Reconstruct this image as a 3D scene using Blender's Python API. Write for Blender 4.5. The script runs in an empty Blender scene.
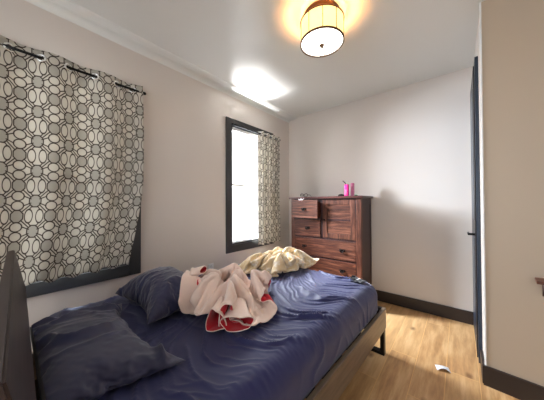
import bpy, bmesh, math, random
import numpy as np
from mathutils import Vector, Matrix
random.seed(7)
SC = bpy.context.scene
COL = SC.collection
PI = math.pi
H, L, XR, YC = 2.645, 3.08, 2.32, 2.13      # ceiling, back wall, right wall, corner of the near wall

# ------------------------------------------------------------------ nodes
class N:
    def __init__(s, name):
        s.m = bpy.data.materials.new(name); s.m.use_nodes = True
        s.nt = s.m.node_tree; s.b = s.nt.nodes['Principled BSDF']
    def n(s, t, **k):
        x = s.nt.nodes.new(t)
        for a, v in k.items(): setattr(x, a, v)
        return x
    def put(s, sock, v):
        if isinstance(v, bpy.types.NodeSocket): s.nt.links.new(v, sock)
        elif v is not None:
            if isinstance(v, (tuple, list)) and len(v) == 3 and sock.type == 'RGBA': v = (*v, 1)
            sock.default_value = v
    def math(s, op, a, b=None, c=None, clamp=False):
        x = s.n('ShaderNodeMath', operation=op, use_clamp=clamp)
        s.put(x.inputs[0], a); s.put(x.inputs[1], b); s.put(x.inputs[2], c); return x.outputs[0]
    def vmath(s, op, a, b=None):
        x = s.n('ShaderNodeVectorMath', operation=op)
        s.put(x.inputs[0], a); s.put(x.inputs[1], b)
        return x.outputs['Value'] if op == 'LENGTH' else x.outputs[0]
    def mix(s, f, a, b, mode='MIX'):
        x = s.n('ShaderNodeMix', data_type='RGBA', blend_type=mode)
        s.put(x.inputs[0], f); s.put(x.inputs[6], a); s.put(x.inputs[7], b); return x.outputs[2]
    def noise(s, vec, scale, detail=3, rough=.5):
        x = s.n('ShaderNodeTexNoise'); s.put(x.inputs['Vector'], vec)
        x.inputs['Scale'].default_value = scale; x.inputs['Detail'].default_value = detail
        x.inputs['Roughness'].default_value = rough; return x.outputs[0]
    def ramp(s, f, stops):
        x = s.n('ShaderNodeValToRGB'); s.put(x.inputs[0], f); e = x.color_ramp.elements
        while len(e) < len(stops): e.new(.5)
        for i, (p, c) in enumerate(stops): e[i].position = p; e[i].color = (*c, 1) if len(c) == 3 else c
        return x.outputs[0]
    def coord(s, kind='Object'): return s.n('ShaderNodeTexCoord').outputs[kind]
    def mapping(s, vec, scale=(1,1,1), rot=(0,0,0), loc=(0,0,0)):
        x = s.n('ShaderNodeMapping'); s.put(x.inputs[0], vec)
        x.inputs['Scale'].default_value = scale; x.inputs['Rotation'].default_value = rot; x.inputs['Location'].default_value = loc
        return x.outputs[0]
    def bump(s, h, strength=.3, dist=.01):
        x = s.n('ShaderNodeBump'); s.put(x.inputs['Height'], h)
        x.inputs['Strength'].default_value = strength; x.inputs['Distance'].default_value = dist
        s.put(s.b.inputs['Normal'], x.outputs[0])
    def set(s, **k):
        for a, v in k.items():
            s.put(s.b.inputs[{'color':'Base Color','rough':'Roughness','metal':'Metallic','spec':'Specular IOR Level',
                'sheen':'Sheen Weight','coat':'Coat Weight','emit':'Emission Color','emits':'Emission Strength','trans':'Transmission Weight','alpha':'Alpha'}[a]], v)
        return s

def srgb(r, g, b):
    return tuple(((c/255)/12.92 if c/255 <= .04045 else ((c/255+.055)/1.055)**2.4) for c in (r, g, b))

def plain(name, c, rough=.5, metal=0, var=.06, scale=30, **k):
    s = N(name); nz = s.noise(s.coord(), scale)
    s.set(color=s.mix(nz, tuple(x*(1-var) for x in c), tuple(min(1, x*(1+var)) for x in c)), rough=rough, metal=metal, **k)
    return s.m

M = {}
def mk_paint(name, c, rough=.55, bump=.05, spec=.5):
    s = N(name); co = s.coord('Object')
    s.set(color=s.mix(s.noise(co, 1.5, 3), tuple(x*.97 for x in c), tuple(min(1, x*1.03) for x in c)), rough=rough, spec=spec)
    s.bump(s.noise(co, 160, 3), bump, .003); return s.m
M['wall'] = mk_paint('wall_paint', srgb(216, 208, 201), .5)
M['ceil'] = mk_paint('ceiling_paint', srgb(222, 223, 220), .32)
M['wallnear'] = mk_paint('wall_paint_shaded', srgb(196, 180, 160), .5)  # browner and darker: shade away from the windows put into the colour
M['dark'] = plain('dark_trim_paint', srgb(45, 42, 42), .38)
M['base'] = plain('dark_baseboard_paint', srgb(44, 34, 32), .4)
M['winframe'] = plain('charcoal_window_paint', srgb(58, 59, 61), .3)
M['white'] = plain('white_vinyl', srgb(235, 236, 236), .4)
M['black'] = plain('black_metal', srgb(20, 19, 20), .35, .6)
M['door'] = plain('navy_door_paint', srgb(38, 50, 66), .3)
M['bronze'] = plain('dark_bronze', srgb(92, 62, 36), .35, .8)
M['handle'] = plain('pull_bronze', srgb(38, 32, 32), .3, .8)
M['chrome'] = plain('chrome', (.8, .8, .78), .18, 1)
M['pink'] = plain('pink_plastic', srgb(236, 40, 140), .35)
M['pinklight'] = plain('pale_pink_card', srgb(214, 120, 160), .5)
M['paper'] = plain('white_paper', srgb(235, 238, 245), .6)
M['paperdark'] = plain('dark_printed_paper', srgb(60, 50, 45), .6)
M['green'] = plain('green_plastic', srgb(80, 110, 80), .5)

def mk_wood(name, c1, c2, c3, axis=0, rough=.4, sc=1, spec=.5):
    s = N(name); co = s.coord('Object'); st = [14, 14, 14]; st[axis] = 1.2
    co2 = s.mapping(co, tuple(x*sc for x in st))
    n1 = s.noise(co2, 3.2, 6, .65); n2 = s.noise(s.mapping(co, tuple(x*sc*4 for x in st)), 4, 3)
    c = s.ramp(n1, [(.3, c1), (.5, c2), (.72, c3)])
    c = s.mix(s.math('MULTIPLY', n2, .5), c, c1)
    s.set(color=c, rough=rough, spec=spec); s.bump(n1, .15, .002); return s.m
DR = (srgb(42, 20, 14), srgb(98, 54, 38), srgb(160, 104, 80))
M['dwoodx'] = mk_wood('reddish_wood_horizontal', *DR, 0)
M['dwoodz'] = mk_wood('reddish_wood_vertical', *DR, 2)
M['dtop'] = mk_wood('reddish_wood_top', srgb(60, 34, 32), srgb(90, 52, 48), srgb(116, 76, 68), 0, .3)
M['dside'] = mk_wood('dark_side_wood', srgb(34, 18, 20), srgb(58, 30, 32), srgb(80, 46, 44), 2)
M['headboard'] = mk_wood('espresso_wood', srgb(24, 20, 20), srgb(34, 29, 29), srgb(46, 40, 40), 0, .3)
M['upperboard'] = mk_wood('brown_padded_board', srgb(46, 36, 37), srgb(60, 49, 49), srgb(74, 61, 61), 0, .45)
M['rail'] = mk_wood('taupe_bed_wood', srgb(92, 78, 66), srgb(120, 104, 88), srgb(140, 124, 106), 1, .3)

def mk_floor():
    s = N('oak_planks'); co = s.coord('Object')
    br = s.n('ShaderNodeTexBrick', offset=.37, offset_frequency=2)
    s.put(br.inputs['Vector'], s.mapping(co, rot=(0, 0, PI/2), loc=(.55, .115, 0)))
    for k, v in (('Scale', 1), ('Mortar Size', .0022), ('Mortar Smooth', .3), ('Bias', 0), ('Brick Width', 1.15), ('Row Height', .185)): br.inputs[k].default_value = v
    br.inputs['Color1'].default_value = (0, 0, 0, 1); br.inputs['Color2'].default_value = (1, 1, 1, 1); br.inputs['Mortar'].default_value = (.5, .5, .5, 1)
    off = s.vmath('MULTIPLY', br.outputs['Color'], (7, 13, 3))
    co2 = s.vmath('ADD', co, off)
    wob = s.vmath('MULTIPLY', co2, (9, 1.1, 1))
    n1 = s.noise(wob, 2.2, 6, .6)
    n2 = s.noise(s.vmath('MULTIPLY', co2, (60, 4, 1)), 2.5, 3)
    g = s.ramp(n1, [(.3, srgb(128, 84, 48)), (.48, srgb(192, 146, 98)), (.66, srgb(226, 190, 142))])
    g = s.mix(s.math('MULTIPLY', n2, .45), g, srgb(166, 118, 74))
    g = s.mix(s.math('MULTIPLY', br.outputs['Color'], .5), g, srgb(222, 184, 130))
    vo = s.n('ShaderNodeTexVoronoi'); s.put(vo.inputs['Vector'], s.vmath('MULTIPLY', co2, (4.5, 2.6, 1))); vo.inputs['Scale'].default_value = 1
    kn = s.ramp(vo.outputs['Distance'], [(.03, (1, 1, 1)), (.13, (0, 0, 0))])
    g = s.mix(s.math('MULTIPLY', kn, .75), g, srgb(96, 56, 28))
    g = s.mix(br.outputs['Fac'], g, srgb(224, 180, 120))
    s.set(color=g, rough=s.math('ADD', s.math('MULTIPLY', n1, .2), .25))
    s.bump(s.math('SUBTRACT', n2, s.math('MULTIPLY', br.outputs['Fac'], 2)), .08, .002); return s.m
M['floor'] = mk_floor()

def mk_trellis():
    s = N('trellis_curtain_fabric'); uv = s.coord('UV')
    sc = s.vmath('MULTIPLY', uv, (1/.157, 1/.195, 0))
    a = s.vmath('ABSOLUTE', s.vmath('SUBTRACT', s.vmath('FRACTION', s.vmath('ADD', sc, (100.5, 100.5, 0))), (.5, .5, 0)))
    p = s.vmath('MULTIPLY', a, (1, 1, 0)); q = s.vmath('SUBTRACT', (.5, .5, 0), p)      # folded into one quarter of the repeat
    def octa(v):
        n_ = s.vmath('MULTIPLY', v, (1/.175, 1/.195, 0)); sp_ = s.n('ShaderNodeSeparateXYZ'); s.put(sp_.inputs[0], n_)
        return s.math('MAXIMUM', s.math('MAXIMUM', sp_.outputs[0], sp_.outputs[1]), s.math('MULTIPLY', s.math('ADD', sp_.outputs[0], sp_.outputs[1]), .70))
    def ring(d, k): return s.math('MULTIPLY', s.math('ABSOLUTE', s.math('SUBTRACT', d, 1)), k)
    def ell(c, r): return s.vmath('LENGTH', s.vmath('MULTIPLY', s.vmath('SUBTRACT', p, (*c, 0)), (1/r[0], 1/r[1], 0)))
    def seg(A0, B0):
        ab = (B0[0]-A0[0], B0[1]-A0[1]); l2 = ab[0]**2+ab[1]**2; pa = s.vmath('SUBTRACT', p, (*A0, 0))
        dt = s.n('ShaderNodeVectorMath', operation='DOT_PRODUCT'); s.put(dt.inputs[0], pa); dt.inputs[1].default_value = (ab[0]/l2, ab[1]/l2, 0)
        h = s.math('MULTIPLY', dt.outputs['Value'], 1, clamp=True)
        sc_ = s.n('ShaderNodeVectorMath', operation='SCALE'); sc_.inputs[0].default_value = (*ab, 0); s.put(sc_.inputs['Scale'], h)
        return s.vmath('LENGTH', s.vmath('SUBTRACT', pa, sc_.outputs[0]))
    oa, ob = octa(p), octa(q)
    m = s.math('MINIMUM', ring(oa, .18), ring(ob, .18))
    for d in (ring(ell((0, .345), (.17, .145)), .15), ring(ell((.335, 0), (.115, .22)), .15), seg((.17, .345), (.37, .43)), seg((.335, .22), (.42, .33)), seg((.14, .15), (.36, .37))):
        m = s.math('MINIMUM', m, d)
    line = s.ramp(m, [(.011, (1, 1, 1)), (.025, (0, 0, 0))])
    fill = s.math('MAXIMUM', s.math('LESS_THAN', oa, 1), s.math('LESS_THAN', ob, 1))
    wv = s.noise(s.vmath('MULTIPLY', uv, (900, 900, 0)), 1, 1)
    basec = s.mix(wv, srgb(200, 195, 184), srgb(222, 217, 206))
    c = s.mix(fill, basec, srgb(182, 178, 168)); c = s.mix(line, c, srgb(70, 60, 54))
    s.set(color=c, rough=.8, spec=.2)
    tr = s.n('ShaderNodeBsdfTranslucent'); s.put(tr.inputs[0], c)
    mx = s.n('ShaderNodeMixShader'); mx.inputs[0].default_value = .16
    s.nt.links.new(s.b.outputs[0], mx.inputs[1]); s.nt.links.new(tr.outputs[0], mx.inputs[2])
    s.nt.links.new(mx.outputs[0], s.nt.nodes['Material Output'].inputs[0]); return s.m
M['trellis'] = mk_trellis()

def mk_cloth(name, c, var=.08, rough=.75, sheen=.3, spec=.3, wr=0, tone=None):
    s = N(name); co = s.coord('Object'); n1 = s.noise(co, 4, 3)
    cc = s.mix(n1, tuple(x*(1-var) for x in c), tuple(min(1, x*(1+var)) for x in c))
    if tone: cc = s.mix(s.ramp(s.noise(co, 22, 4, .6), [(.5, (0, 0, 0)), (.62, (1, 1, 1))]), cc, tone)
    s.set(color=cc, rough=rough, sheen=sheen, spec=spec)
    h = s.noise(co, 420, 2)
    if wr: h = s.math('ADD', h, s.math('MULTIPLY', s.noise(s.mapping(co, (1, .35, 1), (0, 0, .6)), 26, 3), wr))
    s.bump(h, .12 if not wr else .3, .002 if not wr else .004); return s.m
M['navy'] = mk_cloth('navy_sheet_fabric', srgb(37, 42, 92), .1, .58, .25, .35)
M['navyp'] = mk_cloth('navy_pillowcase_fabric', srgb(36, 40, 78), .1, .48, .35, .5)
M['cream'] = mk_cloth('pink_cream_fleece', srgb(248, 224, 212), .06, .9, .5, .15)
M['red'] = mk_cloth('red_fleece_lining', srgb(200, 32, 48), .08, .9, .4, .15)
M['tan'] = mk_cloth('tan_comforter_fabric', srgb(214, 190, 150), .08, .8, .3, .2, tone=srgb(232, 222, 206))
M['white_cloth'] = mk_cloth('white_cotton', srgb(235, 232, 236), .04)
M['blackc'] = mk_cloth('black_cotton', srgb(24, 24, 32), .1)
M['mattress'] = mk_cloth('mattress_ticking', srgb(70, 72, 100), .05)

def emis(name, c, st, base=None):
    s = N(name); co = s.coord(); s.set(color=base or c, emit=s.mix(s.noise(co, 12), c, tuple(x*.94 for x in c)), emits=st, rough=.5); return s.m
M['lampshade'] = emis('lit_cream_glass', srgb(255, 228, 140), .62, srgb(250, 235, 180))
M['lampdiff'] = emis('lit_white_diffuser', (1, .98, .9), 1.5)
g = N('window_glass'); tb = g.n('ShaderNodeBsdfTransparent'); gb = g.n('ShaderNodeBsdfGlossy'); gb.inputs['Roughness'].default_value = .02
mx_ = g.n('ShaderNodeMixShader'); mx_.inputs[0].default_value = .06
for a_, b_ in ((tb.outputs[0], mx_.inputs[1]), (gb.outputs[0], mx_.inputs[2]), (mx_.outputs[0], g.nt.nodes['Material Output'].inputs[0])): g.nt.links.new(a_, b_)
M['glass'] = g.m

# ------------------------------------------------------------------ meshes
def tag(o, label=None, cat=None, group=None, kind=None):
    for k, v in (('label', label), ('category', cat), ('group', group), ('kind', kind)):
        if v: o[k] = v
    return o
def link(name, me, mats=(), parent=None, loc=None, smooth=False):
    o = bpy.data.objects.new(name, me); COL.objects.link(o)
    for m in (mats if isinstance(mats, (list, tuple)) else [mats]): me.materials.append(m)
    if smooth: me.polygons.foreach_set('use_smooth', [True]*len(me.polygons))
    if parent: o.parent = parent
    if loc: o.location = loc
    return o
def obj(name, bm, mats, parent=None, smooth=False, loc=None):
    me = bpy.data.meshes.new(name); bmesh.ops.recalc_face_normals(bm, faces=bm.faces[:]); bm.to_mesh(me); bm.free()
    return link(name, me, mats, parent, loc, smooth)
def empty(name, loc=(0,0,0), rz=0):
    o = bpy.data.objects.new(name, None); COL.objects.link(o); o.location = loc; o.rotation_euler = (0, 0, rz); o.empty_display_size = .05; return o
def BM(): return bmesh.new()
def box(bm, a, b, bev=0, seg=2, mi=0, mat=None):
    x0, y0, z0 = a; x1, y1, z1 = b
    t = bmesh.new(); bmesh.ops.create_cube(t, size=1)
    for v in t.verts: v.co = Vector(((x0+x1)/2+v.co.x*(x1-x0), (y0+y1)/2+v.co.y*(y1-y0), (z0+z1)/2+v.co.z*(z1-z0)))
    if bev: bmesh.ops.bevel(t, geom=t.edges[:], offset=bev, segments=seg, affect='EDGES', profile=.5)
    if mat: bmesh.ops.transform(t, matrix=mat, verts=t.verts)
    for f in t.faces: f.material_index = mi
    merge(bm, t); return bm
def merge(bm, t):
    me = bpy.data.meshes.new('tmp'); t.to_mesh(me); t.free(); bm.from_mesh(me); bpy.data.meshes.remove(me)
def tube(bm, pts, r, seg=12, caps=True):
    pts = [Vector(p) for p in pts]; rr = r if isinstance(r, (list, tuple)) else [r]*len(pts); rings = []
    up = Vector((0, 0, 1))
    for i, p in enumerate(pts):
        d = (pts[min(i+1, len(pts)-1)]-pts[max(i-1, 0)]).normalized()
        a = d.cross(up if abs(d.z) < .95 else Vector((0, 1, 0))).normalized(); b = d.cross(a)
        rings.append([bm.verts.new(p+(a*math.cos(t)+b*math.sin(t))*rr[i]) for t in (2*PI*k/seg for k in range(seg))])
    for i in range(len(rings)-1):
        for k in range(seg): bm.faces.new((rings[i][k], rings[i][(k+1)%seg], rings[i+1][(k+1)%seg], rings[i+1][k]))
    if caps: bm.faces.new(rings[0]); bm.faces.new(rings[-1])
    return bm
def lathe(bm, prof, seg=48, c=(0,0,0)):
    rings = []
    for r, z in prof:
        if r < 1e-5: rings.append([bm.verts.new((c[0], c[1], c[2]+z))])
        else: rings.append([bm.verts.new((c[0]+r*math.cos(2*PI*k/seg), c[1]+r*math.sin(2*PI*k/seg), c[2]+z)) for k in range(seg)])
    for a, b in zip(rings, rings[1:]):
        for k in range(seg):
            k2 = (k+1) % seg
            if len(a) == 1 and len(b) == 1: continue
            if len(a) == 1: bm.faces.new((a[0], b[k], b[k2]))
            elif len(b) == 1: bm.faces.new((a[k], a[k2], b[0]))
            else: bm.faces.new((a[k], a[k2], b[k2], b[k]))
    return bm
def struct(name, bm, m, **k):
    o = obj(name, bm, m, **k); o['kind'] = 'structure'; return o
def rectwall(name, P, U, V, w, h, t, holes, m, nrm):
    """wall slab from P along U (length w) and V (height h), thickness t away from the room (-nrm), rectangular holes (u0,v0,u1,v1)"""
    P, U, V, nrm = map(Vector, (P, U, V, nrm)); bm = BM()
    us = sorted({0, w, *[x for hh in holes for x in (hh[0], hh[2])]}); vs = sorted({0, h, *[x for hh in holes for x in (hh[1], hh[3])]})
    def inside(u, v): return any(a < u < c and b < v < d for a, b, c, d in holes)
    keep = {(i, j): not inside((us[i]+us[i+1])/2, (vs[j]+vs[j+1])/2) for i in range(len(us)-1) for j in range(len(vs)-1)}
    def q(*pp): bm.faces.new([bm.verts.new(x) for x in pp])
    pt = lambda u, v, d=0: P+U*u+V*v-nrm*d
    for (i, j), k in keep.items():
        if not k: continue
        a, b, c, d = us[i], vs[j], us[i+1], vs[j+1]
        q(pt(a,b), pt(c,b), pt(c,d), pt(a,d)); q(pt(a,b,t), pt(a,d,t), pt(c,d,t), pt(c,b,t))
        for (di, dj), e in (((-1,0), ((a,b),(a,d))), ((1,0), ((c,b),(c,d))), ((0,-1), ((a,b),(c,b))), ((0,1), ((a,d),(c,d)))):
            if not keep.get((i+di, j+dj), False): q(pt(*e[0]), pt(*e[1]), pt(*e[1], t), pt(*e[0], t))
    bmesh.ops.remove_doubles(bm, verts=bm.verts[:], dist=1e-5)
    return struct(name, bm, m)

# ------------------------------------------------------------------ room shell
YB = -1.7       # where the room goes on behind the camera
XE = 4.2
NEAR = math.radians(-5.0)      # the near wall runs slightly askew
ND = Vector((math.cos(NEAR), math.sin(NEAR), 0))
struct('floor', box(BM(), (-.12, YB, -.06), (XE, L+.12, 0)), M['floor'])
struct('ceiling', box(BM(), (-.12, YB, H), (XE, L+.12, H+.08)), M['ceil'])
W1 = (-.16, .70, .72, 2.235)   # window openings y0, y1, z0, z1
W2 = (1.83, 2.56, .72, 2.235)
wl = rectwall('wall_left', (0, YB, 0), (0, 1, 0), (0, 0, 1), L-YB, H, .14,
    [(W1[0]-YB, W1[2], W1[1]-YB, W1[3]), (W2[0]-YB, W2[2], W2[1]-YB, W2[3])], M['wall'], (1, 0, 0))
rectwall('wall_back', (0, L, 0), (1, 0, 0), (0, 0, 1), XR+.14, H, .12, [], M['wall'], (0, -1, 0))
DY0, DY1, DZ = 2.42, 3.02, 2.32
rectwall('wall_right', (XR, YC+.10, 0), (0, 1, 0), (0, 0, 1), L-YC-.10, H, .12, [(DY0-YC-.10, 0, DY1-YC-.10, DZ)], M['wall'], (-1, 0, 0))
rectwall('wall_rear', (0, YB, 0), (1, 0, 0), (0, 0, 1), XE, H, .12, [(.5, .5, 3.6, 2.3)], M['wall'], (0, 1, 0))  # unseen opening added to let in fill light from behind the camera
rectwall('wall_far_right', (XE, YB, 0), (0, 1, 0), (0, 0, 1), L-YB, H, .12, [], M['wall'], (-1, 0, 0))
# near wall: slab; the white corner bead stands in for its lit end
P0 = Vector((XR+.005, YC, 0)); NN = Vector((-ND.y, ND.x, 0))
bm = BM(); vs = []
for z in (0, H):
    for p in (P0, P0+ND*1.9, P0+ND*1.9+NN*.14, P0+NN*.14): vs.append(bm.verts.new((p.x, p.y, z)))
for f in ((0,1,2,3), (7,6,5,4), (0,4,5,1), (1,5,6,2), (2,6,7,3), (3,7,4,0)): bm.faces.new([vs[i] for i in f])
struct('wall_near', bm, M['wallnear'])
bm = BM(); tube(bm, [(XR+.002, YC+.003, .12), (XR+.002, YC+.003, H)], .006, 8)
struct('trim_2', bm, M['white'])
# baseboards
struct('baseboard_back', box(BM(), (0, L-.016, 0), (XR, L, .13), .003), M['base'])
struct('baseboard_left', box(BM(), (0, YB, 0), (.016, L-.016, .13), .003), M['base'])
bm = BM(); vs = []
for z in (0, .13):
    for p in (P0-NN*.016-ND*.016, P0+ND*1.9-NN*.016, P0+ND*1.9-NN*.0005, P0-NN*.0005-ND*.016): vs.append(bm.verts.new((p.x, p.y, z)))
for f in ((0,1,2,3), (7,6,5,4), (0,4,5,1), (1,5,6,2), (2,6,7,3), (3,7,4,0)): bm.faces.new([vs[i] for i in f])
struct('baseboard_near', bm, M['base'])
struct('baseboard_right', box(BM(), (XR-.016, YC+.0, 0), (XR-.0005, DY0-.09, .13), .002), M['base'])
# shallow cove along the left wall / ceiling
bm = BM(); prof = [(0, -.05)]
for t in range(0, 9):
    a = t/8*PI/2; prof.append((.004+.05*(1-math.cos(a)), -.05+.034*math.sin(a)))
prof += [(.07, -.016), (.085, -.022), (.13, -.016), (.15, -.009), (.158, 0), (0, 0)]
ra = [bm.verts.new((x, YB, H+z)) for x, z in prof]; rb = [bm.verts.new((x, L, H+z)) for x, z in prof]
for i in range(len(prof)): j = (i+1) % len(prof); bm.faces.new((ra[i], ra[j], rb[j], rb[i]))
bm.faces.new(ra); bm.faces.new(rb)
struct('trim_1', bm, M['ceil'])

# ------------------------------------------------------------------ windows
def window(name, W, ct=.075):
    y0, y1, z0, z1 = W; root = empty(name, (0, (y0+y1)/2, z0)); root['kind'] = 'structure'
    yc = (y0+y1)/2; w = (y1-y0)/2; h = z1-z0
    bm = BM(); c = .088; t = .02      # casing on the wall face
    box(bm, (.0005, -w-c, -c), (t, -w+.004, h+ct), .003); box(bm, (.0005, w-.004, -c), (t, w+c, h+ct), .003)
    box(bm, (.0005, -w+.004, h-.004), (t, w-.004, h+ct), .003); box(bm, (.0005, -w+.004, -c), (t, w-.004, .004), .003)
    obj('casing', bm, M['winframe'], root)
    bm = BM()                          # dark reveal of the opening
    box(bm, (-.10, -w+.001, .001), (-.0005, -w+.014, h-.001)); box(bm, (-.10, w-.014, .001), (-.0005, w-.001, h-.001))
    box(bm, (-.10, -w+.014, h-.014), (-.0005, w-.014, h-.001)); box(bm, (-.10, -w+.014, .001), (-.0005, w-.014, .016))
    obj('jamb', bm, M['winframe'], root)
    for nm, za, zb, x in (('lower_sash', .016, h*.5+.02, -.07), ('upper_sash', h*.5-.02, h-.014, -.098)):
        bm = BM(); f = .035
        box(bm, (x, -w+.014, za), (x+.026, -w+.014+f, zb), .002); box(bm, (x, w-.014-f, za), (x+.026, w-.014, zb), .002)
        box(bm, (x, -w+.014+f, za), (x+.026, w-.014-f, za+f), .002); box(bm, (x, -w+.014+f, zb-f), (x+.026, w-.014-f, zb), .002)
        s = obj(nm, bm, M['white'], root)
        obj('pane', box(BM(), (x+.010, -w+.014+f, za+f), (x+.014, w-.014-f, zb-f)), M['glass'], s)
    bm = BM(); box(bm, (-.040, -w+.016, h-.06), (-.008, w-.016, h-.016), .003)
    bl = obj('blind', bm, M['white'], root)
    bm = BM()
    for k in range(7): box(bm, (-.036, -w+.02, .02+k*.0085), (-.012, w-.02, .0235+k*.0085))
    obj('slats', bm, M['white'], bl)
    bm = BM()
    for y in (-w+.12, w-.12): tube(bm, [(-.024, y, .08), (-.024, y, h-.06)], .0012, 6)
    obj('cord', bm, M['white'], bl)
    return root
window('window_1', W1, .035); window('window_2', W2)

# ------------------------------------------------------------------ door in the right wall
dr = empty('door_1', (XR, DY0, 0)); dr['kind'] = 'structure'
wd = DY1-DY0
bm = BM()
box(bm, (-.022, -.045, .0), (-.0005, .03, DZ+.075), .003); box(bm, (-.022, wd-.03, 0), (-.0005, wd+.03, DZ+.075), .003)
box(bm, (-.022, .03, DZ-.01), (-.0005, wd-.03, DZ+.075), .003)
obj('door_casing', bm, M['door'], dr)
lf = obj('door_leaf', box(BM(), (-.030, .01, .012), (-.0225, wd+.02, DZ+.03), .003), M['dark'], dr)
bm = BM()
for za, zb in ((.15, .95), (1.1, 2.2)): box(bm, (-.032, .1, za), (-.0295, wd-.1, zb), .003)
obj('door_panel', bm, M['door'], lf)
bm = BM(); tube(bm, [(-.030, .06, .985), (-.072, .06, .985)], .010, 10); tube(bm, [(-.069, .05, .985), (-.069, .17, .985)], .008, 10)
obj('door_handle', bm, M['black'], lf)

# ------------------------------------------------------------------ curtain rods and curtains
def rod(y0, y1, z, label):
    r = empty('curtain_rod', (.085, y0, z)); w = y1-y0
    tag(r, label, 'curtain rod', 'curtain rods over the two windows')
    obj('pole', tube(BM(), [(0, 0, 0), (0, w, 0)], .009, 12), M['black'], r, True)
    for y, s in ((0, -1), (w, 1)):
        bm = BM(); tube(bm, [(0, y, 0), (0, y+s*.012, 0), (0, y+s*.022, 0), (0, y+s*.03, 0)], [.009, .014, .013, .005], 12); obj('finial', bm, M['black'], r, True)
        bm = BM(); tube(bm, [(0, y-s*.03, 0), (-.081, y-s*.03, 0)], .006, 8); tube(bm, [(-.0845, y-s*.03, 0), (-.078, y-s*.03, 0)], .02, 16); obj('bracket', bm, M['black'], r, True)
    return r
ROD1 = 2.212
rod(-.22, .772, ROD1, 'black curtain rod across the nearer window by the headboard')
rod(1.80, 2.70, ROD1, 'black curtain rod over the far window beside the dresser')
def curtain(name, label, ys, zt, zb, xf, yr, zhem, nv=60, ns=150, grom=(), phase=0):
    y0, y1 = ys; bm = BM(); uvl = bm.loops.layers.uv.new('UVMap'); g = []
    # arc length for the pattern
    arc = [0]
    for i in range(ns):
        a = y0+(y1-y0)*i/ns; b = y0+(y1-y0)*(i+1)/ns; arc.append(arc[-1]+math.hypot(b-a, xf(b, 1)-xf(a, 1)))
    for j in range(nv+1):
        v = j/nv; row = []
        for i in range(ns+1):
            s = i/ns; y = y0+(y1-y0)*s
            zz = zt+(zhem(s)-zt)*v; k = max(0, (1-v))
            yy = y0+(yr(v)-y0)*s if yr else y
            row.append((bm.verts.new((xf(y, k), yy, zz)), (arc[i]+phase, zz)))
        g.append(row)
    for j in range(nv):
        for i in range(ns):
            q = [g[j][i], g[j+1][i], g[j+1][i+1], g[j][i+1]]; f = bm.faces.new([a[0] for a in q])
            for lp, a in zip(f.loops, q): lp[uvl].uv = a[1]
    me = bpy.data.meshes.new(name); bm.to_mesh(me); bm.free()
    o = link(name, me, M['trellis'], smooth=True); m = o.modifiers.new('t', 'SOLIDIFY'); m.thickness = .0016; m.offset = 0
    tag(o, label, 'curtain', None)
    for y in grom:
        bm = BM(); c = Vector((xf(y, 1), y, ROD1)); d = Vector((xf(y+.003, 1)-xf(y-.003, 1), .006, 0)).normalized(); nrm = Vector((d.y, -d.x, 0)); R = Matrix((d, Vector((0,0,1)), nrm)).transposed()
        n = 24
        rr = [[bm.verts.new(c+R @ Vector(((.0205+.0075*math.cos(2*PI*b/8))*math.cos(2*PI*a/n), (.0205+.0075*math.cos(2*PI*b/8))*math.sin(2*PI*a/n), .004*math.sin(2*PI*b/8)))) for b in range(8)] for a in range(n)]
        for a in range(n):
            for b in range(8): bm.faces.new((rr[a][b], rr[(a+1)%n][b], rr[(a+1)%n][(b+1)%8], rr[a][(b+1)%8]))
        obj('grommet', bm, M['chrome'], o, True)
    return o
def xf1(y, k):
    return (.082+.003)+(.019+.012*(1-k))*math.cos(2*PI*(y-.222)/.285)+.012*(1-k)*math.sin(y*17)+.006*(1-k)*math.sin(y*41)
curtain('curtain', 'wide white curtain with charcoal trellis print covering the nearer window', (-.24, .765), 2.262, .75, xf1,
    lambda v: .768+.010*math.sin(v*5) if v < .55 else .772-.115*((v-.55)/.45)**1.35, lambda s: .735+.02*math.sin(s*19)*.4+.012*math.sin(s*47)+.03*max(0, s-.6), grom=(-.13, .018, .155, .29, .44, .58, .70))
def xf2(y, k): return .087+.026*math.cos(2*PI*(y-2.20)/.118)+.006*(1-k)*math.sin(y*31)
curtain('curtain', 'narrow gathered trellis curtain pushed to the right of the far window', (2.25, 2.675), 2.245, .67, xf2,
    lambda v: 2.675+.01*math.sin(v*9), lambda s: .668+.008*math.sin(s*23), grom=(2.28, 2.34, 2.40, 2.455, 2.515, 2.57, 2.63), phase=.05)

# ------------------------------------------------------------------ wall outlet
ot = empty('wall_outlet', (0, 1.53, .50)); tag(ot, 'small white electrical outlet on the left wall behind the blanket', 'outlet')
obj('cover_plate', box(BM(), (.0005, -.036, -.058), (.007, .036, .058), .003), M['white'], ot)
for z in (-.026, .026):
    bm = BM(); box(bm, (.007, -.017, z-.015), (.0095, .017, z+.015), .002)
    s = obj('receptacle', bm, M['white'], ot)
    bm = BM(); box(bm, (.0092, -.008, z-.003), (.0099, -.005, z+.008)); box(bm, (.0092, .005, z-.003), (.0099, .008, z+.008)); obj('slot', bm, M['dark'], s)

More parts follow.
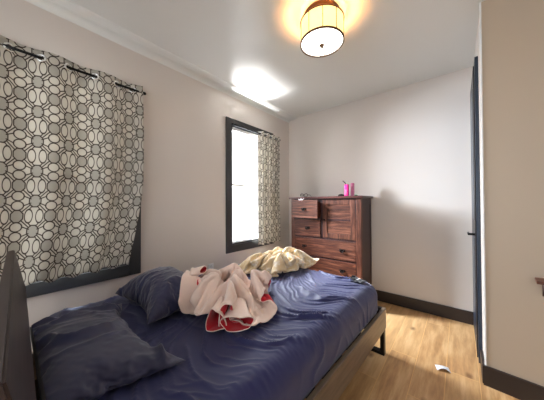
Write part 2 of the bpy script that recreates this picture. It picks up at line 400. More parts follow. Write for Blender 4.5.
# ------------------------------------------------------------------ ceiling light
lx, ly = 1.425, 1.505
cl = empty('ceiling_light', (lx, ly, H)); tag(cl, 'round flush ceiling light with glowing cream glass drum and bronze ribs', 'ceiling light')
obj('ceiling_pan', lathe(BM(), [(0, -.0005), (.128, -.0005), (.132, -.008), (.128, -.05), (.10, -.06), (0, -.06)]), M['bronze'], cl, False)
zt_, zb_ = -.065, -.222; R_ = .156
sh = obj('drum_shade', lathe(BM(), [(R_-.004, zt_), (R_, zt_), (R_, zb_+.012), (R_-.004, zb_+.012), (R_-.004, zt_)]), M['lampshade'], cl, True)
for z0 in (zt_-.002, zb_+.004):
    obj('rim', lathe(BM(), [(R_-.006, z0), (R_+.004, z0), (R_+.004, z0+.009), (R_-.006, z0+.009), (R_-.006, z0)]), M['bronze'], cl, True)
for k in range(10):
    a = 2*PI*k/10+.2; bm = BM(); box(bm, (-.002, -.001, zb_+.01), (.002, .002, zt_), mat=Matrix.Translation((math.cos(a)*(R_+.001), math.sin(a)*(R_+.001), 0)) @ Matrix.Rotation(a+PI/2, 4, 'Z'))
    obj('rib', bm, M['bronze'], cl)
obj('diffuser', lathe(BM(), [(0, zb_-.006), (.06, zb_-.004), (.12, zb_+.002), (R_-.006, zb_+.010), (R_-.006, zb_+.014), (0, zb_+.0)]), M['lampdiff'], cl, True)
obj('finial', lathe(BM(), [(0, zb_-.03), (.006, zb_-.028), (.009, zb_-.02), (.005, zb_-.014), (.016, zb_-.012), (.017, zb_-.006), (0, zb_-.004)], 20), M['bronze'], cl, True)
for s in (-1, 1):
    bm = BM(); pts = [(R_*.55*s*.5+.03, -.08, zb_+.0), (.012*s, -.02, zb_-.016), (s*.012+.005, .004, zb_-.05), (s*.016+.004, .006, zb_-.075)]
    for i in range(12):
        t = i/11; p = Vector(pts[1]).lerp(Vector(pts[3]), t); bmesh.ops.create_icosphere(bm, subdivisions=1, radius=.0034, matrix=Matrix.Translation(p))
    tube(bm, pts[1:], .0016, 6); lathe(bm, [(0, -.012), (.004, -.011), (.005, -.004), (.002, 0)], 10, (s*.016+.004, .006, zb_-.075))
    obj('pull_chain', bm, M['bronze'], cl, True)

# ------------------------------------------------------------------ dresser
DX, DYF, DYB, DW, DH = .335, 2.66, 3.055, .985, 1.33
d = empty('dresser', (DX, DYF, 0)); tag(d, 'tall reddish-brown wooden chest of drawers against the back wall', 'dresser')
dp = DYB-DYF
bm = BM(); box(bm, (0, 0, 0), (.055, .055, DH-.028), .004); obj('corner_post', bm, M['dwoodz'], d)
bm = BM(); box(bm, (DW-.062, 0, 0), (DW, .055, DH-.028), .004); obj('corner_post', bm, M['dwoodz'], d)
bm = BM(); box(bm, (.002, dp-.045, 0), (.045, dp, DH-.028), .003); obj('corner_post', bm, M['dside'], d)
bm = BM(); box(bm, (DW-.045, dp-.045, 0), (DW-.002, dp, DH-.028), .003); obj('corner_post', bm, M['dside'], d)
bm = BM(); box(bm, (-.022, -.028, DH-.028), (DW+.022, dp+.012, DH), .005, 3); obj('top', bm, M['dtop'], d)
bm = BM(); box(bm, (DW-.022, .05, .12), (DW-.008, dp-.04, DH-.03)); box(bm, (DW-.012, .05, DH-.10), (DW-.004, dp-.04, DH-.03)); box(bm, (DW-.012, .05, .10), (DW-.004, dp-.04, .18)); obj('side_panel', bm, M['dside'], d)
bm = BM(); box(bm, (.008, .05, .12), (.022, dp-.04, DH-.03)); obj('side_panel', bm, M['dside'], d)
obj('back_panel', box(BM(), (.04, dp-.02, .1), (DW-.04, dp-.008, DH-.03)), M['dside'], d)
# carcass: rails between the drawers
xl, xr_ = .055, DW-.062; xm = .475
rows = [(1.045, 1.285), (.795, 1.02)]; wide = [(.545, .775), (.30, .525), (.10, .28)]
bm = BM()
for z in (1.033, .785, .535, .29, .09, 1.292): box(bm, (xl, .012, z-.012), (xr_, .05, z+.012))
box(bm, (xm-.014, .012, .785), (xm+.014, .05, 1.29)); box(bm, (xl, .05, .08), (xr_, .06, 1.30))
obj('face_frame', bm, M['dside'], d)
obj('apron', box(BM(), (xl, .006, .03), (xr_, .03, .085), .003), M['dwoodx'], d)
def pull(par, x, y, z, s=1):
    bm = BM(); box(bm, (x-.036, y-.004, z-.012), (x+.036, y, z+.016), .002)
    for k in (-1, 1): tube(bm, [(x+k*.022, y-.002, z+.004), (x+k*.022, y-.018, z+.002)], .005, 8)
    pts = [(x+.022*math.cos(t), y-.019, z+.002-.020*math.sin(t)) for t in [PI*i/10 for i in range(11)]]
    tube(bm, pts, .007, 8); return obj('pull', bm, M['handle'], par, True)
def drawer(x0, x1, z0, z1, out, pulls):
    y = .004-out; bm = BM()
    box(bm, (x0+.005, y, z0), (x1-.005, y+.02, z1), .003)
    e = .022                                   # raised border of the front
    box(bm, (x0+.005, y-.004, z0), (x1-.005, y, z0+e), .0015); box(bm, (x0+.005, y-.004, z1-e), (x1-.005, y, z1), .0015)
    box(bm, (x0+.005, y-.004, z0+e), (x0+.005+e, y, z1-e), .0015); box(bm, (x1-.005-e, y-.004, z0+e), (x1-.005, y, z1-e), .0015)
    dw = obj('drawer', bm, M['dwoodx'], d)
    if out > .02:
        bm = BM(); box(bm, (x0+.014, y+.018, z0+.02), (x0+.024, .30, z1-.03)); box(bm, (x1-.024, y+.018, z0+.02), (x1-.014, .30, z1-.03)); box(bm, (x0+.024, y+.018, z0+.02), (x1-.024, .30, z0+.028))
        obj('drawer_box', bm, M['dwoodx'], dw)
    for px in pulls: pull(dw, px, y, (z0+z1)/2)
drawer(xl, xm-.012, *rows[0], .075, [(xl+xm)/2-.01]); drawer(xl, xm-.012, *rows[1], 0, [(xl+xm)/2])
for r in wide: drawer(xl, xr_, *r, 0, [xl+.16, xr_-.17])
bm = BM(); a0, a1, b0, b1 = xm+.018, xr_-.006, .80, 1.285; y = .004; e = .06
box(bm, (a0, y, b0), (a0+e, y+.02, b1), .002); box(bm, (a1-e, y, b0), (a1, y+.02, b1), .002); box(bm, (a0+e, y, b0), (a1-e, y+.02, b0+e), .002); box(bm, (a0+e, y, b1-e), (a1-e, y+.02, b1), .002)
door = obj('cabinet_door', bm, M['dwoodz'], d)
bm = BM(); box(bm, (a0+e, y+.010, b0+e), (a1-e, y+.018, b1-e))
for k in range(1, 5): zz = b0+e+(b1-b0-2*e)*k/5; box(bm, (a0+e, y+.006, zz-.003), (a1-e, y+.012, zz+.003), .001)
obj('door_panel', bm, M['dwoodx'], door)
bm = BM(); tube(bm, [(a0+.03, y, 1.03), (a0+.03, y-.012, 1.03), (a0+.03, y-.02, 1.03)], [.006, .008, .012], 12); obj('knob', bm, M['handle'], door, True)

bm = BM(); rr_ = random.Random(4); g = [[bm.verts.new((-.035+.07*i/8, -.028+.056*j/6, .012*math.sin(i*1.3+j)+.008*math.cos(j*2.1)+(.0 if j > 1 else -.012*(2-j)))) for j in range(7)] for i in range(9)]
for i in range(8):
    for j in range(6): bm.faces.new((g[i][j], g[i+1][j], g[i+1][j+1], g[i][j+1]))
o = obj('folded_cloth', bm, M['white_cloth'], None, True, (DX+.20, DYF-.050, 1.3)); m = o.modifiers.new('t', 'SOLIDIFY'); m.thickness = .004
m = o.modifiers.new('s', 'SUBSURF'); m.levels = m.render_levels = 1
tag(o, 'scrap of white cloth poking out of the open top left drawer', 'cloth')
# things on the dresser
def onD(name, x, y, label, cat, z=DH): o = empty(name, (x, y, z)); tag(o, label, cat); return o
b = onD('spray_bottle', 1.095, 2.80, 'bright pink bottle with a dark nozzle standing on the dresser top', 'bottle')
obj('bottle_body', box(BM(), (-.026, -.018, 0), (.026, .018, .15), .008, 3), M['pink'], b, True)
obj('label_sticker', box(BM(), (-.018, -.0188, .02), (.008, -.0178, .085)), M['pinklight'], b)
bm = BM(); tube(bm, [(-.012, 0, .148), (-.018, 0, .17), (-.05, 0, .198)], .006, 8); obj('nozzle', bm, M['handle'], b, True)
b = onD('small_carton', 1.145, 2.87, 'slim pale pink carton right behind the pink bottle', 'box')
obj('carton_body', box(BM(), (-.018, -.02, 0), (.018, .02, .165), .002), M['pinklight'], b)
obj('carton_flap', box(BM(), (-.017, -.019, .165), (.017, .019, .168), .001), M['pink'], b)
bm = BM(); lathe(bm, [(0, 0), (.04, 0), (.044, .008), (.035, .022), (.018, .03), (0, .032)], 24)
o = obj('trinket_dish', bm, M['handle'], None, True, (1.015, 2.82, DH)); tag(o, 'low dark rounded trinket lying left of the pink bottle', 'trinket')
bm = BM()
for k in (-1, 1): tube(bm, [(k*.033+.027*math.cos(t), .0, .026+.022*math.sin(t)) for t in [2*PI*i/20 for i in range(21)]], .0035, 8)
tube(bm, [(-.007, 0, .03), (0, -.002, .034), (.007, 0, .03)], .003, 8)
for k in (-1, 1): tube(bm, [(k*.06, 0, .032), (k*.06, .06, .03), (k*.055, .11, .006)], .003, 8)
o = obj('eyeglasses', bm, M['handle'], None, True, (.50, 2.74, DH)); tag(o, 'folded-open dark eyeglasses on the left end of the dresser top', 'eyeglasses')
bm = BM(); lathe(bm, [(0, 0), (.02, 0), (.021, .014), (.017, .018), (0, .018)], 20)
o = obj('jar_lid', bm, M['green'], None, True, (1.20, 2.83, DH)); tag(o, 'small greenish cap lying right of the pink bottle', 'cap')

# ------------------------------------------------------------------ wall shelf at the right edge
sp = P0+ND*.222; s = empty('wall_shelf', (sp.x, sp.y, .785), NEAR); tag(s, 'dark brown wall shelf end cut off by the right edge of the photo', 'shelf')
obj('shelf_board', box(BM(), (0, -.10, -.018), (.55, -.001, 0), .003), M['dwoodx'], s)
for x in (.03, .47):
    bm = BM(); v = [bm.verts.new(p) for p in ((x, -.001, -.018), (x, -.09, -.018), (x, -.001, -.11), (x+.02, -.001, -.018), (x+.02, -.09, -.018), (x+.02, -.001, -.11))]
    for f in ((0,1,2), (5,4,3), (0,3,4,1), (1,4,5,2), (2,5,3,0)): bm.faces.new([v[i] for i in f])
    obj('bracket', bm, M['dside'], s)

# ------------------------------------------------------------------ paper on the floor
bm = BM(); n = 12; g = []
for i in range(n+1):
    t = i/n; g.append([bm.verts.new(((t-.5)*.085, (k-.5)*.06, .0012+.022*math.sin(PI*t)**1.2*(.25+.75*(1-k)))) for k in (0, .5, 1)])
for i in range(n):
    for k in range(2): bm.faces.new((g[i][k], g[i+1][k], g[i+1][k+1], g[i][k+1]))
me = bpy.data.meshes.new('paper_scrap'); bm.to_mesh(me); bm.free()
o = link('paper_scrap', me, [M['paper'], M['paperdark']], None, (2.085, 2.12, 0), True); o.rotation_euler = (0, 0, math.radians(18))
m = o.modifiers.new('t', 'SOLIDIFY'); m.thickness = .0006; m.offset = 1
tag(o, 'small curled white paper scrap lying on the oak floor', 'paper')

# ------------------------------------------------------------------ bed
BR = math.radians(-1.6)
bed = empty('bed', (.974, 1.07, 0), BR); tag(bed, 'low wooden double bed frame with leaning dark headboard and metal feet', 'bed')
bw, bl_ = .715, 1.0
bm = BM(); box(bm, (bw-.028, -bl_+.02, .205), (bw, bl_, .372), .004); obj('side_rail', bm, M['rail'], bed)
bm = BM(); box(bm, (-bw, -bl_+.02, .205), (-bw+.028, bl_, .372), .004); obj('side_rail', bm, M['rail'], bed)
bm = BM(); box(bm, (-bw+.028, bl_-.028, .205), (bw-.028, bl_-.0005, .372), .004); obj('foot_rail', bm, M['headboard'], bed)
bm = BM()
for k in range(12):
    y = -.9+k*.158; box(bm, (-bw+.03, y, .305), (bw-.03, y+.07, .322), .002)
obj('slats', bm, M['headboard'], bed)  # coloured dark to stand in for shade in the gap beside the mattress
obj('centre_beam', box(BM(), (-.03, -bl_+.02, .22), (.03, bl_-.03, .304)), M['headboard'], bed)
for sx in (-1, 1):
    for sy in (-1, 1):
        bm = BM(); x1 = sx*(bw-.004); x0 = sx*(bw-.30); xa, xb = min(x0, x1), max(x0, x1); y0 = sy*(bl_-.045); ya, yb = y0-.012, y0+.035*1
        if sy < 0: ya, yb = y0-.03, y0+.015
        box(bm, (xa, ya, 0), (xb, yb, .024), .001); box(bm, (xa, ya, .024), (xa+.03, yb, .21), .001); box(bm, (xb-.03, ya, .024), (xb, yb, .21), .001)
        obj('leg', bm, M['black'], bed)
# headboard: two boards, the upper one leaning back, on posts
def slab(name, pts, th, m, par):      # pts: profile (y,z) low -> high of the front face, extruded in x and thickened backwards
    bm = BM(); (ya, za), (yb, zb) = pts; dv = Vector((0, yb-ya, zb-za)).normalized(); nb = Vector((0, -dv.z, dv.y))*th
    v = [bm.verts.new((x, *(p))) for x in (-bw-.01, bw+.01) for p in ((ya, za), (yb, zb), (yb+nb.y, zb+nb.z), (ya+nb.y, za+nb.z))]
    for f in ((0,1,2,3), (7,6,5,4), (0,4,5,1), (1,5,6,2), (2,6,7,3), (3,7,4,0)): bm.faces.new([v[i] for i in f])
    bmesh.ops.bevel(bm, geom=bm.edges[:], offset=.004, segments=2, affect='EDGES'); return obj(name, bm, m, par)
hb = slab('headboard', [(-.972, .20), (-1.008, .735)], .03, M['headboard'], bed)
slab('upper_board', [(-1.000, .750), (-1.046, .985)], .03, M['upperboard'], hb)
for x in (-.55, .55): obj('headboard_post', box(BM(), (x-.03, -1.075, 0), (x+.03, -1.05, .85), .003), M['black'], hb)

# ------------------------------------------------------------------ cloth helpers
rng = np.random.RandomState(3)
def vnoise(x, y, seed=0, oct=3):
    out = np.zeros_like(x, dtype=float); amp = 1; r = np.random.RandomState(seed)
    for o_ in range(oct):
        T = r.rand(64, 64)*2-1; f = 2**o_; X = x*f+r.rand()*40; Y = y*f+r.rand()*40
        xi = np.floor(X).astype(int); yi = np.floor(Y).astype(int); fx = X-xi; fy = Y-yi; fx = fx*fx*(3-2*fx); fy = fy*fy*(3-2*fy)
        a = T[xi%64, yi%64]; b_ = T[(xi+1)%64, yi%64]; c = T[xi%64, (yi+1)%64]; d_ = T[(xi+1)%64, (yi+1)%64]
        out += amp*((a*(1-fx)+b_*fx)*(1-fy)+(c*(1-fx)+d_*fx)*fy); amp *= .5
    return out
def folds(x, y, ang, freq, seed, warp=.6, sharp=3.0):
    c, s = math.cos(ang), math.sin(ang); u = x*c+y*s; v = -x*s+y*c
    ph = u*freq+warp*vnoise(x*2.2, y*2.2, seed, 3)*3
    r = (1-np.abs(np.sin(ph*PI)))**sharp
    return r*np.clip(.5+.9*vnoise(u*freq*.5, v*1.6, seed+5, 2), 0, 1.3)

# mattress with its fitted sheet
MY = 1.058
mt = empty('mattress', (.974, MY, .323), BR); tag(mt, 'double mattress wearing a wrinkled navy fitted sheet on the bed frame', 'mattress')
mw, ml, mh = .689, .955, .262
core = obj('mattress_core', box(BM(), (-mw+.012, -ml+.012, .0), (mw-.012, ml-.012, mh-.03), .05, 4), M['mattress'], mt, True)
def sheet_top(X, Y):
    """height of the sheet above the core for local x,y"""
    h = .010+.005*vnoise(X*3, Y*3, 1, 2)
    wx = .974+X*math.cos(BR)-Y*math.sin(BR); wy = MY+X*math.sin(BR)+Y*math.cos(BR)
    q = np.clip(wx-1.38, -.42, .5); u = wy-2.6*q*q+.03*vnoise(wx*2.5, wy*2.5, 77, 2)
    def fam(fr, sharp, seed):
        uu = u+.055*vnoise(wx*4.5+seed, wy*3.0, seed+3, 3)+.05*np.sin(u*9+seed)
        env = np.clip(.15+1.5*vnoise(uu*fr*.8+9, wx*2.6+5, seed, 2), 0, 1.4)
        return (1-np.abs(np.sin(PI*uu*fr)))**sharp*env
    k = np.clip((wx-.85)/.35, .15, 1)
    h = h+k*(.024*fam(5.5, 2.6, 5)+.016*fam(10, 2.6, 15)+.008*fam(19, 2.4, 25)+.004*fam(35, 2, 36))
    h = h+(1-k)*(.012*folds(X, Y, math.radians(80), 6, 23, .2, 3)+.006*folds(X, Y, math.radians(60), 14, 47, .2, 3))
    h = h+.012*folds(X, Y, math.radians(106), 6, 51, .15, 4)*np.clip((.9-wy)/.3, 0, 1)
    return h
nu, nv_ = 230, 300
r = .085
def prof_axis(n, half, down):
    """returns list of (pos, drop) going up the side, over the rounded edge, across, down again"""
    out = []; ns_ = 9; ar = 7
    for i in range(ns_): out.append((-half, -(down-r)*(1-i/ns_)-r))
    for i in range(ar): a = i/ar*PI/2; out.append((-half+r-r*math.cos(a), -r+r*math.sin(a)))
    m_ = n-2*(ns_+ar)
    for i in range(m_+1): out.append((-half+r+(2*half-2*r)*i/m_, 0))
    for i in range(ar-1, -1, -1): a = i/ar*PI/2; out.append((half-r+r*math.cos(a), -r+r*math.sin(a)))
    for i in range(ns_-1, -1, -1): out.append((half, -(down-r)*(1-i/ns_)-r))
    return out
pu, pv = prof_axis(nu, mw, .19), prof_axis(nv_, ml, .19)
X = np.array([[a[0] for b_ in pv] for a in pu]); Y = np.array([[b_[0] for b_ in pv] for a in pu])
DU = np.array([[a[1] for b_ in pv] for a in pu]); DV = np.array([[b_[1] for b_ in pv] for a in pu])
Z = mh+np.where(DU < DV, DU, DV)
# pull the corners in so that they are rounded
rc = .10
cx = np.clip(np.abs(X)-(mw-rc), 0, None); cy = np.clip(np.abs(Y)-(ml-rc), 0, None); dd = np.maximum(cx, cy); nn = np.hypot(cx, cy)
sc_ = np.where(nn > 1e-6, dd/np.maximum(nn, 1e-6), 1)
X = np.sign(X)*(np.minimum(np.abs(X), mw-rc)+cx*sc_); Y = np.sign(Y)*(np.minimum(np.abs(Y), ml-rc)+cy*sc_)
hh = sheet_top(X, Y); side = np.clip(-(Z-mh)/r, 0, 1)
Z = Z+hh*(1-side)
sidef = .007*folds(Z*1.2+X*.3, Y+X, math.radians(70), 8, 61, .6, 2.5)
onx_ = (np.abs(np.abs(X)-mw) < .03); ony_ = (np.abs(np.abs(Y)-ml) < .03)
X = X+np.sign(X)*side*onx_*sidef; Y = Y+np.sign(Y)*side*ony_*sidef
verts = np.stack([X, Y, Z], -1).reshape(-1, 3); A_, B_ = X.shape
faces = [(i*B_+j, (i+1)*B_+j, (i+1)*B_+j+1, i*B_+j+1) for i in range(A_-1) for j in range(B_-1)]
me = bpy.data.meshes.new('fitted_sheet'); me.from_pydata(verts.tolist(), [], faces)
link('fitted_sheet', me, M['navy'], mt, None, True)

PILLOW_X = [-346,4,6,6,6,5,9,3,4,14,-4,-4,4,0,3,10,8,-13,-8,1,8,-8,-7,-5,-5,-4,-5,3,-9,-7,-6,-5,-330,-3,0,6,7,3,7,4,8,0,13,-9,0,-1,7,14,-9,-8,-2,1,2,6,-9,-9,-6,0,-8,2,-8,-4,-3,3,-314,-2,-3,0,4,9,3,1,9,-1,11,-10,2,1,2,14,-11,-2,-1,6,-4,-3,3,-12,-2,-1,-8,-3,2,-6,3,2,-299,-1,-3,0,-2,3,3,7,1,0,10,-7,5,5,-7,10,-9,4,-4,3,7,-10,-4,-5,3,-6,-5,-1,-1,3,4,1,-283,-2,-1,-3,-2,-1,2,3,6,-5,3,2,11,-6,-5,0,0,2,3,8,0,-9,-4,-3,1,-6,1,-1,3,2,3,1,-272,0,-1,0,-2,-2,-1,0,1,1,6,-1,4,5,-8,-1,0,5,-1,8,-5,-5,-1,-4,-1,2,-2,2,3,3,2,1,-256,0,-1,-1,-2,-1,-2,-1,1,-2,3,4,2,6,-8,1,-3,6,-2,0,4,-8,1,-3,2,-1,2,2,3,3,1,1,-239,-1,-1,-1,-1,-2,-2,-2,-1,2,-2,2,4,-3,0,3,-4,3,4,-6,0,2,-3,0,1,2,2,2,3,3,1,0,-225,2,-2,-1,-1,-2,-2,-2,-1,-1,0,-1,1,0,4,-3,1,0,3,-4,2,-2,1,0,2,2,2,3,2,0,1,-1,-208,-1,0,0,-2,-2,-2,-1,-2,-1,0,-1,0,0,0,1,1,-1,-1,1,0,1,0,1,2,2,2,3,2,1,1,-2,-192,-1,-1,0,-1,-2,-2,-1,-2,-1,0,-1,0,0,0,0,1,-1,0,0,1,0,1,1,2,2,2,-2,1,1,3,2,-176,-1,0,-2,0,-2,-1,-2,-1,-2,0,0,-1,0,0,-1,1,0,0,1,0,0,1,1,2,2,0,0,1,1,1,1,-160,0,-1,-1,-1,-2,-1,-2,-1,-1,-1,-1,0,0,0,0,0,0,1,-1,1,1,1,1,1,2,0,1,1,0,1,1,-144,0,-1,-1,-1,-1,-2,-1,-2,-1,0,-1,-1,1,-1,0,0,0,1,-1,1,1,0,2,1,2,0,1,-1,3,-1,-4,-128,0,-1,-1,-1,-2,-1,-1,-2,-1,-1,0,-1,0,0,0,0,0,1,0,0,1,1,1,1,1,1,-2,3,-1,0,-2,-113,0,0,-1,-2,-1,-1,-1,-1,-1,-1,-1,0,0,0,0,0,0,0,0,1,0,1,1,2,0,0,-1,2,-1,-1,0,-97,-1,0,-1,0,-2,-1,-1,-1,-1,-1,-1,0,0,0,0,0,0,0,1,0,0,1,1,1,1,-1,0,1,0,0,-1,-82,-1,0,0,0,-1,-2,-1,-1,-1,-1,0,-1,0,1,-1,0,0,1,0,0,1,0,1,0,1,0,0,1,0,0,0,-67,0,0,0,-1,-1,0,-2,-1,-1,0,-1,0,0,0,0,0,0,0,1,-1,1,0,1,0,1,1,0,0,-1,1,0,-52,1,0,-2,0,1,-1,-2,-1,0,-1,0,0,-1,0,0,0,0,1,0,0,0,1,0,1,0,-1,2,0,0,0,0,-40,0,0,3,1,-1,-1,0,-1,-1,-1,0,0,0,0,0,0,0,0,0,0,0,1,0,0,1,0,0,1,0,1,-1,-24,0,1,0,2,0,-2,0,-1,0,0,-1,1,-1,0,0,0,0,1,0,0,0,0,0,0,0,1,1,0,0,1,-1,-8,1,0,-1,3,0,-3,-1,1,0,0,0,0,0,0,0,0,0,0,0,0,0,0,0,0,1,1,0,0,0,-1,1,8,-2,0,1,-1,1,0,1,0,0,0,1,0,0,0,0,-1,1,0,0,0,0,0,0,0,-1,0,3,-1,-1,0,1,23,0,0,0,0,0,1,0,1,-1,1,0,0,0,0,0,0,0,0,0,0,0,0,0,0,-1,0,2,0,0,-3,-1,38,1,0,0,0,0,1,0,1,0,0,0,1,0,0,0,0,0,0,-1,1,0,-1,0,0,-1,0,-1,-2,1,0,0,54,1,0,1,0,0,0,1,0,0,1,0,0,0,0,0,0,0,0,0,0,0,-1,0,0,0,-3,0,0,0,0,1,70,1,1,-1,1,0,1,0,0,0,1,0,0,1,0,0,0,0,0,0,-1,0,-1,1,-1,-1,-2,0,0,0,0,1,86,0,1,0,1,1,0,0,0,0,1,1,0,0,0,0,0,0,0,0,0,-1,0,-1,0,-3,0,0,1,-1,0,1,101,0,1,2,1,0,0,0,0,1,1,0,1,0,-1,1,0,-1,1,-1,0,-1,0,-2,-1,-1,1,-2,2,0,-1,0,117,0,1,0,1,1,1,-2,2,2,0,0,1,0,0,0,0,0,-1,1,-1,0,-1,-1,-2,0,-1,0,-1,0,2,-1,132,1,1,-1,0,0,1,2,1,1,1,1,0,0,0,0,0,0,0,0,0,-1,-1,-1,-1,-1,0,-1,0,-1,1,0,147,-1,3,0,-1,1,2,1,1,2,0,1,0,1,0,0,0,-1,0,0,0,-1,0,-1,-2,0,-1,-1,0,-2,2,0,164,-1,1,-1,2,1,1,2,1,1,1,0,1,0,0,0,0,-1,0,0,0,0,-1,-1,-1,-2,-1,1,-4,0,0,0,180,-1,-1,2,1,1,1,2,1,1,0,1,0,1,0,0,-1,1,0,-1,0,-1,0,-1,-2,-1,-2,-1,-1,0,-1,1,196,-1,-3,4,1,1,2,1,1,1,1,0,0,1,-3,3,-1,0,0,0,0,-1,0,0,-2,-2,-3,-1,0,-1,-2,2,208,-1,1,2,4,0,2,1,1,1,0,1,1,-7,3,2,0,0,0,0,-1,1,-1,0,-1,-2,-4,-3,4,-2,-1,-5,221,1,2,1,2,3,2,1,1,1,1,-1,-2,-4,-5,7,2,-1,2,-1,1,0,-2,1,-1,-2,-3,-4,-2,-3,-2,-1,238,0,1,2,3,2,2,1,1,-1,0,-1,-5,-8,2,0,9,-1,2,0,1,-1,1,0,-1,-3,-1,-4,-3,-2,-3,-2,253,0,2,3,2,1,3,0,0,-1,-1,-2,-10,-2,-7,10,5,2,-1,0,4,0,-1,2,0,-3,-1,-3,-2,-3,-5,-1,268,1,3,1,2,3,0,-4,1,1,-3,-3,-10,-6,-3,10,5,0,4,0,-1,4,1,1,-3,4,-3,-3,-3,-3,-4,-1,283,2,3,2,2,0,-4,1,-2,-9,0,-1,-5,-11,5,-5,8,7,2,2,-2,5,1,0,4,-2,2,-2,-3,-4,-3,-2,299,2,2,2,0,-5,0,-6,0,-8,-10,6,0,-10,5,-5,-5,12,1,8,2,1,-3,6,3,-3,5,2,-2,-4,-3,-2,314,2,0,3,-4,-3,-3,-6,-5,-12,-2,-6,11,-3,-3,-14,9,1,9,3,5,-5,6,4,4,2,1,0,4,0,-4,-3,330,2,0,-2,-8,-4,-3,-8,-7,-4,-13,0,8,1,-4,-15,7,9,-1,9,3,-3,6,-2,8,1,4,6,0,5,-1,-4,346,-5,-5,-10,0,-4,-6,-7,-7,-6,-13,7,-4,4,1,-9,-9,14,5,6,3,1,0,-3,9,5,5,4,4,4,3,3]
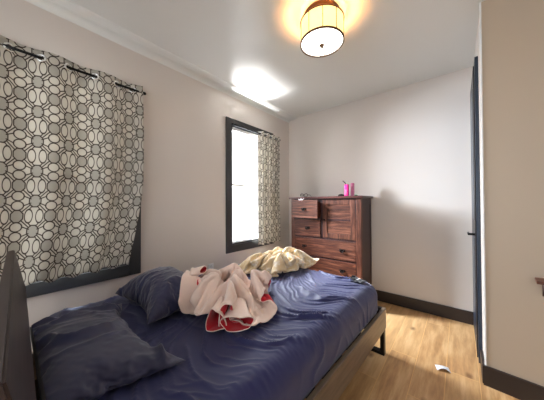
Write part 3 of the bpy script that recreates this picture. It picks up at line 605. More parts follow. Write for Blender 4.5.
PILLOW_Y = [-240,16,16,16,15,16,14,17,16,10,16,16,17,16,17,14,14,10,14,17,15,14,15,16,16,16,17,16,14,15,16,16,-236,10,16,16,15,17,15,17,14,18,12,14,16,17,16,9,14,15,17,16,17,15,14,14,16,17,15,16,15,16,17,9,-231,6,12,16,16,15,17,17,15,17,13,14,17,16,17,10,13,17,16,15,16,17,17,11,17,17,14,17,16,16,10,8,-226,2,10,16,14,17,16,15,17,17,13,16,16,16,15,13,15,16,17,16,16,13,16,16,16,16,16,16,17,9,13,4,-220,2,5,12,15,16,17,16,16,16,16,17,12,15,16,16,17,16,17,13,17,14,16,16,17,15,17,16,13,7,10,5,-208,1,4,2,16,13,16,16,17,17,15,17,16,16,13,16,17,16,17,13,16,16,16,17,16,16,17,12,14,9,7,1,-208,2,4,9,5,16,14,16,17,16,17,16,17,16,14,17,16,15,17,16,17,14,17,17,16,16,14,15,6,11,4,2,-207,4,6,4,8,12,15,15,16,17,16,17,16,16,17,16,16,17,16,15,17,16,17,16,16,15,14,9,12,6,4,1,-199,-5,6,8,8,10,15,14,16,16,16,16,17,17,16,16,17,17,16,16,16,17,17,16,15,15,13,10,7,2,3,0,-198,2,2,5,11,10,10,16,14,16,16,17,16,17,17,17,16,16,17,17,16,17,16,15,16,14,9,12,6,4,6,-4,-195,3,5,2,7,9,12,14,15,16,17,15,17,17,16,17,17,17,16,17,16,17,16,16,15,10,13,-1,6,5,6,3,-193,3,2,11,3,10,8,13,15,16,16,16,17,17,16,17,17,17,16,17,17,16,16,16,13,13,3,10,4,4,-1,2,-190,1,5,5,9,6,12,10,14,17,15,16,17,16,17,17,17,16,17,17,17,15,16,17,14,7,11,7,6,-2,9,-1,-188,2,3,5,7,8,10,14,12,15,17,15,17,16,17,17,17,16,17,17,16,17,16,12,14,14,8,6,-1,7,1,-6,-183,-1,5,7,4,11,8,8,14,14,16,17,16,17,17,17,17,16,17,16,17,17,16,14,13,7,9,1,9,-4,4,6,-176,0,1,4,9,7,3,12,13,15,17,15,16,17,17,17,16,17,17,17,15,18,14,16,11,9,2,12,-1,8,6,2,-171,1,3,3,0,6,7,12,13,14,16,16,16,17,17,17,16,17,17,16,17,17,15,10,10,10,13,8,5,5,3,0,-176,-1,4,5,7,-1,14,14,12,13,12,17,16,16,18,17,16,17,17,17,16,16,15,14,12,10,9,3,7,6,2,0,-170,-2,2,-2,5,11,11,9,12,13,16,14,17,17,17,16,17,17,17,16,17,16,15,14,11,11,8,6,5,-2,5,3,-176,-1,4,8,4,4,9,12,12,13,15,15,17,17,17,16,17,17,17,17,16,14,17,10,14,8,5,11,1,6,2,2,-165,1,3,-2,3,10,9,8,9,13,14,17,16,17,17,16,17,17,17,17,16,16,12,15,7,8,11,4,10,5,1,-4,-170,2,5,9,-1,7,12,8,9,8,17,13,17,17,16,17,17,17,16,18,16,16,15,13,10,9,9,2,9,-1,8,-3,-173,7,4,1,10,7,2,8,10,15,13,16,16,17,17,16,17,17,17,16,17,14,17,10,14,9,6,7,0,4,0,1,-176,0,4,4,6,7,9,10,12,13,16,16,15,17,16,17,17,17,17,16,17,16,14,14,12,3,4,11,1,-1,2,2,-169,-5,4,6,0,11,9,9,12,15,12,16,16,17,16,17,17,17,17,16,17,15,14,15,12,8,6,-2,3,5,9,3,-174,-2,3,4,7,6,10,13,12,10,16,15,16,17,17,16,17,17,17,16,17,14,17,10,11,13,9,5,5,3,5,-1,-177,4,5,1,4,8,8,11,12,13,15,16,16,17,17,16,17,17,17,17,16,16,13,14,12,8,3,7,11,6,4,-1,-177,0,5,10,3,3,9,10,11,16,15,15,16,17,17,16,17,17,17,16,17,15,16,13,7,6,13,9,6,2,2,0,-171,1,3,1,4,8,9,11,12,10,15,16,17,17,17,16,17,17,17,17,16,16,16,9,10,13,9,2,8,-1,7,1,-178,0,4,6,7,8,10,13,5,14,14,17,16,17,17,16,17,17,17,16,17,14,16,16,12,9,5,8,-1,3,5,-2,-175,0,2,12,6,7,8,3,14,10,16,17,16,17,17,16,17,17,17,17,16,17,15,15,9,13,9,3,6,4,-4,3,-182,6,6,1,5,6,8,12,11,16,14,17,16,17,17,16,17,17,17,16,17,17,16,14,13,9,5,10,2,1,8,0,-187,0,11,4,3,9,10,9,15,14,16,16,17,16,17,16,17,17,17,16,17,17,16,15,14,6,6,10,0,9,0,-1,-186,0,2,4,11,6,11,12,12,16,16,17,15,17,17,16,17,17,17,16,17,17,16,16,14,11,7,3,10,4,5,-1,-185,2,7,-2,4,9,10,12,15,16,17,15,17,16,16,17,17,17,16,17,17,16,17,16,12,16,9,8,-2,0,3,4,-179,-1,-3,8,1,10,7,15,15,16,15,17,17,15,17,16,17,16,17,17,17,16,17,16,15,13,4,6,11,2,4,-11,-189,-3,2,6,11,2,14,15,16,15,17,16,16,14,17,16,17,17,16,17,17,16,17,17,16,10,13,8,-1,4,3,4,-199,0,7,1,9,13,12,16,14,17,16,16,17,16,16,14,16,17,17,16,17,17,16,17,16,16,12,10,7,4,4,2,-200,-1,3,7,8,12,15,14,17,16,17,16,16,14,16,17,13,17,17,16,17,17,17,16,17,14,16,11,8,5,5,4,-208,1,3,11,9,15,13,16,16,17,17,16,13,17,15,13,15,17,17,16,17,17,17,16,17,15,16,15,6,7,10,1,-214,1,10,5,15,12,17,16,17,16,17,16,11,16,17,11,16,16,17,17,16,17,16,17,16,17,16,13,16,8,7,2,-219,4,9,7,14,17,16,17,16,14,17,17,16,10,14,16,15,14,17,17,16,16,17,17,16,17,16,16,13,14,7,3,-225,5,7,15,16,16,17,15,17,15,14,17,16,12,14,16,16,11,17,15,17,17,16,16,17,16,17,17,16,13,9,5,-231,4,17,14,17,16,17,15,16,13,16,16,13,16,17,9,14,17,14,17,15,17,16,16,16,17,17,16,16,17,12,6,-235,9,17,17,15,16,16,15,15,17,10,17,15,17,16,8,15,14,17,14,17,16,16,17,15,17,16,16,17,16,17,9,-239,16,17,13,17,16,16,15,15,16,10,16,16,16,17,14,14,9,16,15,17,16,17,17,14,16,16,16,17,16,16,17]
PILLOW_Z = [0,0,0,0,0,1,0,0,0,1,1,0,0,0,1,1,2,-4,-2,-1,0,1,0,-1,0,0,0,0,0,0,0,0,0,18,4,-2,-1,2,-1,1,-2,2,-1,2,1,2,-1,0,-1,0,-2,0,-2,0,1,1,0,-2,2,-2,0,0,0,-19,0,19,11,4,1,-2,2,2,-2,2,-1,3,0,1,1,-1,0,-1,-2,-3,1,-1,1,2,-1,-2,2,-1,-5,2,-14,-18,0,21,14,5,8,2,1,-2,2,2,0,2,-1,-2,5,0,-1,-3,0,-3,-4,4,1,1,-4,1,1,-2,-3,-13,-10,-22,0,21,16,12,8,5,2,1,-1,5,0,1,-6,4,5,-1,0,-2,-3,-6,0,4,1,0,-3,1,-3,-3,-11,-15,-13,-19,0,19,17,16,7,10,6,3,3,1,-2,3,-3,-3,7,1,0,-5,1,-6,2,2,-1,1,-1,-7,-1,-11,-9,-14,-15,-21,0,20,16,15,16,6,9,5,2,5,0,-2,1,-4,7,-2,3,-6,3,-3,-2,4,-3,0,-5,-2,-10,-8,-16,-13,-16,-20,0,20,16,16,15,11,8,8,4,2,5,1,-3,4,1,-4,4,-3,-4,4,-1,-4,2,-3,-4,-8,-9,-14,-12,-15,-17,-20,0,22,15,15,15,14,7,9,6,5,5,3,2,0,-4,3,0,0,-4,3,-5,1,-3,-4,-7,-8,-10,-13,-15,-17,-16,-19,0,20,17,16,13,13,14,6,9,4,6,3,3,2,0,0,-3,3,0,-4,0,-4,-2,-8,-6,-9,-14,-11,-16,-16,-16,-20,0,20,16,17,15,14,12,10,6,7,3,5,2,4,1,0,-2,2,-1,-2,-3,-2,-6,-5,-7,-14,-11,-16,-16,-16,-16,-17,0,20,17,14,17,13,15,11,6,7,5,3,5,0,2,3,-1,-1,0,-5,-1,-3,-4,-6,-11,-10,-17,-13,-16,-16,-17,-17,0,21,16,16,14,15,12,14,9,3,8,6,1,2,2,0,1,0,-5,2,-2,-8,-6,-1,-10,-15,-13,-15,-16,-16,-15,-20,0,21,16,17,15,15,13,10,11,8,3,6,3,1,3,1,-1,2,-5,1,-4,-3,-3,-13,-9,-10,-15,-15,-17,-16,-16,-19,0,21,16,15,17,12,15,15,9,10,5,2,6,0,2,1,0,3,-4,-5,0,-4,-6,-9,-10,-16,-14,-16,-15,-16,-17,-17,0,20,17,16,14,15,17,12,11,7,4,8,3,2,1,1,0,-1,-1,0,-8,1,-10,-6,-13,-14,-17,-12,-17,-14,-16,-20,0,19,17,16,17,16,15,12,10,10,7,4,4,-1,3,1,0,0,-1,-5,1,-4,-7,-13,-14,-13,-11,-14,-16,-16,-17,-20,0,21,17,16,15,19,10,10,11,11,11,4,6,1,-2,3,-1,1,-2,-2,-3,-4,-9,-8,-13,-13,-14,-17,-16,-16,-16,-20,1,20,17,17,16,13,13,14,12,11,6,8,2,2,0,2,1,-2,0,-5,1,-7,-7,-10,-12,-14,-14,-16,-16,-18,-16,-19,1,21,16,15,16,17,14,13,11,11,8,7,3,0,1,3,-2,0,-3,0,-2,-11,-4,-13,-10,-14,-16,-14,-16,-16,-17,-19,0,19,17,16,17,14,14,15,14,10,9,3,3,4,1,-2,4,-2,2,-4,-6,-3,-12,-8,-15,-15,-13,-16,-13,-17,-16,-20,0,20,17,13,17,15,12,15,14,15,4,9,2,2,2,0,0,0,-5,2,-4,-5,-8,-11,-13,-15,-14,-17,-15,-16,-16,-20,0,20,16,17,13,15,16,16,13,7,11,6,4,4,-3,3,-1,0,1,-7,0,-9,-5,-13,-10,-14,-16,-15,-17,-17,-17,-18,0,22,16,16,16,16,14,13,12,11,6,4,8,2,1,1,-2,3,-4,-1,-5,-4,-8,-10,-12,-16,-17,-13,-18,-17,-17,-17,2,19,16,16,18,13,14,14,11,8,13,5,5,2,1,0,1,-4,2,-2,-3,-7,-9,-8,-12,-15,-16,-17,-17,-16,-14,-20,1,20,17,16,16,15,14,11,11,13,8,7,3,3,1,1,1,-1,0,-4,-1,-10,-6,-13,-12,-11,-14,-17,-16,-16,-16,-21,1,19,16,17,16,15,15,13,12,10,8,5,5,3,-4,6,-1,1,-5,2,-4,-5,-11,-9,-12,-15,-16,-15,-13,-16,-17,-21,0,21,16,15,16,17,14,14,12,6,8,9,3,2,1,1,1,0,-4,0,-3,-9,-3,-11,-16,-15,-12,-13,-16,-17,-17,-20,0,19,16,17,16,15,14,13,12,13,8,4,2,3,1,1,0,-1,-1,-1,-3,-5,-6,-14,-14,-10,-14,-17,-15,-17,-15,-20,0,20,16,16,15,15,13,12,16,8,10,1,8,1,0,1,0,-1,1,-3,-2,-10,-5,-5,-13,-14,-16,-15,-16,-17,-16,-19,0,18,17,13,15,15,16,16,9,15,5,4,1,3,2,1,0,-2,-2,1,-5,-2,-6,-9,-13,-12,-14,-17,-15,-17,-17,-19,0,18,15,17,16,16,15,11,13,6,9,4,4,1,3,0,-1,1,-2,-3,-1,-4,-6,-7,-11,-14,-17,-14,-16,-17,-14,-21,0,22,13,17,16,14,14,13,9,9,6,5,1,4,2,1,-1,-2,0,-3,-2,-3,-5,-7,-9,-16,-16,-13,-17,-14,-18,-19,0,21,16,17,13,16,13,11,12,6,5,2,8,0,3,1,-1,-4,-1,-1,-3,-2,-3,-7,-9,-13,-15,-17,-13,-16,-16,-23,1,19,16,16,17,14,13,11,8,7,3,6,0,6,5,-1,-4,1,-3,-3,-3,-2,-2,-5,-12,-7,-14,-16,-16,-17,-17,-21,1,19,17,14,17,13,15,9,7,5,6,4,1,6,-3,4,-2,-2,-2,-2,0,-6,-1,-3,-8,-10,-16,-16,-12,-17,-16,-20,1,20,17,15,13,18,9,9,4,8,2,6,4,-6,4,3,-2,-1,-2,-1,-3,-2,-3,-2,-4,-13,-10,-15,-16,-17,-16,-18,0,21,15,18,14,11,11,6,8,5,4,3,-1,-2,-4,6,2,-3,1,-3,0,-2,-5,0,-5,-5,-12,-13,-15,-16,-16,-21,0,20,16,16,14,12,7,9,4,2,4,2,-4,-5,2,1,6,-2,1,-2,-1,-3,1,-3,-4,-8,-4,-13,-14,-16,-16,-20,0,20,16,14,14,8,10,5,2,3,2,0,-6,-1,-4,7,3,1,-3,0,2,-2,-3,1,-2,-8,-4,-8,-16,-15,-12,-22,0,21,13,16,8,12,4,-1,4,5,-1,0,-7,-2,-2,8,2,0,1,-1,-2,2,-1,-1,-4,1,-6,-10,-7,-14,-15,-21,0,19,14,16,8,4,0,4,2,-2,1,0,-2,-7,7,-2,2,2,1,0,-2,1,0,-2,2,-4,0,-6,-10,-9,-15,-21,0,19,15,8,6,-1,3,-1,2,0,-2,1,1,-7,7,-2,-1,2,0,2,0,0,-2,2,-1,-3,1,0,-5,-10,-14,-19,0,20,5,9,1,0,1,0,-1,-1,1,-1,2,0,1,-4,3,-2,1,1,1,-2,1,1,0,-1,-1,-1,1,-4,-11,-19,0,17,2,3,-2,0,1,-1,-1,2,-3,0,2,1,0,-4,2,2,-3,3,0,-2,2,-1,1,-1,0,2,-2,1,0,-20,0,0,0,0,0,0,0,0,0,0,0,0,1,-1,1,0,0,-1,0,0,0,0,0,1,-1,1,0,-1,1,0,0,0]
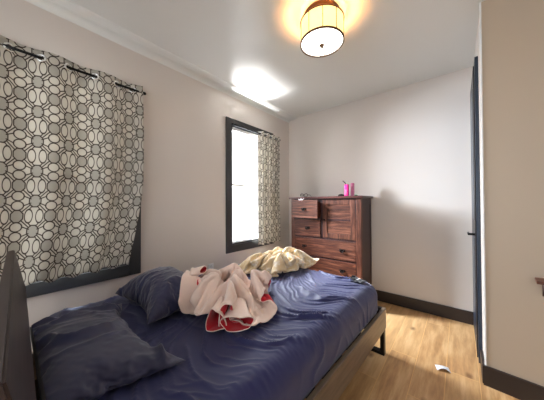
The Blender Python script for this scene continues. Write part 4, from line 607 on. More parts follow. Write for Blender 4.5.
BLANKET_X = [7,10,0,2,-13,0,5,7,15,-1,-15,-13,-10,-1,-8,-3,-11,-5,-12,-7,-13,-9,-13,-15,-9,-11,1,9,11,3,-13,-13,-10,-13,-12,-11,5,8,10,10,15,12,3,4,-8,-4,-6,-12,7,9,3,-13,-11,-14,-14,-13,-13,-13,-14,-12,12,2,11,-10,3,-13,11,-3,9,11,-12,-7,-11,-13,-10,-6,-1,-11,-5,-13,-8,-13,-14,-1,-10,-9,-11,1,6,14,-5,-14,-12,-6,-12,-12,-6,14,12,10,2,14,7,-6,-2,-8,-4,-3,-8,10,10,-10,-13,-13,-13,-14,-13,-14,-12,-14,10,11,-1,8,-12,-8,-1,13,-1,9,-3,-14,-4,-11,-14,-9,-5,-1,-13,-7,-13,-13,-8,5,-11,-7,-10,-7,8,-5,12,-11,-14,-3,-12,-11,-10,8,13,14,-8,14,-1,8,-9,-12,-1,-10,6,-1,12,-5,-13,-12,-13,-13,-13,-14,-13,-13,15,-1,13,-1,3,-11,-9,-1,13,-1,6,-16,0,-14,-15,-7,0,-10,-7,-13,-13,-8,5,-4,-12,-11,2,-10,-8,-2,13,-2,-14,-2,-11,-11,-11,1,13,14,-2,-8,12,0,-10,0,-12,-1,-7,13,-3,6,-15,-9,-13,-13,-15,-12,-13,-14,11,7,0,13,2,-3,-10,-11,0,13,3,-8,-9,-12,-14,-6,0,-10,-12,-13,-8,0,4,-12,-12,0,-11,4,-10,-9,2,11,-12,-7,-4,-12,-12,-4,8,15,-8,-10,5,8,-5,-12,0,-11,11,-4,12,-3,-13,-10,-13,-12,-13,-13,-14,-13,17,-3,9,-5,10,3,1,-11,-11,1,10,-2,-14,-12,-12,1,-7,-13,-13,-7,0,2,2,-12,-12,-8,1,-10,4,-9,-10,3,2,-11,-1,-9,-12,-5,12,8,-9,-15,-7,6,-4,-2,-12,9,-6,13,-7,7,-11,-11,-12,-12,-13,-13,-14,-14,32,-11,0,6,-9,0,12,2,-10,-11,-1,10,-15,-5,-14,-2,-14,-13,-6,6,-1,1,-4,-13,-11,-2,0,-8,-10,4,-10,-9,5,-12,-4,0,-11,-8,12,2,-9,-15,-14,-3,5,-11,6,-8,13,-6,10,-11,0,-13,-11,-12,-12,-13,-13,-14,41,-9,2,-4,3,-10,-3,0,9,-4,-13,6,-9,-10,-6,-14,-12,-9,5,-9,4,-6,8,-15,-11,-13,0,10,-9,-10,-6,2,-9,-4,-7,5,-12,-8,8,-6,-12,-6,-15,-12,-3,4,-9,12,-4,13,-12,8,-10,-12,-12,-12,-11,-11,-13,-13,53,-7,-7,5,-4,-4,-7,0,-9,1,4,-11,1,-12,-14,-10,-11,2,-12,-7,-4,10,1,-14,-3,-7,-12,12,0,-8,-7,-6,0,-8,-11,8,-11,-4,-5,-14,-10,-7,-7,0,-9,-15,5,-2,15,2,-13,3,-12,-6,-10,-12,-13,-11,-10,-14,66,-6,-9,6,-2,-6,-9,-6,-4,-2,-4,-2,-6,-14,-9,-11,0,-8,-8,-9,3,-11,6,-10,-15,-1,6,-10,13,-3,-9,0,-8,-2,-12,7,-11,-3,-13,-12,-7,0,-7,-11,-14,-7,-13,11,10,-7,5,-15,2,-15,-6,-13,-7,-15,-14,-4,70,-13,9,-6,-11,-1,-5,4,-6,0,-4,-5,-8,-13,-13,-2,-4,-5,-9,-8,-7,-9,-8,-4,-7,-15,0,13,-2,10,-3,-9,3,-9,-8,4,-13,-12,-1,-13,-2,-7,-11,-10,-15,-15,-12,6,8,9,-12,4,-15,2,-15,-8,-15,-10,-11,-12,68,-15,7,-5,-6,1,5,0,-2,-14,1,-2,-14,-4,-12,-10,-14,1,-2,-13,4,-13,-8,-15,-12,4,-10,1,14,7,5,-4,-10,3,-9,0,-13,-11,-14,1,-11,-12,-12,-12,-6,-12,-15,-7,13,0,9,-14,6,-14,-4,-15,-9,-13,-12,-13,65,-14,-5,10,5,5,-1,-3,-8,-14,10,-12,-5,-14,-9,-9,-12,-11,-5,6,-13,2,-11,-13,-13,-7,-3,3,-1,6,10,11,-4,-10,5,-8,-12,-13,-15,-12,-11,-12,-11,-8,-11,-9,-4,-14,4,14,-5,9,-13,3,-14,-14,-14,-8,-13,-14,58,-3,-15,2,9,7,15,-10,-13,-7,11,-4,-13,-14,-3,-11,-11,-10,-1,-12,4,-12,-13,-6,-5,-13,3,-1,4,-2,0,6,13,-4,-10,1,-14,-15,-13,-14,-14,-13,-14,-12,-6,-10,-8,-3,-4,8,13,-5,6,-8,-15,-14,-6,-14,-12,-14,44,0,-4,9,10,10,2,-12,-13,3,-5,9,-9,-14,-13,0,-14,-5,-12,2,-11,-3,-11,-8,-13,-2,6,-3,1,2,2,5,-10,1,6,-15,-9,-14,-9,-14,-13,-12,-13,-15,-13,1,-1,-4,-3,-2,-1,14,-1,-11,-15,-8,-15,-7,-13,-14,51,-11,10,9,8,8,-9,-12,-6,-11,1,16,-11,-6,-10,-13,-2,-11,-3,-12,4,-10,-9,-11,-3,-5,6,-8,8,2,-4,-10,9,0,-10,-15,-12,-5,-12,-8,-14,-15,-15,-12,-4,-13,6,-4,9,-4,-3,-5,11,-15,-10,-14,-7,-11,-13,-12,47,5,8,7,10,-5,-13,-12,-6,5,-7,9,8,-13,-10,-8,-12,-6,-13,5,-12,1,-14,-3,-14,8,2,-5,-14,16,-4,-5,-12,8,-11,-10,-10,-10,-13,-11,-7,-11,-11,-14,-11,0,-6,9,-3,10,-5,-8,1,-14,-13,-2,-12,-14,-7,-14,60,2,2,12,2,-14,-12,-8,6,-7,6,10,4,-9,-14,-10,-8,-7,-12,-7,4,-13,-6,-13,3,-8,11,-11,-13,5,-10,4,-2,-7,-10,-5,-14,-5,-13,-10,-13,-9,-11,4,-8,-9,0,1,9,-4,7,-8,-12,-12,-4,-8,-11,-9,-14,-6,76,-6,6,-7,5,-14,-9,4,-10,10,7,-2,-10,11,-10,-12,-12,-11,-3,-13,8,-12,-10,-11,-7,8,-5,-10,-6,-8,-11,-1,-1,-1,-7,-6,-14,-10,-8,-13,-9,-12,-5,-6,7,2,-3,1,7,0,4,-10,-13,-13,-4,-12,-14,-13,1,-12,86,-1,-5,1,-11,-6,1,-11,3,-8,10,-11,5,-4,4,-14,-11,-2,-5,-7,-12,4,-11,-12,-1,-5,-15,-7,-5,-11,-7,-9,-4,-1,-4,-6,-4,-14,-11,-8,-15,-5,-13,-1,6,12,8,0,7,-2,-10,0,-14,-10,-11,-14,-13,-10,-9,4,101,-5,-3,-2,-7,-6,-7,-3,-7,2,-9,5,-11,-2,12,-13,-9,3,-10,-9,-7,1,-11,-13,-11,-12,-3,-11,-14,-10,-9,-4,-8,0,-7,-7,1,-11,-12,-11,-1,-14,-5,9,4,7,7,7,8,-4,-12,-3,-14,-13,-13,-8,-14,-13,-13,-7,113,-4,-6,-1,-5,-8,-7,-2,-6,-1,-4,-6,-1,-4,-5,5,-10,-1,-9,-11,-1,-10,-15,-4,-14,-7,-14,-14,-11,-3,-12,-15,6,-11,-7,-11,-4,-1,-12,0,-14,6,-9,8,6,9,3,6,6,1,-12,-8,-13,-13,-9,-14,-14,-11,-6,-10,128,-7,-4,-6,-3,-6,-5,-3,-6,-6,-1,-5,-6,-1,-2,-6,-1,-7,-8,-6,-12,-6,-14,-13,-2,-13,-13,-12,-5,-10,-14,-6,-10,3,-13,-9,-13,3,-14,-7,7,-12,12,0,10,5,6,5,9,-3,-12,-11,-13,-10,-14,-13,-12,-5,-12,-4,142,-7,-9,0,-8,-3,-4,-7,-7,-1,-7,0,-5,-5,-4,0,-7,-10,-3,-13,-8,-15,-7,-14,2,-15,-13,-5,-11,-12,-9,-12,-2,-13,-13,-7,3,-12,-8,-3,-9,11,-2,10,7,9,3,7,7,-5,-12,-12,-12,-13,-14,-11,-7,-15,0,-12,154,-7,-8,-6,0,-4,-8,-7,-6,-2,-5,-5,2,-11,3,-6,-5,-10,-14,-6,-14,-5,-13,-10,-4,-15,-5,-14,-5,-10,-10,-11,-9,-13,-13,1,-1,-14,-7,-15,9,-4,13,7,8,8,9,-3,-1,6,-13,-12,-13,-14,-12,-9,-13,-12,-7,2,167,-8,-6,-5,0,-7,-6,-8,-9,-8,5,-6,-10,-2,-15,1,-12,-1,-11,-13,-2,-12,-14,-2,-15,-8,-14,-4,-13,-14,0,-14,-6,-10,-12,-14,12,-13,-9,-15,-3,11,9,11,10,10,4,3,2,-3,-11,-15,-13,-13,-12,-12,-10,-11,-11,-9,179,-10,-11,6,-13,-10,-10,-9,-3,3,-10,6,-8,-12,-14,-11,-9,4,-15,-4,-10,-6,-14,-11,-4,-14,-4,-14,-11,-5,-14,-5,-15,-10,-10,-7,9,-7,-12,-11,-4,14,10,4,12,9,4,5,-4,0,-10,-13,-15,-13,-12,-7,-8,-11,-11,-8,190,-11,-8,-9,-2,-11,-4,-9,-10,-4,-7,-9,6,-9,-14,-13,-13,-9,3,-16,-9,0,-12,-13,-12,-3,-13,-2,-13,-15,0,-14,-9,-8,-7,-1,-9,4,-12,-12,-7,13,10,8,6,-3,3,6,10,-5,-10,-11,-14,-14,-8,-13,-13,-4,-1,-8,201,-11,-10,-5,-12,-5,-12,-11,0,-3,-4,-9,-13,-2,-15,-4,-11,-12,-13,0,-14,-13,2,-14,-10,-15,0,-14,-10,-8,-8,-1,-6,-6,-10,-2,-5,-10,-5,-8,-9,-1,3,6,7,6,15,5,-12,-3,-4,-11,-7,-10,-15,-8,-13,-15,-5,8,211,-11,-11,-9,-6,-8,-11,-10,1,-6,-8,-3,-13,-12,-6,-7,-15,-8,-10,-14,-1,-15,-12,1,-15,-6,-14,-7,-7,-4,-3,-3,-8,-9,-7,-6,-1,-8,-8,-8,-6,-5,6,-5,5,12,1,-1,6,-14,6,-15,-4,-14,-9,-14,-10,-12,-14,-2,221,-13,-11,-11,-6,-11,-3,-10,-10,6,-7,-9,-12,-11,-5,-13,-13,-13,-12,-10,-9,-2,-12,-14,3,-14,-7,-3,-7,-5,-2,-7,-9,-7,-5,-7,-4,-5,-10,-4,-9,-1,-6,2,7,8,8,-2,-10,-12,2,-14,2,-15,-12,-11,-12,-12,-10,-12,229,-12,-12,-12,-12,-2,-13,-2,-12,-10,0,-2,-7,-13,-15,-4,-10,-12,-11,-13,-9,-12,-9,-9,-8,3,-7,-4,-4,-6,-5,-5,-9,-6,-9,-7,-2,-7,-5,-7,-8,-7,2,0,6,9,6,-9,-11,-15,4,-11,-4,-11,-14,-11,-14,-8,-13,-11,236,-14,-9,-10,-13,-12,-2,-13,-2,-14,-9,-8,-10,-5,-6,-13,-13,-9,-9,-5,-4,-11,-8,-9,-8,-5,4,-5,-4,-7,-8,-10,-5,-3,-10,-5,-9,-1,-9,-3,-7,-6,-4,4,3,9,-12,1,-14,-10,-5,-1,-11,-14,-9,-14,-6,-14,-11,-10,242,-13,-13,-7,-15,-6,-14,-1,-15,-6,-1,-12,-14,-13,-12,-9,-7,-5,-3,-3,-8,-10,-14,-14,5,-5,-8,2,-11,3,-7,-8,-8,-9,-2,-10,-4,-6,-4,-8,-1,-6,-4,1,5,-11,5,-15,-12,1,-15,-1,-14,-7,-6,-11,-15,-13,-3,-15,249,-13,-13,-13,-8,-14,-5,-15,-6,3,-10,-14,-7,-11,-13,-10,-3,-3,-5,-8,-14,-13,-15,-6,10,-5,-8,-10,2,-12,-6,-8,5,-9,-1,-11,-5,-8,-2,-8,-3,-1,-3,0,-8,0,-14,0,-15,2,-13,-14,-10,-1,-13,-12,-4,-14,-6,-14,255,-13,-13,-12,-12,-6,-13,-8,-3,-9,-14,-10,-15,-7,2,-7,-8,-14,-3,-13,-12,-12,-13,2,11,-2,-9,-9,-10,0,-9,-3,-7,1,-3,-13,-6,-7,-4,-7,1,-5,2,-13,5,-9,-13,-8,-7,-8,-9,-7,-10,-10,-11,-5,-13,-7,-14,-13,261,-14,-11,-11,-11,-11,-7,-7,-11,-15,-8,-14,-6,-14,-10,-4,-4,-1,-14,-12,-9,-15,-9,10,10,0,-9,-10,-9,-5,-5,-3,-4,-7,-11,-2,-10,-3,-11,5,-7,1,-9,1,-10,-13,-9,-14,-1,-14,-5,-14,-4,-14,-1,-14,-12,-8,-10,-7,264,-10,-15,-12,-10,-9,-8,-11,-9,-9,-12,-14,-10,-2,-11,-11,-1,-14,-10,-8,-12,-14,4,1,13,4,-12,-12,-4,-9,0,-11,3,-8,-9,-6,-11,-13,6,-7,5,-9,0,-13,-12,-11,-13,-2,-14,-4,-14,-6,-15,0,-13,-7,-14,-14,3,-13,258,-2,-15,-6,-14,-9,-12,-4,-12,-12,-6,-13,-5,-9,-15,-2,-15,-6,-14,-13,-8,-9,-11,15,13,9,-14,-10,-13,4,-14,-1,-14,2,-13,-3,-14,-4,1,6,-10,6,-14,-13,-14,-15,-3,-14,-3,-14,-4,-15,-8,-5,-13,-1,-15,-6,-7,-13,244,5,-4,-14,-5,-14,-3,-14,-4,-15,-13,1,-13,-13,-9,-15,-2,-14,-7,-12,-13,-13,-8,14,14,13,-13,-7,-8,-14,2,-15,-11,1,-12,-14,-4,12,1,-2,-4,-8,-7,-15,-13,-9,-11,-6,-12,-9,-14,-6,-8,-14,-1,-12,-14,5,-14,-13,235,-1,4,-4,-15,0,-13,-1,-12,-14,-9,-8,-12,-12,-11,-14,-6,-13,-13,-3,-15,-9,-8,14,7,15,3,-10,-15,-6,-13,-9,-10,0,-12,-13,3,-7,9,-7,-9,-4,-9,-5,-11,-16,3,-14,-8,-8,-12,-13,-11,-6,-12,-10,-9,-4,-10,-13,226,-5,2,2,-3,-15,7,-7,-8,-13,-13,-11,-12,-8,-15,-11,-13,-13,-4,-11,-13,-15,8,1,14,-1,13,-14,0,-14,-4,-11,-6,-11,-14,-9,-10,9,-5,-10,-3,-9,-1,-11,-9,-1,-12,1,-12,-14,-4,-10,-8,-13,-13,-14,-15,-11,3,-10,211,4,-6,1,2,-5,-10,8,-14,-5,-10,-14,-9,-14,-11,-11,-11,-12,-14,-10,-8,-11,-9,13,10,9,-4,8,-14,1,-13,-9,-12,-8,-12,-12,-12,5,-11,-3,-10,-1,-6,-12,3,-13,-7,-4,3,-11,-9,-9,-8,-15,-13,-14,-11,-15,-12,0,198,4,-5,-1,1,0,-10,6,-1,-9,-13,-8,-13,-11,-10,-9,-10,-14,-10,-12,-13,-14,-10,8,11,7,9,7,-3,-13,-7,-12,-9,-11,-8,-15,-14,-7,5,-16,-3,-11,-2,-7,-8,7,2,-4,-13,-4,-13,-13,-8,-12,-13,-11,-15,-8,-14,-14,189,-2,4,-7,1,-3,4,-8,3,-10,-3,-13,-9,-7,-6,-15,-11,-11,-14,-12,-9,-13,-15,2,10,4,9,7,7,1,-11,-13,-12,-11,-12,-12,-7,-15,4,-12,-15,-9,-9,-6,-3,0,1,12,-7,-13,-8,-14,-13,-7,-12,-14,-9,-14,-8,-14,176,1,0,3,-8,-3,6,-7,2,0,-12,-9,-13,-8,-2,-6,-14,-9,-15,-7,-13,-9,-14,-11,5,12,1,6,5,4,3,-6,-16,-13,-13,-9,-14,-2,-7,-14,-8,-10,-6,-5,-3,0,7,-9,2,-12,-12,-9,-7,-14,-12,-11,-15,-10,-14,-8,174,-8,-3,4,1,-12,4,3,-8,7,-11,-11,-11,-10,5,-12,-3,-13,-11,-14,-3,-15,-7,-15,7,-6,2,3,10,1,2,3,-4,-15,-14,-15,-7,0,-15,-12,-1,-6,-5,-7,-1,2,3,-7,-11,-13,-2,-13,-7,-14,-12,-15,-10,-14,-13,-13,181,-13,-11,-5,7,-6,-8,7,4,-3,-8,-11,-13,4,-13,3,-13,-4,-12,-13,-12,-1,-11,-9,-11,11,5,3,-4,-6,9,-8,-2,0,-12,-15,-6,-8,-7,-8,0,-5,-5,-5,0,-8,4,-15,-2,-11,-14,-1,-12,-14,-14,-12,-14,-11,-14,-11,188,-11,-13,-13,-7,5,-11,-1,9,-4,-6,-8,-4,-9,8,-15,-3,-14,-8,-11,1,-12,-7,-9,-13,-5,2,6,5,9,-9,1,3,-9,-10,-13,4,-7,-8,-8,-4,0,-4,-6,-5,-4,-6,-15,4,-13,-12,-4,-14,-14,-12,-14,-13,-13,-9,-7,193,-15,-6,-13,-13,-10,1,-11,8,-4,3,-12,-9,9,5,-11,-14,-7,-9,3,-7,-13,-9,-7,-9,-7,6,-4,10,0,2,3,-5,-15,-9,-11,-4,11,-6,-9,-3,1,-3,-6,-6,-9,-9,-14,3,-12,-9,-10,-14,-13,-14,-13,-11,-8,-7,-6,193,-12,-12,-4,-11,-14,-13,-3,-4,7,-4,-8,-11,4,15,-12,-11,6,-8,-9,-14,3,-13,-3,-8,-3,-7,10,-3,11,1,-5,-13,-12,-5,-10,-13,13,6,-10,2,-7,2,-12,-10,-3,-12,-7,-12,-3,-14,-6,-14,-14,-12,-10,-8,-6,-11,-1,201,-12,-14,-13,-12,-3,-13,-13,-3,-6,4,-11,-1,-2,13,5,-8,-14,1,-15,-7,-2,1,-9,0,-13,4,-5,13,-8,7,-9,-13,-7,-7,-11,-16,9,10,8,-12,6,-11,-11,-1,-7,-12,-13,-2,-12,-9,-10,-12,-13,-8,-8,-7,-9,-8,-7,196,-11,-4,-11,-12,-13,-13,-3,-13,-3,-11,-2,3,7,-6,11,-12,2,-14,-4,0,1,0,-9,-11,-2,-11,8,8,-3,-8,-14,2,-9,-9,-12,-15,-3,12,10,3,0,-5,-14,-11,3,-8,-12,-12,-3,-10,-12,-11,-8,-8,-8,-9,-6,-8,-7,196,-9,-13,-8,-5,-9,-12,-14,-1,-14,-5,8,2,-6,6,-10,5,-12,-1,2,0,2,-3,-9,-11,-11,0,-10,0,8,-12,-12,2,-7,-8,-11,-15,-10,10,10,-1,5,-6,-11,-8,-8,-5,-2,4,-9,-12,-10,-8,-8,-9,-7,-9,-9,-5,-10,196,-13,-10,-5,-12,-12,-7,-1,-11,-5,1,-3,-2,5,-4,3,-7,1,-3,0,3,-3,-13,-10,3,-10,-8,-6,3,-14,-9,-2,-9,0,-10,-7,-15,-14,2,10,7,-6,-1,-10,-10,-9,12,2,-3,-3,-11,-7,-8,-10,-8,-9,-9,-6,-9,-7,191,-8,-9,-11,-10,-10,-11,-4,9,-2,-6,2,1,0,-2,1,-5,-3,1,-4,6,-10,-11,-4,-9,0,-8,-3,-12,-7,-14,-6,0,-13,-7,-3,-15,-14,-9,8,8,0,-11,2,-13,6,-2,-7,0,10,-7,-13,1,-12,-3,-7,-10,-8,-6,-8,185,-11,-9,-10,-10,-9,-3,8,0,6,-2,-3,-1,4,-4,0,-1,-4,-5,4,-8,-2,-12,0,-9,1,-12,-8,-6,-14,-9,-2,-13,-2,-13,-7,-15,-9,-15,-5,7,-1,0,-1,0,-7,-8,4,12,-2,3,-11,-12,0,-12,-11,-2,4,-8,-8,176,-7,-12,-10,-7,-2,8,-2,8,7,0,-4,0,-4,5,-4,-2,-1,-4,-6,1,-8,-6,-2,-9,0,-10,-9,-13,-11,-4,-12,-12,0,-11,-15,-14,-15,-3,-16,-2,9,-9,-2,3,-9,6,11,5,10,-4,-13,-4,-12,-3,-10,-12,-7,5,1,165,-3,-12,-4,1,5,-3,8,2,9,3,-7,5,-5,-4,1,2,-6,1,-6,-5,-7,-2,-12,3,-9,-4,-13,-12,-9,-11,-5,-13,-14,-6,-14,-12,-14,-16,-2,-14,0,6,-12,0,10,10,7,10,10,-5,-14,-12,-3,-10,-3,-12,-7,-13,-4,165,-11,-1,2,5,3,-1,3,6,7,5,-4,-5,5,-7,1,-5,3,-5,-2,-5,-7,-7,-6,-5,0,-12,-11,-11,-12,-4,-13,-13,-9,-15,-12,-14,-14,-10,-14,-8,5,-11,-1,10,9,10,9,9,8,-10,-12,-9,1,-10,-10,-6,-11,-8,-13,167,2,-5,5,4,-7,9,4,6,-1,8,1,-8,7,-7,2,-5,-2,-1,-2,-8,-4,-7,-5,-4,-10,-7,-12,-13,-5,-13,-14,-13,-13,-13,-14,-10,-13,-9,-12,-12,-7,-2,10,8,10,7,11,9,3,-8,-13,-5,-14,6,-8,-9,-11,-10,-10,181,-5,2,0,-2,6,-8,4,15,4,-5,10,-2,-5,4,-8,6,-5,-1,-4,-4,-8,-7,-2,-10,-5,-13,-12,-7,-14,-14,-14,-13,-13,-15,-13,-7,-13,-13,-12,-3,-13,5,10,8,7,10,10,10,-7,-4,-9,-12,-11,-10,9,-4,-11,-11,-10,193,-4,0,2,-1,-3,0,3,5,-1,4,12,4,-5,-8,5,-8,8,-5,-1,-6,-7,-8,-8,-4,-12,-8,-11,-15,-13,-14,-14,-14,-13,-13,-12,-14,-9,-7,-14,-14,1,10,4,9,8,10,11,4,-2,-9,-15,-10,-4,-14,-8,11,-4,-10,-12,207,-7,0,1,3,-5,2,2,4,2,-2,7,10,-4,-5,-9,7,-5,8,-6,-3,-7,-9,-6,-8,-11,-13,-13,-14,-15,-14,-14,-14,-13,-15,-14,-8,-13,-13,-3,-8,-1,2,11,10,5,12,6,-6,8,-13,-11,-4,-13,-7,-14,-5,9,-2,-8]
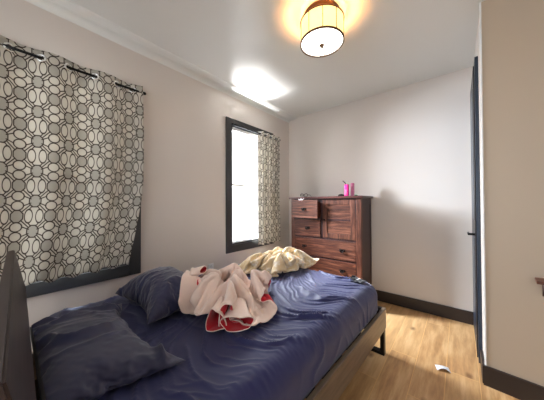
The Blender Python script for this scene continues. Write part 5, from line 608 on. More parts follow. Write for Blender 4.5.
BLANKET_Y = [-251,11,15,14,5,14,13,12,-2,14,1,0,-7,14,-7,-14,-9,-13,-8,-13,-6,-12,-6,4,11,8,14,12,8,12,5,-1,-3,4,4,6,12,12,-7,8,3,8,14,14,3,-13,-11,-6,-1,12,1,-7,-6,-5,-4,-3,-3,-6,-4,-5,-254,15,10,12,14,8,9,15,10,11,7,-10,-8,6,8,-13,-14,-9,-13,-7,-12,-7,-1,0,9,11,6,14,13,7,11,3,-2,-5,4,3,14,-1,6,6,13,0,14,10,12,-12,-12,-2,-5,11,7,-8,-6,-3,-4,-4,-4,-4,-6,-4,-253,10,16,13,6,12,14,6,15,11,13,-5,-10,9,0,-11,-13,-14,-8,-12,-8,-1,1,-4,11,0,8,12,12,14,9,8,0,-8,6,-2,11,8,5,-2,11,7,12,12,8,-6,-14,-12,10,5,10,-5,-6,-5,-1,-4,-4,-6,-4,-4,-252,15,7,15,14,6,12,14,6,15,14,4,-12,1,3,-12,-15,-10,-12,-8,-1,-1,-9,7,4,7,0,8,11,14,8,14,5,-9,3,-1,9,11,-3,3,12,7,7,13,5,-15,-8,7,1,7,6,5,-7,-4,-2,-4,-5,-5,-4,-5,-249,12,15,8,14,14,7,9,15,8,14,11,-8,-7,4,-13,-15,-11,-7,-2,-1,-4,-10,11,-2,6,8,1,10,11,14,10,9,-6,-6,3,8,12,6,-9,5,4,12,14,-6,-7,9,-6,10,5,9,5,-5,-4,-4,-2,-6,-4,-4,-5,-249,15,10,14,10,15,14,8,7,15,10,14,0,-7,-5,-15,-12,-6,-4,0,-5,-7,-7,3,8,5,0,12,2,12,8,13,14,-3,-7,-2,9,12,-2,6,4,-3,9,13,-6,6,-8,10,3,9,2,13,-5,-2,-6,-4,-3,-4,-4,-5,-246,8,15,13,12,15,9,15,12,5,15,12,5,-12,-3,-14,-7,-3,-3,-9,-5,-5,-2,4,7,3,-1,7,11,6,7,12,13,6,-7,-7,9,12,-1,9,5,-4,1,7,9,-10,10,1,8,4,9,2,8,-8,-3,-4,-3,-2,-5,-4,-239,8,6,14,13,10,14,15,12,14,5,14,9,-9,-11,-4,-2,-3,-9,-5,-3,-4,-6,4,8,3,0,0,11,12,6,5,10,14,-4,-10,8,12,1,9,-4,9,1,2,-5,9,-2,9,7,6,3,10,6,-6,-7,-3,-3,-1,-3,-4,-238,13,12,1,13,14,9,16,10,15,14,6,13,-7,-2,-3,-3,-10,-1,-6,-7,-2,-2,-4,11,-2,10,-2,3,12,4,14,2,12,5,-10,5,9,10,-4,4,8,6,-8,5,-1,7,7,3,12,-1,12,-9,11,-10,-1,-3,-5,2,-3,-231,9,13,2,11,11,9,11,14,14,14,16,12,1,-4,-3,-15,2,-5,-3,-12,4,-1,-3,-1,5,8,3,5,2,12,3,13,4,11,-9,4,7,6,4,5,-1,3,2,1,4,-2,9,10,4,9,-3,7,-2,0,-3,-1,-4,-3,1,-223,4,11,10,8,12,11,8,14,12,13,15,12,4,0,-14,-8,-7,-6,-5,1,12,-3,-1,-1,3,2,9,5,2,5,12,2,12,9,-6,5,6,2,8,1,4,4,3,0,1,-2,7,10,9,-2,7,1,3,0,-5,2,-6,1,-2,-215,-3,13,12,11,13,3,12,14,5,15,14,4,13,-8,-2,1,-7,-7,-2,-6,1,12,1,-7,7,4,5,9,2,1,6,12,3,12,-2,7,2,2,10,3,2,2,0,7,-2,2,3,10,3,7,2,4,3,-3,0,-1,-3,-3,2,-200,-7,9,12,5,6,14,13,11,7,10,8,14,-5,6,12,-2,-5,-9,-7,2,-7,-1,4,8,5,8,5,7,0,5,5,5,12,2,7,5,1,2,1,2,2,3,8,-4,6,9,3,7,6,4,2,6,0,3,0,-3,-6,2,-2,-204,12,2,11,10,6,8,11,0,13,10,14,1,1,15,7,-9,7,-13,4,-12,9,-2,0,6,7,4,8,6,4,6,2,5,8,9,6,5,1,4,1,1,1,-1,-3,8,5,7,10,6,4,4,5,0,7,2,0,-11,3,-6,5,-211,15,14,7,6,2,14,9,-4,14,13,11,10,-6,5,15,4,-10,6,-14,7,-10,6,10,8,4,-12,2,5,7,9,13,9,8,11,0,10,1,-12,3,3,6,4,2,7,2,1,4,10,15,4,0,6,6,1,-11,4,-10,6,0,-208,10,10,4,4,12,12,0,13,8,14,3,12,13,-10,5,14,4,-12,7,-10,0,9,6,5,8,-12,6,-2,6,13,9,10,9,8,1,-3,15,-9,9,3,1,3,6,5,6,0,5,-3,10,14,7,7,3,-9,-1,-14,10,-5,9,-218,13,8,1,10,14,6,5,13,13,13,11,9,2,10,-10,4,14,5,-10,8,-5,5,8,8,-4,0,2,3,2,12,11,6,11,-10,-3,11,10,8,-9,14,7,5,6,5,2,6,-5,8,-3,10,12,13,0,-7,-15,-7,1,13,3,-223,9,3,9,15,4,8,11,13,12,13,8,13,12,-3,11,0,12,7,-5,-6,8,3,3,5,6,-1,1,-5,9,-3,15,12,9,-6,-15,4,13,2,11,-4,12,5,14,11,6,4,0,-9,13,5,11,2,7,-15,-11,-8,12,1,13,-225,-1,13,11,12,2,12,12,11,9,14,14,10,11,10,9,4,-2,13,2,-6,0,10,4,6,-2,7,3,-13,7,-6,9,14,15,-14,-12,-3,11,12,-1,11,-2,15,10,12,13,9,-12,5,0,14,11,6,-5,-15,-7,2,-7,16,8,-235,13,6,11,6,13,12,9,13,12,12,8,13,15,14,-7,10,13,0,11,1,-5,10,6,-1,8,-4,8,-13,-4,6,0,11,16,-4,-13,-12,4,10,12,-3,14,3,15,14,7,11,0,-10,13,8,15,1,-11,-8,4,-7,-11,13,13,-236,8,15,9,11,9,13,11,11,11,11,11,8,15,7,7,10,8,10,0,11,-1,8,7,-1,0,6,-3,-7,-9,0,9,2,9,11,-13,-8,-11,7,9,13,5,12,3,12,3,11,11,-4,13,3,13,-1,-5,-4,-11,-4,-2,8,11,-237,14,7,13,10,12,12,11,11,11,12,11,10,8,14,10,8,10,3,11,2,8,-3,14,4,-2,4,1,-9,-11,6,2,5,0,11,-7,-13,-11,6,14,5,12,13,-7,5,11,10,2,13,13,-2,9,-4,-3,-9,-5,-2,9,6,11,-234,9,13,13,10,13,11,10,11,13,9,11,11,12,11,13,7,11,6,10,7,-4,-1,7,14,6,-1,-4,-13,-5,5,6,9,-5,-1,-9,4,-10,-2,12,11,10,4,8,-10,2,13,13,7,13,-2,6,-3,-8,1,-4,8,4,9,5,-229,9,10,13,11,10,14,12,8,12,12,10,13,13,11,12,12,4,14,-1,12,6,-5,4,12,-1,5,-14,-6,5,3,10,-2,6,-2,-9,-14,9,-6,10,11,5,13,4,-6,-10,6,12,12,13,-1,3,-9,4,-2,9,6,5,5,9,-227,12,12,13,7,12,11,13,10,10,13,11,12,4,15,13,13,10,2,12,0,14,5,-4,12,5,-13,3,-9,7,5,8,0,5,-4,-13,-12,0,12,4,8,12,-7,0,10,-4,-8,8,14,13,2,-6,3,3,8,9,5,7,6,4,-220,11,6,14,10,12,14,12,12,7,12,13,5,15,-2,13,10,11,9,4,13,8,-3,13,1,11,-1,-9,5,-2,10,1,9,-9,-6,-3,-9,-1,12,4,9,11,-1,-8,-1,-1,4,5,5,7,5,5,6,5,9,8,6,7,6,2,-212,10,8,7,11,8,9,13,14,15,9,14,13,-6,2,8,12,10,6,11,11,11,-6,9,12,1,14,1,-6,9,3,9,-3,0,-4,-4,-8,-6,9,9,11,-5,3,5,-2,0,3,4,7,7,3,6,4,5,-6,13,13,9,4,-1,-202,4,12,10,11,5,8,7,10,14,12,9,14,9,2,-5,8,11,14,-1,10,12,10,-6,10,14,3,15,4,-1,10,5,2,-3,-4,-14,4,-6,9,8,10,-1,2,3,1,-5,4,4,10,7,3,-9,3,2,13,-6,5,13,12,11,-197,10,5,10,8,15,5,5,12,13,12,7,-3,11,1,15,7,5,2,15,-1,7,15,2,11,3,16,1,11,11,9,6,-5,-7,-12,1,-7,11,8,4,12,3,-2,-1,2,3,-2,5,1,6,15,-9,-10,11,-1,12,-4,1,13,8,-186,8,7,9,9,4,10,9,-1,9,12,13,-1,0,14,11,0,10,10,3,14,1,7,15,4,12,3,14,12,10,-1,3,-8,-10,-9,-4,13,3,11,10,5,13,-5,4,4,-9,8,-4,11,-3,14,-3,-12,1,12,-4,10,-8,3,15,-175,8,7,8,8,8,7,9,3,5,5,7,7,7,3,1,6,5,7,10,11,15,8,3,14,6,12,10,13,-2,6,-7,-10,-8,-6,11,-1,15,4,11,11,4,12,1,-10,6,-8,8,10,-8,14,4,-12,4,-4,11,-7,8,-9,9,-162,6,8,7,7,8,7,7,6,2,8,9,7,5,2,5,5,2,4,4,10,8,11,13,12,9,14,10,5,4,-11,-8,-6,3,1,-7,14,2,14,11,7,12,4,7,-7,-9,8,8,-6,3,13,9,-12,6,-1,-4,7,-10,9,-7,-150,6,6,8,8,6,7,8,4,3,8,0,2,14,11,1,-2,6,7,8,6,9,8,11,13,11,9,6,6,-1,-2,-3,-8,-10,-4,12,0,15,3,14,12,12,10,1,-14,3,6,11,-4,-6,13,13,-7,-5,12,-4,-4,0,-7,9,-136,4,6,8,4,8,7,8,3,9,-4,8,0,7,3,10,7,6,5,4,10,10,4,4,12,11,-4,10,0,5,3,1,0,-6,-14,5,14,5,13,11,12,12,12,-13,3,4,6,5,5,-8,6,13,0,-10,13,-8,8,-4,-10,3,-124,5,6,5,7,6,8,4,10,-2,6,-3,8,3,8,9,-2,6,9,10,7,-4,2,13,8,12,-2,-5,10,-6,3,2,6,-7,0,10,7,10,11,12,11,5,13,-7,11,1,3,10,5,-9,6,4,9,-12,4,7,-11,8,-7,-5,-112,5,6,5,6,6,5,7,3,9,-3,5,-2,7,9,2,7,5,10,-5,8,-7,8,14,3,14,-1,-11,2,10,-6,6,-5,5,13,6,9,7,9,12,9,12,4,8,3,8,-4,9,12,-6,-6,10,10,-7,-7,12,-6,-6,7,-5,-98,4,4,4,5,6,7,5,6,1,8,-4,5,6,0,7,9,9,-4,5,-12,1,12,4,9,16,-9,-2,8,-9,12,-8,5,13,10,10,4,11,9,7,12,7,10,4,10,-3,11,-5,15,3,-5,-3,13,2,-8,1,6,-5,-6,6,-88,7,3,4,5,4,8,7,4,2,2,4,4,-3,5,8,9,1,9,-13,-7,-2,12,13,-1,14,4,1,-9,8,-2,8,1,9,10,14,8,0,9,12,8,11,9,7,-7,9,-1,15,-1,13,1,-3,3,10,-5,-4,2,2,-5,5,-82,11,0,10,0,9,5,6,6,2,1,7,-5,7,-1,11,3,7,-1,-7,-12,7,8,2,4,10,1,7,4,0,5,7,-1,11,-4,14,4,13,11,9,11,9,10,-3,6,-1,10,2,13,0,13,0,-2,10,1,-5,0,0,1,1,-85,14,13,-1,12,1,9,5,10,2,-1,3,2,-4,10,-4,15,3,-14,-8,7,-1,10,6,0,7,10,4,4,2,6,-1,2,13,-8,3,13,8,13,13,15,10,11,2,5,-5,6,7,6,9,3,10,-2,6,3,-1,1,-7,3,4,-84,11,12,13,2,13,4,9,6,4,2,3,-7,6,-9,2,13,-2,4,-12,-4,10,10,2,8,5,9,6,1,4,2,8,-5,13,-9,-5,15,11,12,12,7,15,9,14,6,-2,5,7,5,6,7,8,0,8,0,-3,6,-8,-8,5,-78,5,14,12,14,-2,15,10,10,0,3,-1,0,-7,-1,7,-4,0,13,-10,1,-3,11,12,-1,11,8,0,10,-1,5,7,-10,10,0,-12,10,12,13,5,14,10,15,3,10,15,1,13,7,-3,12,-7,12,6,6,1,-2,-9,-5,-11,-78,14,6,12,12,12,7,13,2,10,7,-4,1,-6,-1,5,-1,-3,1,6,-8,4,6,6,8,9,8,5,8,-2,5,-9,10,-11,8,-10,7,14,1,15,8,14,13,4,14,4,11,12,15,-4,12,-11,11,4,3,-5,8,1,-9,-11,-75,9,11,13,6,15,5,14,13,9,-1,9,-3,-8,2,2,2,0,-1,0,0,-2,5,8,9,7,12,6,-1,6,-11,6,-9,9,-9,-1,6,9,13,3,14,6,15,11,6,13,11,12,3,14,-8,7,-12,6,-2,5,-2,10,2,-5,-64,0,13,8,14,5,14,7,14,3,15,4,-11,11,0,1,-2,5,-3,-2,3,-1,3,6,10,4,8,11,6,-9,-7,-4,8,-8,9,-6,9,6,12,7,-1,10,11,13,13,12,11,9,12,-10,8,1,-7,-10,7,-4,9,0,7,2,-70,14,1,14,7,14,5,10,15,11,8,-7,8,-7,14,11,-1,-6,-2,6,-1,3,4,5,4,10,2,9,5,-2,-5,-13,-1,6,-7,11,0,12,13,-5,12,9,12,12,12,12,2,8,16,-10,-8,6,-8,-2,-5,7,-1,9,-3,4,-77,12,15,5,15,5,12,13,10,14,-5,7,-7,8,14,3,14,-3,-3,-2,7,0,7,4,4,7,3,0,-7,2,-2,4,-8,-4,2,2,13,11,3,7,11,7,8,7,11,9,15,9,-5,5,-14,-2,-8,-4,6,-2,8,-2,6,-6,-73,5,10,15,8,12,12,7,14,15,4,-11,2,12,6,14,0,14,-2,-1,2,3,5,8,3,8,0,1,-4,-4,4,-6,-5,2,-2,4,12,10,8,3,-5,8,9,10,11,11,13,0,8,-9,-5,-11,-8,4,-1,7,-3,9,-3,10,-61,0,6,8,13,12,8,14,9,14,10,-12,10,8,9,2,12,-2,9,9,-8,8,6,7,8,3,-5,4,1,-4,2,-3,-4,2,-10,-1,13,12,7,-5,10,-1,10,10,13,11,1,-7,13,-5,-8,-12,-4,0,8,-2,3,7,11,10,-47,2,0,4,6,10,14,8,8,15,13,-3,3,12,10,8,-2,10,9,0,2,4,5,11,8,4,-6,7,-6,2,-1,-5,2,-4,-10,-9,14,9,10,-3,14,-1,7,11,12,-3,-2,-4,10,2,-12,-10,-3,8,-1,5,9,11,10,7,-37,6,0,4,-1,6,7,13,15,10,12,7,0,10,7,9,7,5,6,7,-2,6,3,6,12,-4,8,-5,7,-7,0,1,-1,-7,-14,-10,10,7,13,5,9,8,6,7,-10,6,-9,6,-1,6,-4,-13,1,5,6,11,10,8,-2,13,-25,0,5,7,-2,6,0,8,14,13,14,1,11,9,9,9,7,3,9,-1,7,5,-1,10,3,6,0,5,-5,6,-2,1,-7,-12,-12,-9,1,13,7,12,8,10,7,6,-15,-7,-4,0,10,-5,4,-11,7,8,10,10,5,-2,3,9,-15,2,7,0,2,10,-2,3,8,15,8,13,11,6,11,9,1,12,2,8,2,-9,10,12,6,2,6,-1,2,2,2,-6,-12,-10,-10,-8,0,14,3,11,15,11,9,-5,-6,-9,-10,-7,3,12,-11,3,9,11,7,-1,2,5,6,13,-1,3,1,4,4,4,-1,9,1,10,12,8,11,13,5,11,6,8,7,3,-10,0,13,12,4,10,1,5,-3,8,-2,-7,-12,-11,-11,-9,-2,9,10,10,14,12,9,3,-9,-13,-7,-5,-8,1,1,9,9,1,4,7,8,8,1,8,12,1,3,5,1,1,4,5,5,6,7,15,9,13,8,2,13,2,10,-11,-4,9,5,12,13,10,5,4,-4,3,4,-13,-9,-11,-10,-11,-2,5,14,9,14,6,13,-8,-5,-4,-2,-5,-6,-5,2,5,4,7,7,9,8,1,10,4,23,4,3,3,2,2,2,6,-1,4,12,3,16,0,9,15,5,14,-7,8,-10,10,8,11,8,14,7,-4,7,4,-3,-11,-15,-3,-11,-12,-1,4,9,12,13,11,1,7,-7,-2,-4,-12,-2,1,2,5,2,6,5,3,3,11,3,10,33,0,5,1,3,4,7,-4,7,-7,14,10,-2,16,9,1,15,5,11,-9,10,-4,9,10,9,13,5,10,4,2,-8,-14,-6,-12,-4,-10,0,7,3,10,12,4,14,6,-3,-6,-11,0,-7,3,3,2,7,1,8,2,5,3,1,6,39,5,-1,4,5,7,-4,7,-5,-7,13,4,12,1,14,13,1,15,2,9,-10,13,5,8,10,7,10,12,7,-5,-14,-3,-6,-14,-7,-1,0,1,10,3,7,14,-3,6,8,-6,-1,-7,-2,-7,9,7,-2,10,-3,9,8,-1,4,3,43,10,0,6,5,-6,9,-3,-13,4,12,12,-4,9,3,13,15,1,15,-4,10,-1,14,8,7,11,11,3,8,-12,-6,-13,-4,5,-9,1,0,2,2,11,1,8,10,-1,6,1,-8,0,-7,-7,10,7,4,-3,10,-2,1,13,4,-6,55,4,7,4,-7,2,9,-15,-9,10,9,14,6,-5,11,1,11,14,1,13,-4,12,9,13,10,7,8,9,-9,0,-14,-3,4,-4,1,0,0,0,2,6,7,6,3,8,0,0,-3,-7,-10,3,10,-1,13,-7,5,9,-7,6,12,1,69,-6,11,-3,-2,9,-4,-8,-14,15,6,13,13,-7,11,-2,11,3,14,1,12,3,12,13,7,11,12,-6,5,-13,-3,4,0,0,1,-1,0,2,1,3,8,4,7,2,-11,4,-9,2,-9,9,9,-3,12,1,-1,-1,1,9,-1,9,74,2,-7,13,2,-8,-13,-9,3,11,12,5,15,8,-6,13,-2,10,3,15,3,11,7,12,10,12,1,9,-10,1,1,2,1,0,1,0,-1,-2,3,2,7,7,5,-11,1,-12,3,-2,-3,10,12,-8,9,10,-4,3,-4,1,8,-2,82,-13,8,-3,13,-14,-14,-10,16,11,12,-1,11,7,12,1,11,-3,11,3,14,5,12,10,12,6,10,-2,3,0,2,1,1,1,-1,0,-1,-4,4,5,5,9,-10,3,-12,-2,-11,2,8,9,10,-1,-3,13,4,-5,5,-3,0,6,76,2,-11,14,1,-6,-14,-12,8,14,15,8,4,14,8,10,0,10,-1,10,6,11,8,12,12,11,7,5,1,2,1,2,0,0,1,-1,-4,0,-8,12,2,10,-2,-9,-6,-13,-3,6,7,7,5,9,-9,7,12,1,-5,7,-2,-1]
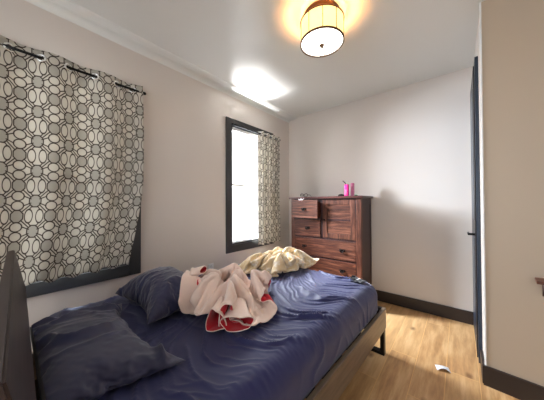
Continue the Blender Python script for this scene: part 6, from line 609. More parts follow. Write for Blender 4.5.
BLANKET_Z = [22,-2,2,3,7,-5,3,3,5,-5,0,6,8,-1,-9,7,1,3,2,3,1,3,0,0,0,-7,-5,-1,5,-8,-4,6,11,7,7,7,-6,-2,-9,-7,0,0,-3,-3,-12,7,7,-4,-13,-1,-14,3,-5,1,-3,6,-5,4,3,-6,35,0,-1,4,2,1,1,4,-1,3,-5,7,8,0,-8,4,5,2,3,2,3,1,-4,-15,-5,7,8,-5,-4,3,-7,2,9,12,8,8,-4,-4,-7,-8,-5,5,-1,-9,-9,1,10,-15,-11,-3,-7,-8,4,-5,5,-3,6,-1,-6,4,50,-2,1,-3,8,2,-2,6,-1,3,-6,4,9,-5,0,3,4,4,2,3,1,-2,-12,-14,-4,14,7,1,-5,-6,1,-2,8,12,7,11,0,-9,-7,-3,-7,4,-10,1,-9,-5,-5,-2,-10,-12,2,-14,1,7,-8,6,-2,-4,5,-5,64,-4,2,-1,-3,9,2,-2,7,-1,-2,-1,9,0,-1,4,3,3,3,2,-5,-12,-10,-15,10,-4,16,8,-1,-5,2,-7,4,12,9,11,3,-10,-2,-6,-7,-12,9,-4,-9,-4,-6,-12,-13,2,-13,-13,2,11,-8,-3,0,6,-5,3,78,-3,-4,5,-4,-2,8,5,-1,6,-3,-5,9,4,-1,4,3,3,1,-6,-13,-13,-12,1,-10,15,2,15,6,2,-5,-3,-2,13,13,8,4,-7,-8,0,-11,-10,3,4,-12,-8,-12,-9,-5,-13,-2,-12,-5,12,-2,-9,5,-4,3,-5,91,-3,-3,-2,3,-1,-2,7,7,0,3,-6,1,6,5,3,4,0,-5,-13,-14,-13,-12,-9,1,11,15,3,15,0,8,-5,-6,10,13,12,4,-8,-7,-11,-9,3,-7,4,-13,-13,-7,-8,-13,0,-14,-5,-10,10,-7,7,-7,4,-4,3,94,8,-2,-4,2,-4,4,1,3,10,-2,-1,-1,6,6,3,0,-6,-13,-9,-15,-14,-14,-1,-7,15,15,10,-1,15,8,3,-6,3,12,14,4,-5,-11,-10,-11,5,-1,-14,-11,-6,-10,-13,0,-13,-5,-9,-13,2,10,-8,8,-6,4,-5,104,-11,15,2,-7,6,2,-2,8,-1,9,-1,-2,4,7,-1,-9,-10,-12,-11,-13,-11,-14,4,-4,5,15,12,4,-1,11,16,5,-7,13,12,5,-1,-12,-10,-6,-11,2,-8,-14,-10,-11,-2,-13,-4,-9,-8,-8,-6,2,9,-10,11,-7,3,97,-1,4,14,2,-2,8,1,7,1,0,9,-6,6,-2,-10,-10,-10,-9,-12,-11,-12,-14,-7,13,11,5,8,14,0,11,2,15,0,10,8,9,-11,-9,3,-9,-10,-11,-10,-9,-2,-12,-13,2,-10,-6,-11,-5,-10,7,-9,6,-9,12,-4,93,9,-9,14,8,9,7,6,4,4,2,2,-1,-7,-10,-10,-8,-12,-11,-11,-6,-10,-13,-10,4,14,11,12,7,15,-2,15,2,13,2,11,10,-13,2,-7,-12,-15,-13,-9,7,-12,-8,-3,-6,-12,-10,-4,-13,2,-13,9,-13,1,1,14,81,7,2,6,7,7,8,12,2,8,0,-2,-3,-7,-7,-4,-13,-10,-11,-11,-13,5,-12,-14,12,3,14,5,14,10,14,0,16,1,8,12,8,-5,-15,0,-14,-12,-10,-9,-2,4,-8,-13,-6,-7,-9,-12,-3,-14,3,-11,1,10,-11,9,69,3,4,8,5,10,13,7,5,1,0,-1,-1,-8,-2,-11,-2,-13,-12,-7,-13,-6,-2,-4,-3,14,8,15,2,13,13,13,2,15,2,14,1,-9,3,-11,-9,-9,-8,-7,-11,-9,5,-15,0,-14,-9,-6,-14,-4,-13,-1,11,-6,7,-8,65,-2,11,-4,13,13,6,5,2,1,5,-4,1,-4,-10,0,-7,-9,-10,-12,-6,-13,-8,-4,3,11,13,13,14,13,11,8,13,0,15,11,-7,4,5,-8,-10,-9,-8,-10,-7,-10,-11,-3,-13,-3,-14,-11,-6,-15,-6,1,3,11,-8,5,52,7,4,9,6,12,1,2,5,-2,4,3,-4,-5,-3,-5,-6,-7,-8,-9,-10,-3,-7,-14,14,1,14,13,13,13,14,12,6,13,3,14,3,2,-5,-5,-4,-5,-6,-8,-11,-6,-12,-10,-13,-12,-6,-12,-13,-10,-1,0,9,-2,7,-3,53,-2,-1,9,9,9,-2,4,5,-1,6,0,-1,-6,-2,-6,-2,-8,-7,-7,-11,-8,-7,7,-1,14,8,14,14,13,10,6,4,12,10,4,4,2,-6,-5,-5,-5,-4,-2,5,-15,-14,-14,-8,-5,-13,-6,-13,-8,0,4,-1,9,-4,5,42,-5,6,10,12,-1,-1,9,-1,3,1,2,-1,1,-8,-4,-3,-5,-8,-6,-12,-10,7,-8,13,11,8,10,13,13,8,2,7,12,3,6,7,-2,-5,8,2,0,-2,-6,-13,-5,-13,-13,-12,-10,-1,-12,-9,-3,4,1,0,4,4,-1,31,-3,9,14,3,-3,2,6,0,3,-1,1,9,-7,0,-8,-6,-7,4,-11,-5,-14,-2,12,-2,13,14,12,7,5,7,8,6,8,5,9,-1,-2,2,4,-1,6,8,-3,-9,-15,-11,-11,-13,-11,-9,6,-7,-2,4,-2,4,4,-3,4,36,-12,15,1,0,3,2,0,5,-1,0,9,0,0,-6,2,-12,10,-6,-11,-13,1,-12,4,14,11,11,10,-3,11,11,-2,6,11,8,3,4,-6,6,-1,6,0,7,0,2,-10,-16,-14,-8,-6,-15,1,10,-1,-2,3,4,-6,6,-3,39,-14,6,-2,-4,5,0,6,-1,5,5,-2,6,-5,4,1,-2,-11,4,-7,-11,-10,7,-7,10,12,11,11,-9,11,9,11,-1,6,6,2,8,1,-3,7,-3,8,0,5,-2,0,-12,-10,-11,-14,1,1,5,6,-1,3,-3,1,0,3,36,-7,-13,8,-9,1,8,-3,7,-1,2,6,-1,2,0,-1,-2,5,-13,8,-9,-14,4,-3,14,11,-3,13,-9,10,11,11,8,1,16,-3,-9,7,3,-2,6,-2,7,0,-2,1,6,-14,-11,-8,7,-1,7,2,3,0,0,1,-2,2,33,-12,2,-11,8,-9,1,8,-7,8,-6,10,-5,0,6,-2,-3,14,-5,-10,8,-14,-4,3,5,7,14,-9,1,5,11,12,10,12,10,-3,-13,1,4,4,0,-3,6,10,-4,13,-7,0,-12,-5,8,4,5,3,3,-5,4,3,-2,-7,25,1,-12,8,-9,7,2,-10,8,-9,8,-7,11,-11,1,10,-8,11,-9,-5,16,-8,5,-3,-3,13,-5,5,7,9,-2,2,12,10,7,4,-8,-13,6,7,-3,8,-1,11,12,0,10,-13,3,-8,9,6,4,4,-6,5,3,-1,-12,3,26,-9,-6,1,9,-5,8,-9,9,-1,-12,8,-8,10,-10,0,13,-10,11,-9,2,15,4,-2,-7,3,6,8,5,10,1,-13,6,15,-4,3,-4,-13,1,7,8,-1,10,11,5,14,-1,3,-10,5,10,6,5,-4,4,4,-3,-13,1,-13,24,-11,9,-9,-1,10,2,0,-11,10,0,-12,2,-1,10,-9,5,11,-5,8,0,3,12,2,-10,6,4,3,10,5,-11,-5,14,9,-4,-10,-5,-3,-10,11,2,9,7,10,11,6,14,-6,4,7,7,7,-2,4,4,-3,-11,0,-14,-2,17,3,-3,8,-13,6,-5,-1,10,-11,4,8,-10,9,-3,5,4,7,3,3,5,-1,3,10,-4,-1,6,3,10,-10,-8,0,11,2,-6,-7,-8,-8,5,-2,10,8,3,13,9,12,10,13,5,4,8,3,3,5,-3,-9,-1,-6,-11,-14,18,-5,12,0,-11,-2,1,0,1,12,-8,1,9,1,1,8,-1,11,4,-1,6,3,-1,9,-1,0,-2,11,-5,4,-12,7,-12,-4,-5,-5,-7,-9,6,-3,12,6,11,4,10,13,13,14,13,14,8,2,1,0,-3,-5,-8,-7,-7,-11,17,4,-8,14,1,0,-1,0,2,1,2,-1,0,10,2,0,4,11,-3,9,3,7,-4,3,8,-5,3,-3,9,-12,4,-11,6,-11,-11,-11,-10,-11,2,4,10,4,11,13,8,11,14,13,13,13,11,-1,0,-1,-9,-2,-4,-3,-10,-12,22,-10,-1,4,11,-9,11,8,5,5,1,-7,3,8,2,4,4,1,9,0,4,10,-1,1,0,5,-2,0,-5,2,-11,4,-11,-13,-12,-3,-10,-15,4,-3,10,7,10,13,13,14,13,13,6,13,10,-7,-1,-1,-3,-6,2,-8,-9,-6,13,-2,11,-10,-1,2,3,6,7,6,5,7,7,8,2,1,4,6,6,2,6,3,5,2,0,3,-2,1,-4,-1,-10,-14,-12,-12,0,-12,-12,-3,-10,11,-4,15,14,13,13,12,2,13,9,11,7,-3,-9,1,-5,0,-5,-1,-6,-11,11,7,-4,8,-9,13,3,-7,16,8,7,3,8,9,2,3,3,6,6,2,5,6,2,2,3,-4,5,-2,-5,-10,-14,-14,-11,-4,-10,-12,-5,-11,6,-8,12,4,13,14,13,2,12,14,9,1,5,0,-11,-1,1,-6,-1,-4,-2,-3,13,-1,6,-6,11,-6,12,-6,9,13,14,10,6,-3,14,4,4,6,4,5,3,5,2,5,-4,3,-2,-11,-3,-14,-13,-12,-5,-11,-12,-8,-14,2,-9,10,-2,13,7,14,8,12,11,11,1,-2,4,4,-10,2,-8,2,-8,1,-7,1,11,7,-4,4,-7,13,-7,14,-5,11,12,11,12,7,-4,13,8,9,8,8,4,6,4,0,0,-12,1,-9,-13,-13,-7,-12,-11,-13,-11,-12,1,-13,0,6,10,-5,14,13,10,10,10,9,-6,-2,5,5,-11,8,-5,-10,1,-7,2,-7,14,-3,10,-5,-5,0,13,-4,15,-5,9,10,12,3,7,7,6,8,11,11,13,1,9,6,0,-8,-14,-11,-14,-13,-11,-11,-11,-11,-10,-6,-11,-1,12,5,-7,-2,11,13,6,11,10,9,-4,-9,6,8,-8,0,7,-5,-14,1,-8,3,11,5,-4,10,2,-12,0,13,-2,10,15,6,-4,-1,8,9,9,13,12,14,7,6,-1,1,6,-7,-13,-11,-10,-14,-13,-12,-12,-11,-7,-9,-2,12,-8,-1,9,-6,8,8,14,8,12,-3,9,-14,-2,7,5,-11,8,-7,-2,-5,-10,-1,16,-4,5,-6,10,2,-11,0,9,15,8,-4,10,9,-2,5,16,12,11,6,3,3,1,1,9,-8,-11,-10,-10,-7,-13,-13,-14,-9,-16,-2,12,-9,11,-1,-11,13,-3,14,6,14,-1,12,-1,-14,2,-2,8,-12,3,5,-12,-1,-10,-6,11,6,-4,5,-7,12,1,-13,16,7,-4,8,-1,10,12,11,11,-1,11,2,2,5,0,2,11,-5,-12,-5,-11,-11,-10,-12,-13,-14,-8,8,-8,11,-12,0,12,-6,14,1,15,7,-7,7,7,-11,-11,7,8,-8,-9,10,-6,-12,4,1,13,-1,8,-9,9,-8,12,-13,8,0,11,-5,12,0,10,13,10,12,-6,7,1,1,0,10,6,-1,-8,-11,-7,-12,-7,-13,-13,0,-2,-14,11,-10,8,-12,1,13,-3,14,2,2,6,-4,6,3,-14,-3,6,6,-14,1,6,-11,-9,12,22,-8,-2,8,-9,12,-10,8,-10,12,-7,6,9,15,7,-3,13,4,5,-4,1,1,8,5,6,3,-8,-7,-11,-6,-15,-1,-15,-9,-3,4,1,8,-12,5,-12,2,11,2,-3,4,5,3,-2,5,2,-14,0,12,-4,-13,3,5,-15,7,35,-10,1,-9,6,-7,8,-12,8,-8,13,-1,13,9,-3,10,-3,10,-2,-1,-2,8,7,-1,5,6,-7,-7,1,-15,1,-13,-2,-9,4,2,-1,6,-9,-11,3,-10,-3,1,3,-1,11,-3,7,-4,7,-2,-14,11,6,-16,2,12,-12,-6,35,3,-6,0,-7,5,-13,7,-11,0,3,15,6,-5,5,3,2,5,-3,1,1,3,8,4,-2,6,0,11,-13,-2,-13,8,-5,-9,4,-3,6,-7,-5,-4,-2,-7,-6,-2,-4,8,-9,11,-8,7,-5,9,-13,2,16,-9,-7,15,-5,-6,47,-9,8,-6,-1,-7,-2,-11,7,-2,-11,13,-4,5,-4,2,3,6,6,-8,-1,7,6,2,8,-2,14,8,1,-14,2,-10,11,-9,3,1,0,-6,-1,-6,-8,-1,-7,-2,-7,4,-15,1,11,-11,1,1,11,-12,7,12,-11,14,4,-6,57,-13,0,8,-5,-4,-4,-9,-8,-7,7,-9,9,-9,-1,8,-7,6,10,-7,4,-1,9,7,-1,10,5,6,9,4,-15,2,10,-1,0,2,-4,-1,-4,-10,-1,-7,-1,-8,-3,-3,-7,-6,-2,10,-7,7,-2,2,1,1,5,2,15,-3,55,-1,-13,10,7,-7,-11,4,-8,-10,-8,4,-11,0,10,-10,8,-8,2,11,-11,8,11,-5,5,7,12,13,-3,15,-9,8,3,5,1,3,-4,-3,-11,-3,-7,1,-4,-9,1,-9,-2,-9,-3,10,-3,5,0,2,2,-1,6,-1,3,10,49,12,-10,-6,14,2,-10,2,-6,-9,-6,-7,-8,4,-10,12,-11,-1,9,-9,5,-6,11,9,1,10,2,13,14,4,8,2,7,-1,8,3,-3,-10,-9,-1,-5,-7,1,-7,-10,-2,-9,-6,6,2,5,2,-3,5,-5,8,-3,8,4,1,43,15,6,-11,-3,14,0,-11,5,-12,-3,-7,-4,-8,-13,3,9,-10,0,9,-11,5,-5,15,2,14,8,7,12,15,8,4,3,5,2,6,-9,-2,-9,-5,-2,-5,-4,-6,-8,-7,-11,2,3,2,9,2,-3,-7,6,-4,9,-1,10,5,43,7,14,3,-10,0,14,-8,3,-7,-5,-9,-4,-10,-7,-6,-1,11,-1,-11,6,-10,-1,10,13,3,14,9,13,14,15,7,3,3,4,1,-2,-10,-4,-2,-6,-3,-7,-6,-6,-9,-12,7,2,2,-1,9,-11,5,-5,7,1,7,-4,11,55,1,3,13,0,-9,8,6,-6,1,-10,-5,-9,-6,-4,-7,-6,-3,11,-4,-13,6,-11,1,12,12,15,14,7,15,14,14,10,5,3,2,-7,-10,1,-6,-10,-11,-11,-11,2,-12,-3,8,8,6,-5,6,-11,0,6,1,6,-2,5,-3,68,3,1,0,10,-4,-4,12,-1,-2,-10,-5,-7,-7,-6,-5,-6,-5,-8,9,-5,-15,9,-8,10,9,13,15,14,13,10,9,15,15,7,1,-6,-9,-10,-11,-15,-10,-11,-10,11,-2,0,0,13,-1,5,-10,-1,5,2,5,0,4,2,0,72,9,4,1,-1,8,-6,-3,10,-1,-9,-2,-11,-8,-9,2,-8,-4,-6,-6,-13,6,-12,10,-2,15,12,16,13,9,11,14,13,12,-6,-1,2,-7,-11,-11,-9,-15,-9,-9,2,8,14,0,9,4,2,-8,0,4,4,2,4,3,-3,-8,76,3,14,5,2,-2,4,-8,10,-4,-2,-7,-12,-3,-9,-8,3,-8,-7,-15,-13,-5,11,-9,6,13,12,12,10,14,14,13,13,1,-6,-3,2,-3,-9,-11,0,-15,-12,-8,6,11,11,2,12,7,-3,-3,3,4,3,3,2,-4,-8,-12,87,-8,7,15,10,1,0,-2,-4,9,-7,-9,-10,-10,2,-7,-7,-14,-11,-8,-4,-13,-4,13,-1,14,9,10,14,9,15,14,3,-3,-5,-4,1,-3,-4,-11,11,-7,-13,-5,3,11,0,13,7,13,3,-5,4,4,3,0,-8,-10,-11,-6,82,9,3,0,10,14,7,-1,-3,-5,5,-11,-10,-11,-1,-11,-10,-4,-12,-3,-10,-13,-14,7,14,3,14,13,8,12,12,12,-5,-4,-6,-4,0,0,-8,3,-3,13,-5,-6,1,7,6,8,10,7,11,-1,3,2,-2,-9,-12,-11,-12,-9,72,10,13,10,7,-1,7,16,2,-6,-4,-5,-11,-10,-9,-3,-10,-9,-6,-11,-14,-12,-10,-1,6,16,6,11,13,15,11,3,-8,-5,-6,-4,0,5,-9,-1,2,10,12,4,-5,11,6,5,11,8,5,5,2,-5,-11,-12,-12,-11,-11,2,67,12,6,12,13,11,8,1,15,0,-6,-11,-12,-5,-12,-1,-14,-3,-13,-14,-10,-14,-6,-3,9,-2,15,10,15,11,8,-2,-8,-6,-6,-5,-1,7,-6,-4,8,5,11,10,10,-4,10,14,10,10,11,1,-9,-12,-12,-10,-7,-8,-14,-8,62,7,11,13,9,7,12,13,6,14,-14,-1,-10,-9,-12,-14,1,-14,-10,-9,-15,-10,2,-2,-8,0,11,13,14,1,12,-7,-4,-9,-6,-6,-1,4,5,-7,1,13,7,8,10,11,10,13,13,13,10,-12,-11,-10,-8,-7,-9,-13,-6,-12,52,12,11,10,10,10,9,13,12,14,-8,-15,-1,-16,-12,0,-12,-4,-13,-11,-10,-3,-3,-11,9,-10,9,14,5,12,-6,-6,-4,-5,-7,-9,-1,4,8,-2,1,9,13,13,4,14,13,6,16,10,13,-7,-15,-5,-15,-12,-11,-5,-12,-7,44,9,11,10,10,11,13,12,13,11,1,-11,-15,-2,-11,-15,0,-12,-8,-11,-10,-13,-5,13,5,-6,9,0,13,-4,-8,-2,-5,-7,-7,-8,0,10,-1,11,-3,14,5,13,14,11,7,15,5,12,16,-10,-6,-16,-1,-10,-14,-15,-12,-11,33,12,9,10,12,13,11,13,11,11,7,-15,-8,-14,-2,-8,-15,0,-14,-10,-12,-4,-12,12,0,14,4,4,-6,-7,-2,-8,-4,-7,-7,-3,0,4,10,1,13,2,12,14,10,10,14,5,13,9,10,-2,-14,-4,-14,-4,-5,-13,-13,-15,25,10,9,13,13,12,12,11,9,10,9,-4,-15,-10,-14,-6,-3,-13,-4,-13,-10,-13,5,-5,13,3,10,-6,-5,-3,-8,-2,-8,0,-9,2,8,-3,1,10,6,12,9,10,14,12,6,12,8,8,10,-3,-6,-15,-3,-14,-8,-2,-8,-12,16,9,13,14,12,13,13,4,9,11,10,2,-13,-14,-7,-15,-8,-2,-14,-7,-13,-4,-10,4,9,13,-4,-2,-4,-8,-2,-7,4,-10,-1,8,-1,9,-10,1,10,12,11,11,11,11,10,10,5,12,8,-8,3,-13,-10,-7,-12,-8,-2,-8,12,13,8,13,14,10,11,11,6,5,10,8,-5,-12,-10,-15,-8,-15,-2,-14,-6,-14,6,-4,13,-3,4,-8,-3,-4,-8,5,-5,6,-7,1,11,3,-13,10,-4,12,13,11,6,11,10,10,8,10,9,-10,6,-5,-14,-12,-12,-3,-10,-6,11,13,13,7,15,11,1,11,4,9,6,9,2,-11,-16,-3,-14,-9,-14,-1,-14,-2,-12,10,-4,7,-7,2,-8,-5,4,-4,7,-4,4,-5,13,-9,5,-10,13,2,14,4,13,4,10,11,10,7,10,-10,2,3,-10,-13,-14,-9,-5,-11,13,7,13,13,9,3,4,12,-1,8,7,10,9,-12,-4,-14,-6,-13,-8,-15,-1,-12,-1,-8,9,-7,7,-10,-1,6,-4,5,-4,4,-7,9,-3,12,-13,-1,1,13,7,13,-4,11,5,11,11,11,5,-3,-10,9,-5,-12,-10,-14,-10,-7,11,12,10,6,14,12,-5,7,12,0,-2,9,10,5,-11,-6,-13,-9,-13,-9,-13,-6,-8,2,-3,1,-2,2,4,-1,3,-4,4,-7,1,0,12,5,0,-7,-12,11,14,2,10,-5,8,11,12,9,2,5,-11,0,3,-4,-13,-9,-15,-12]
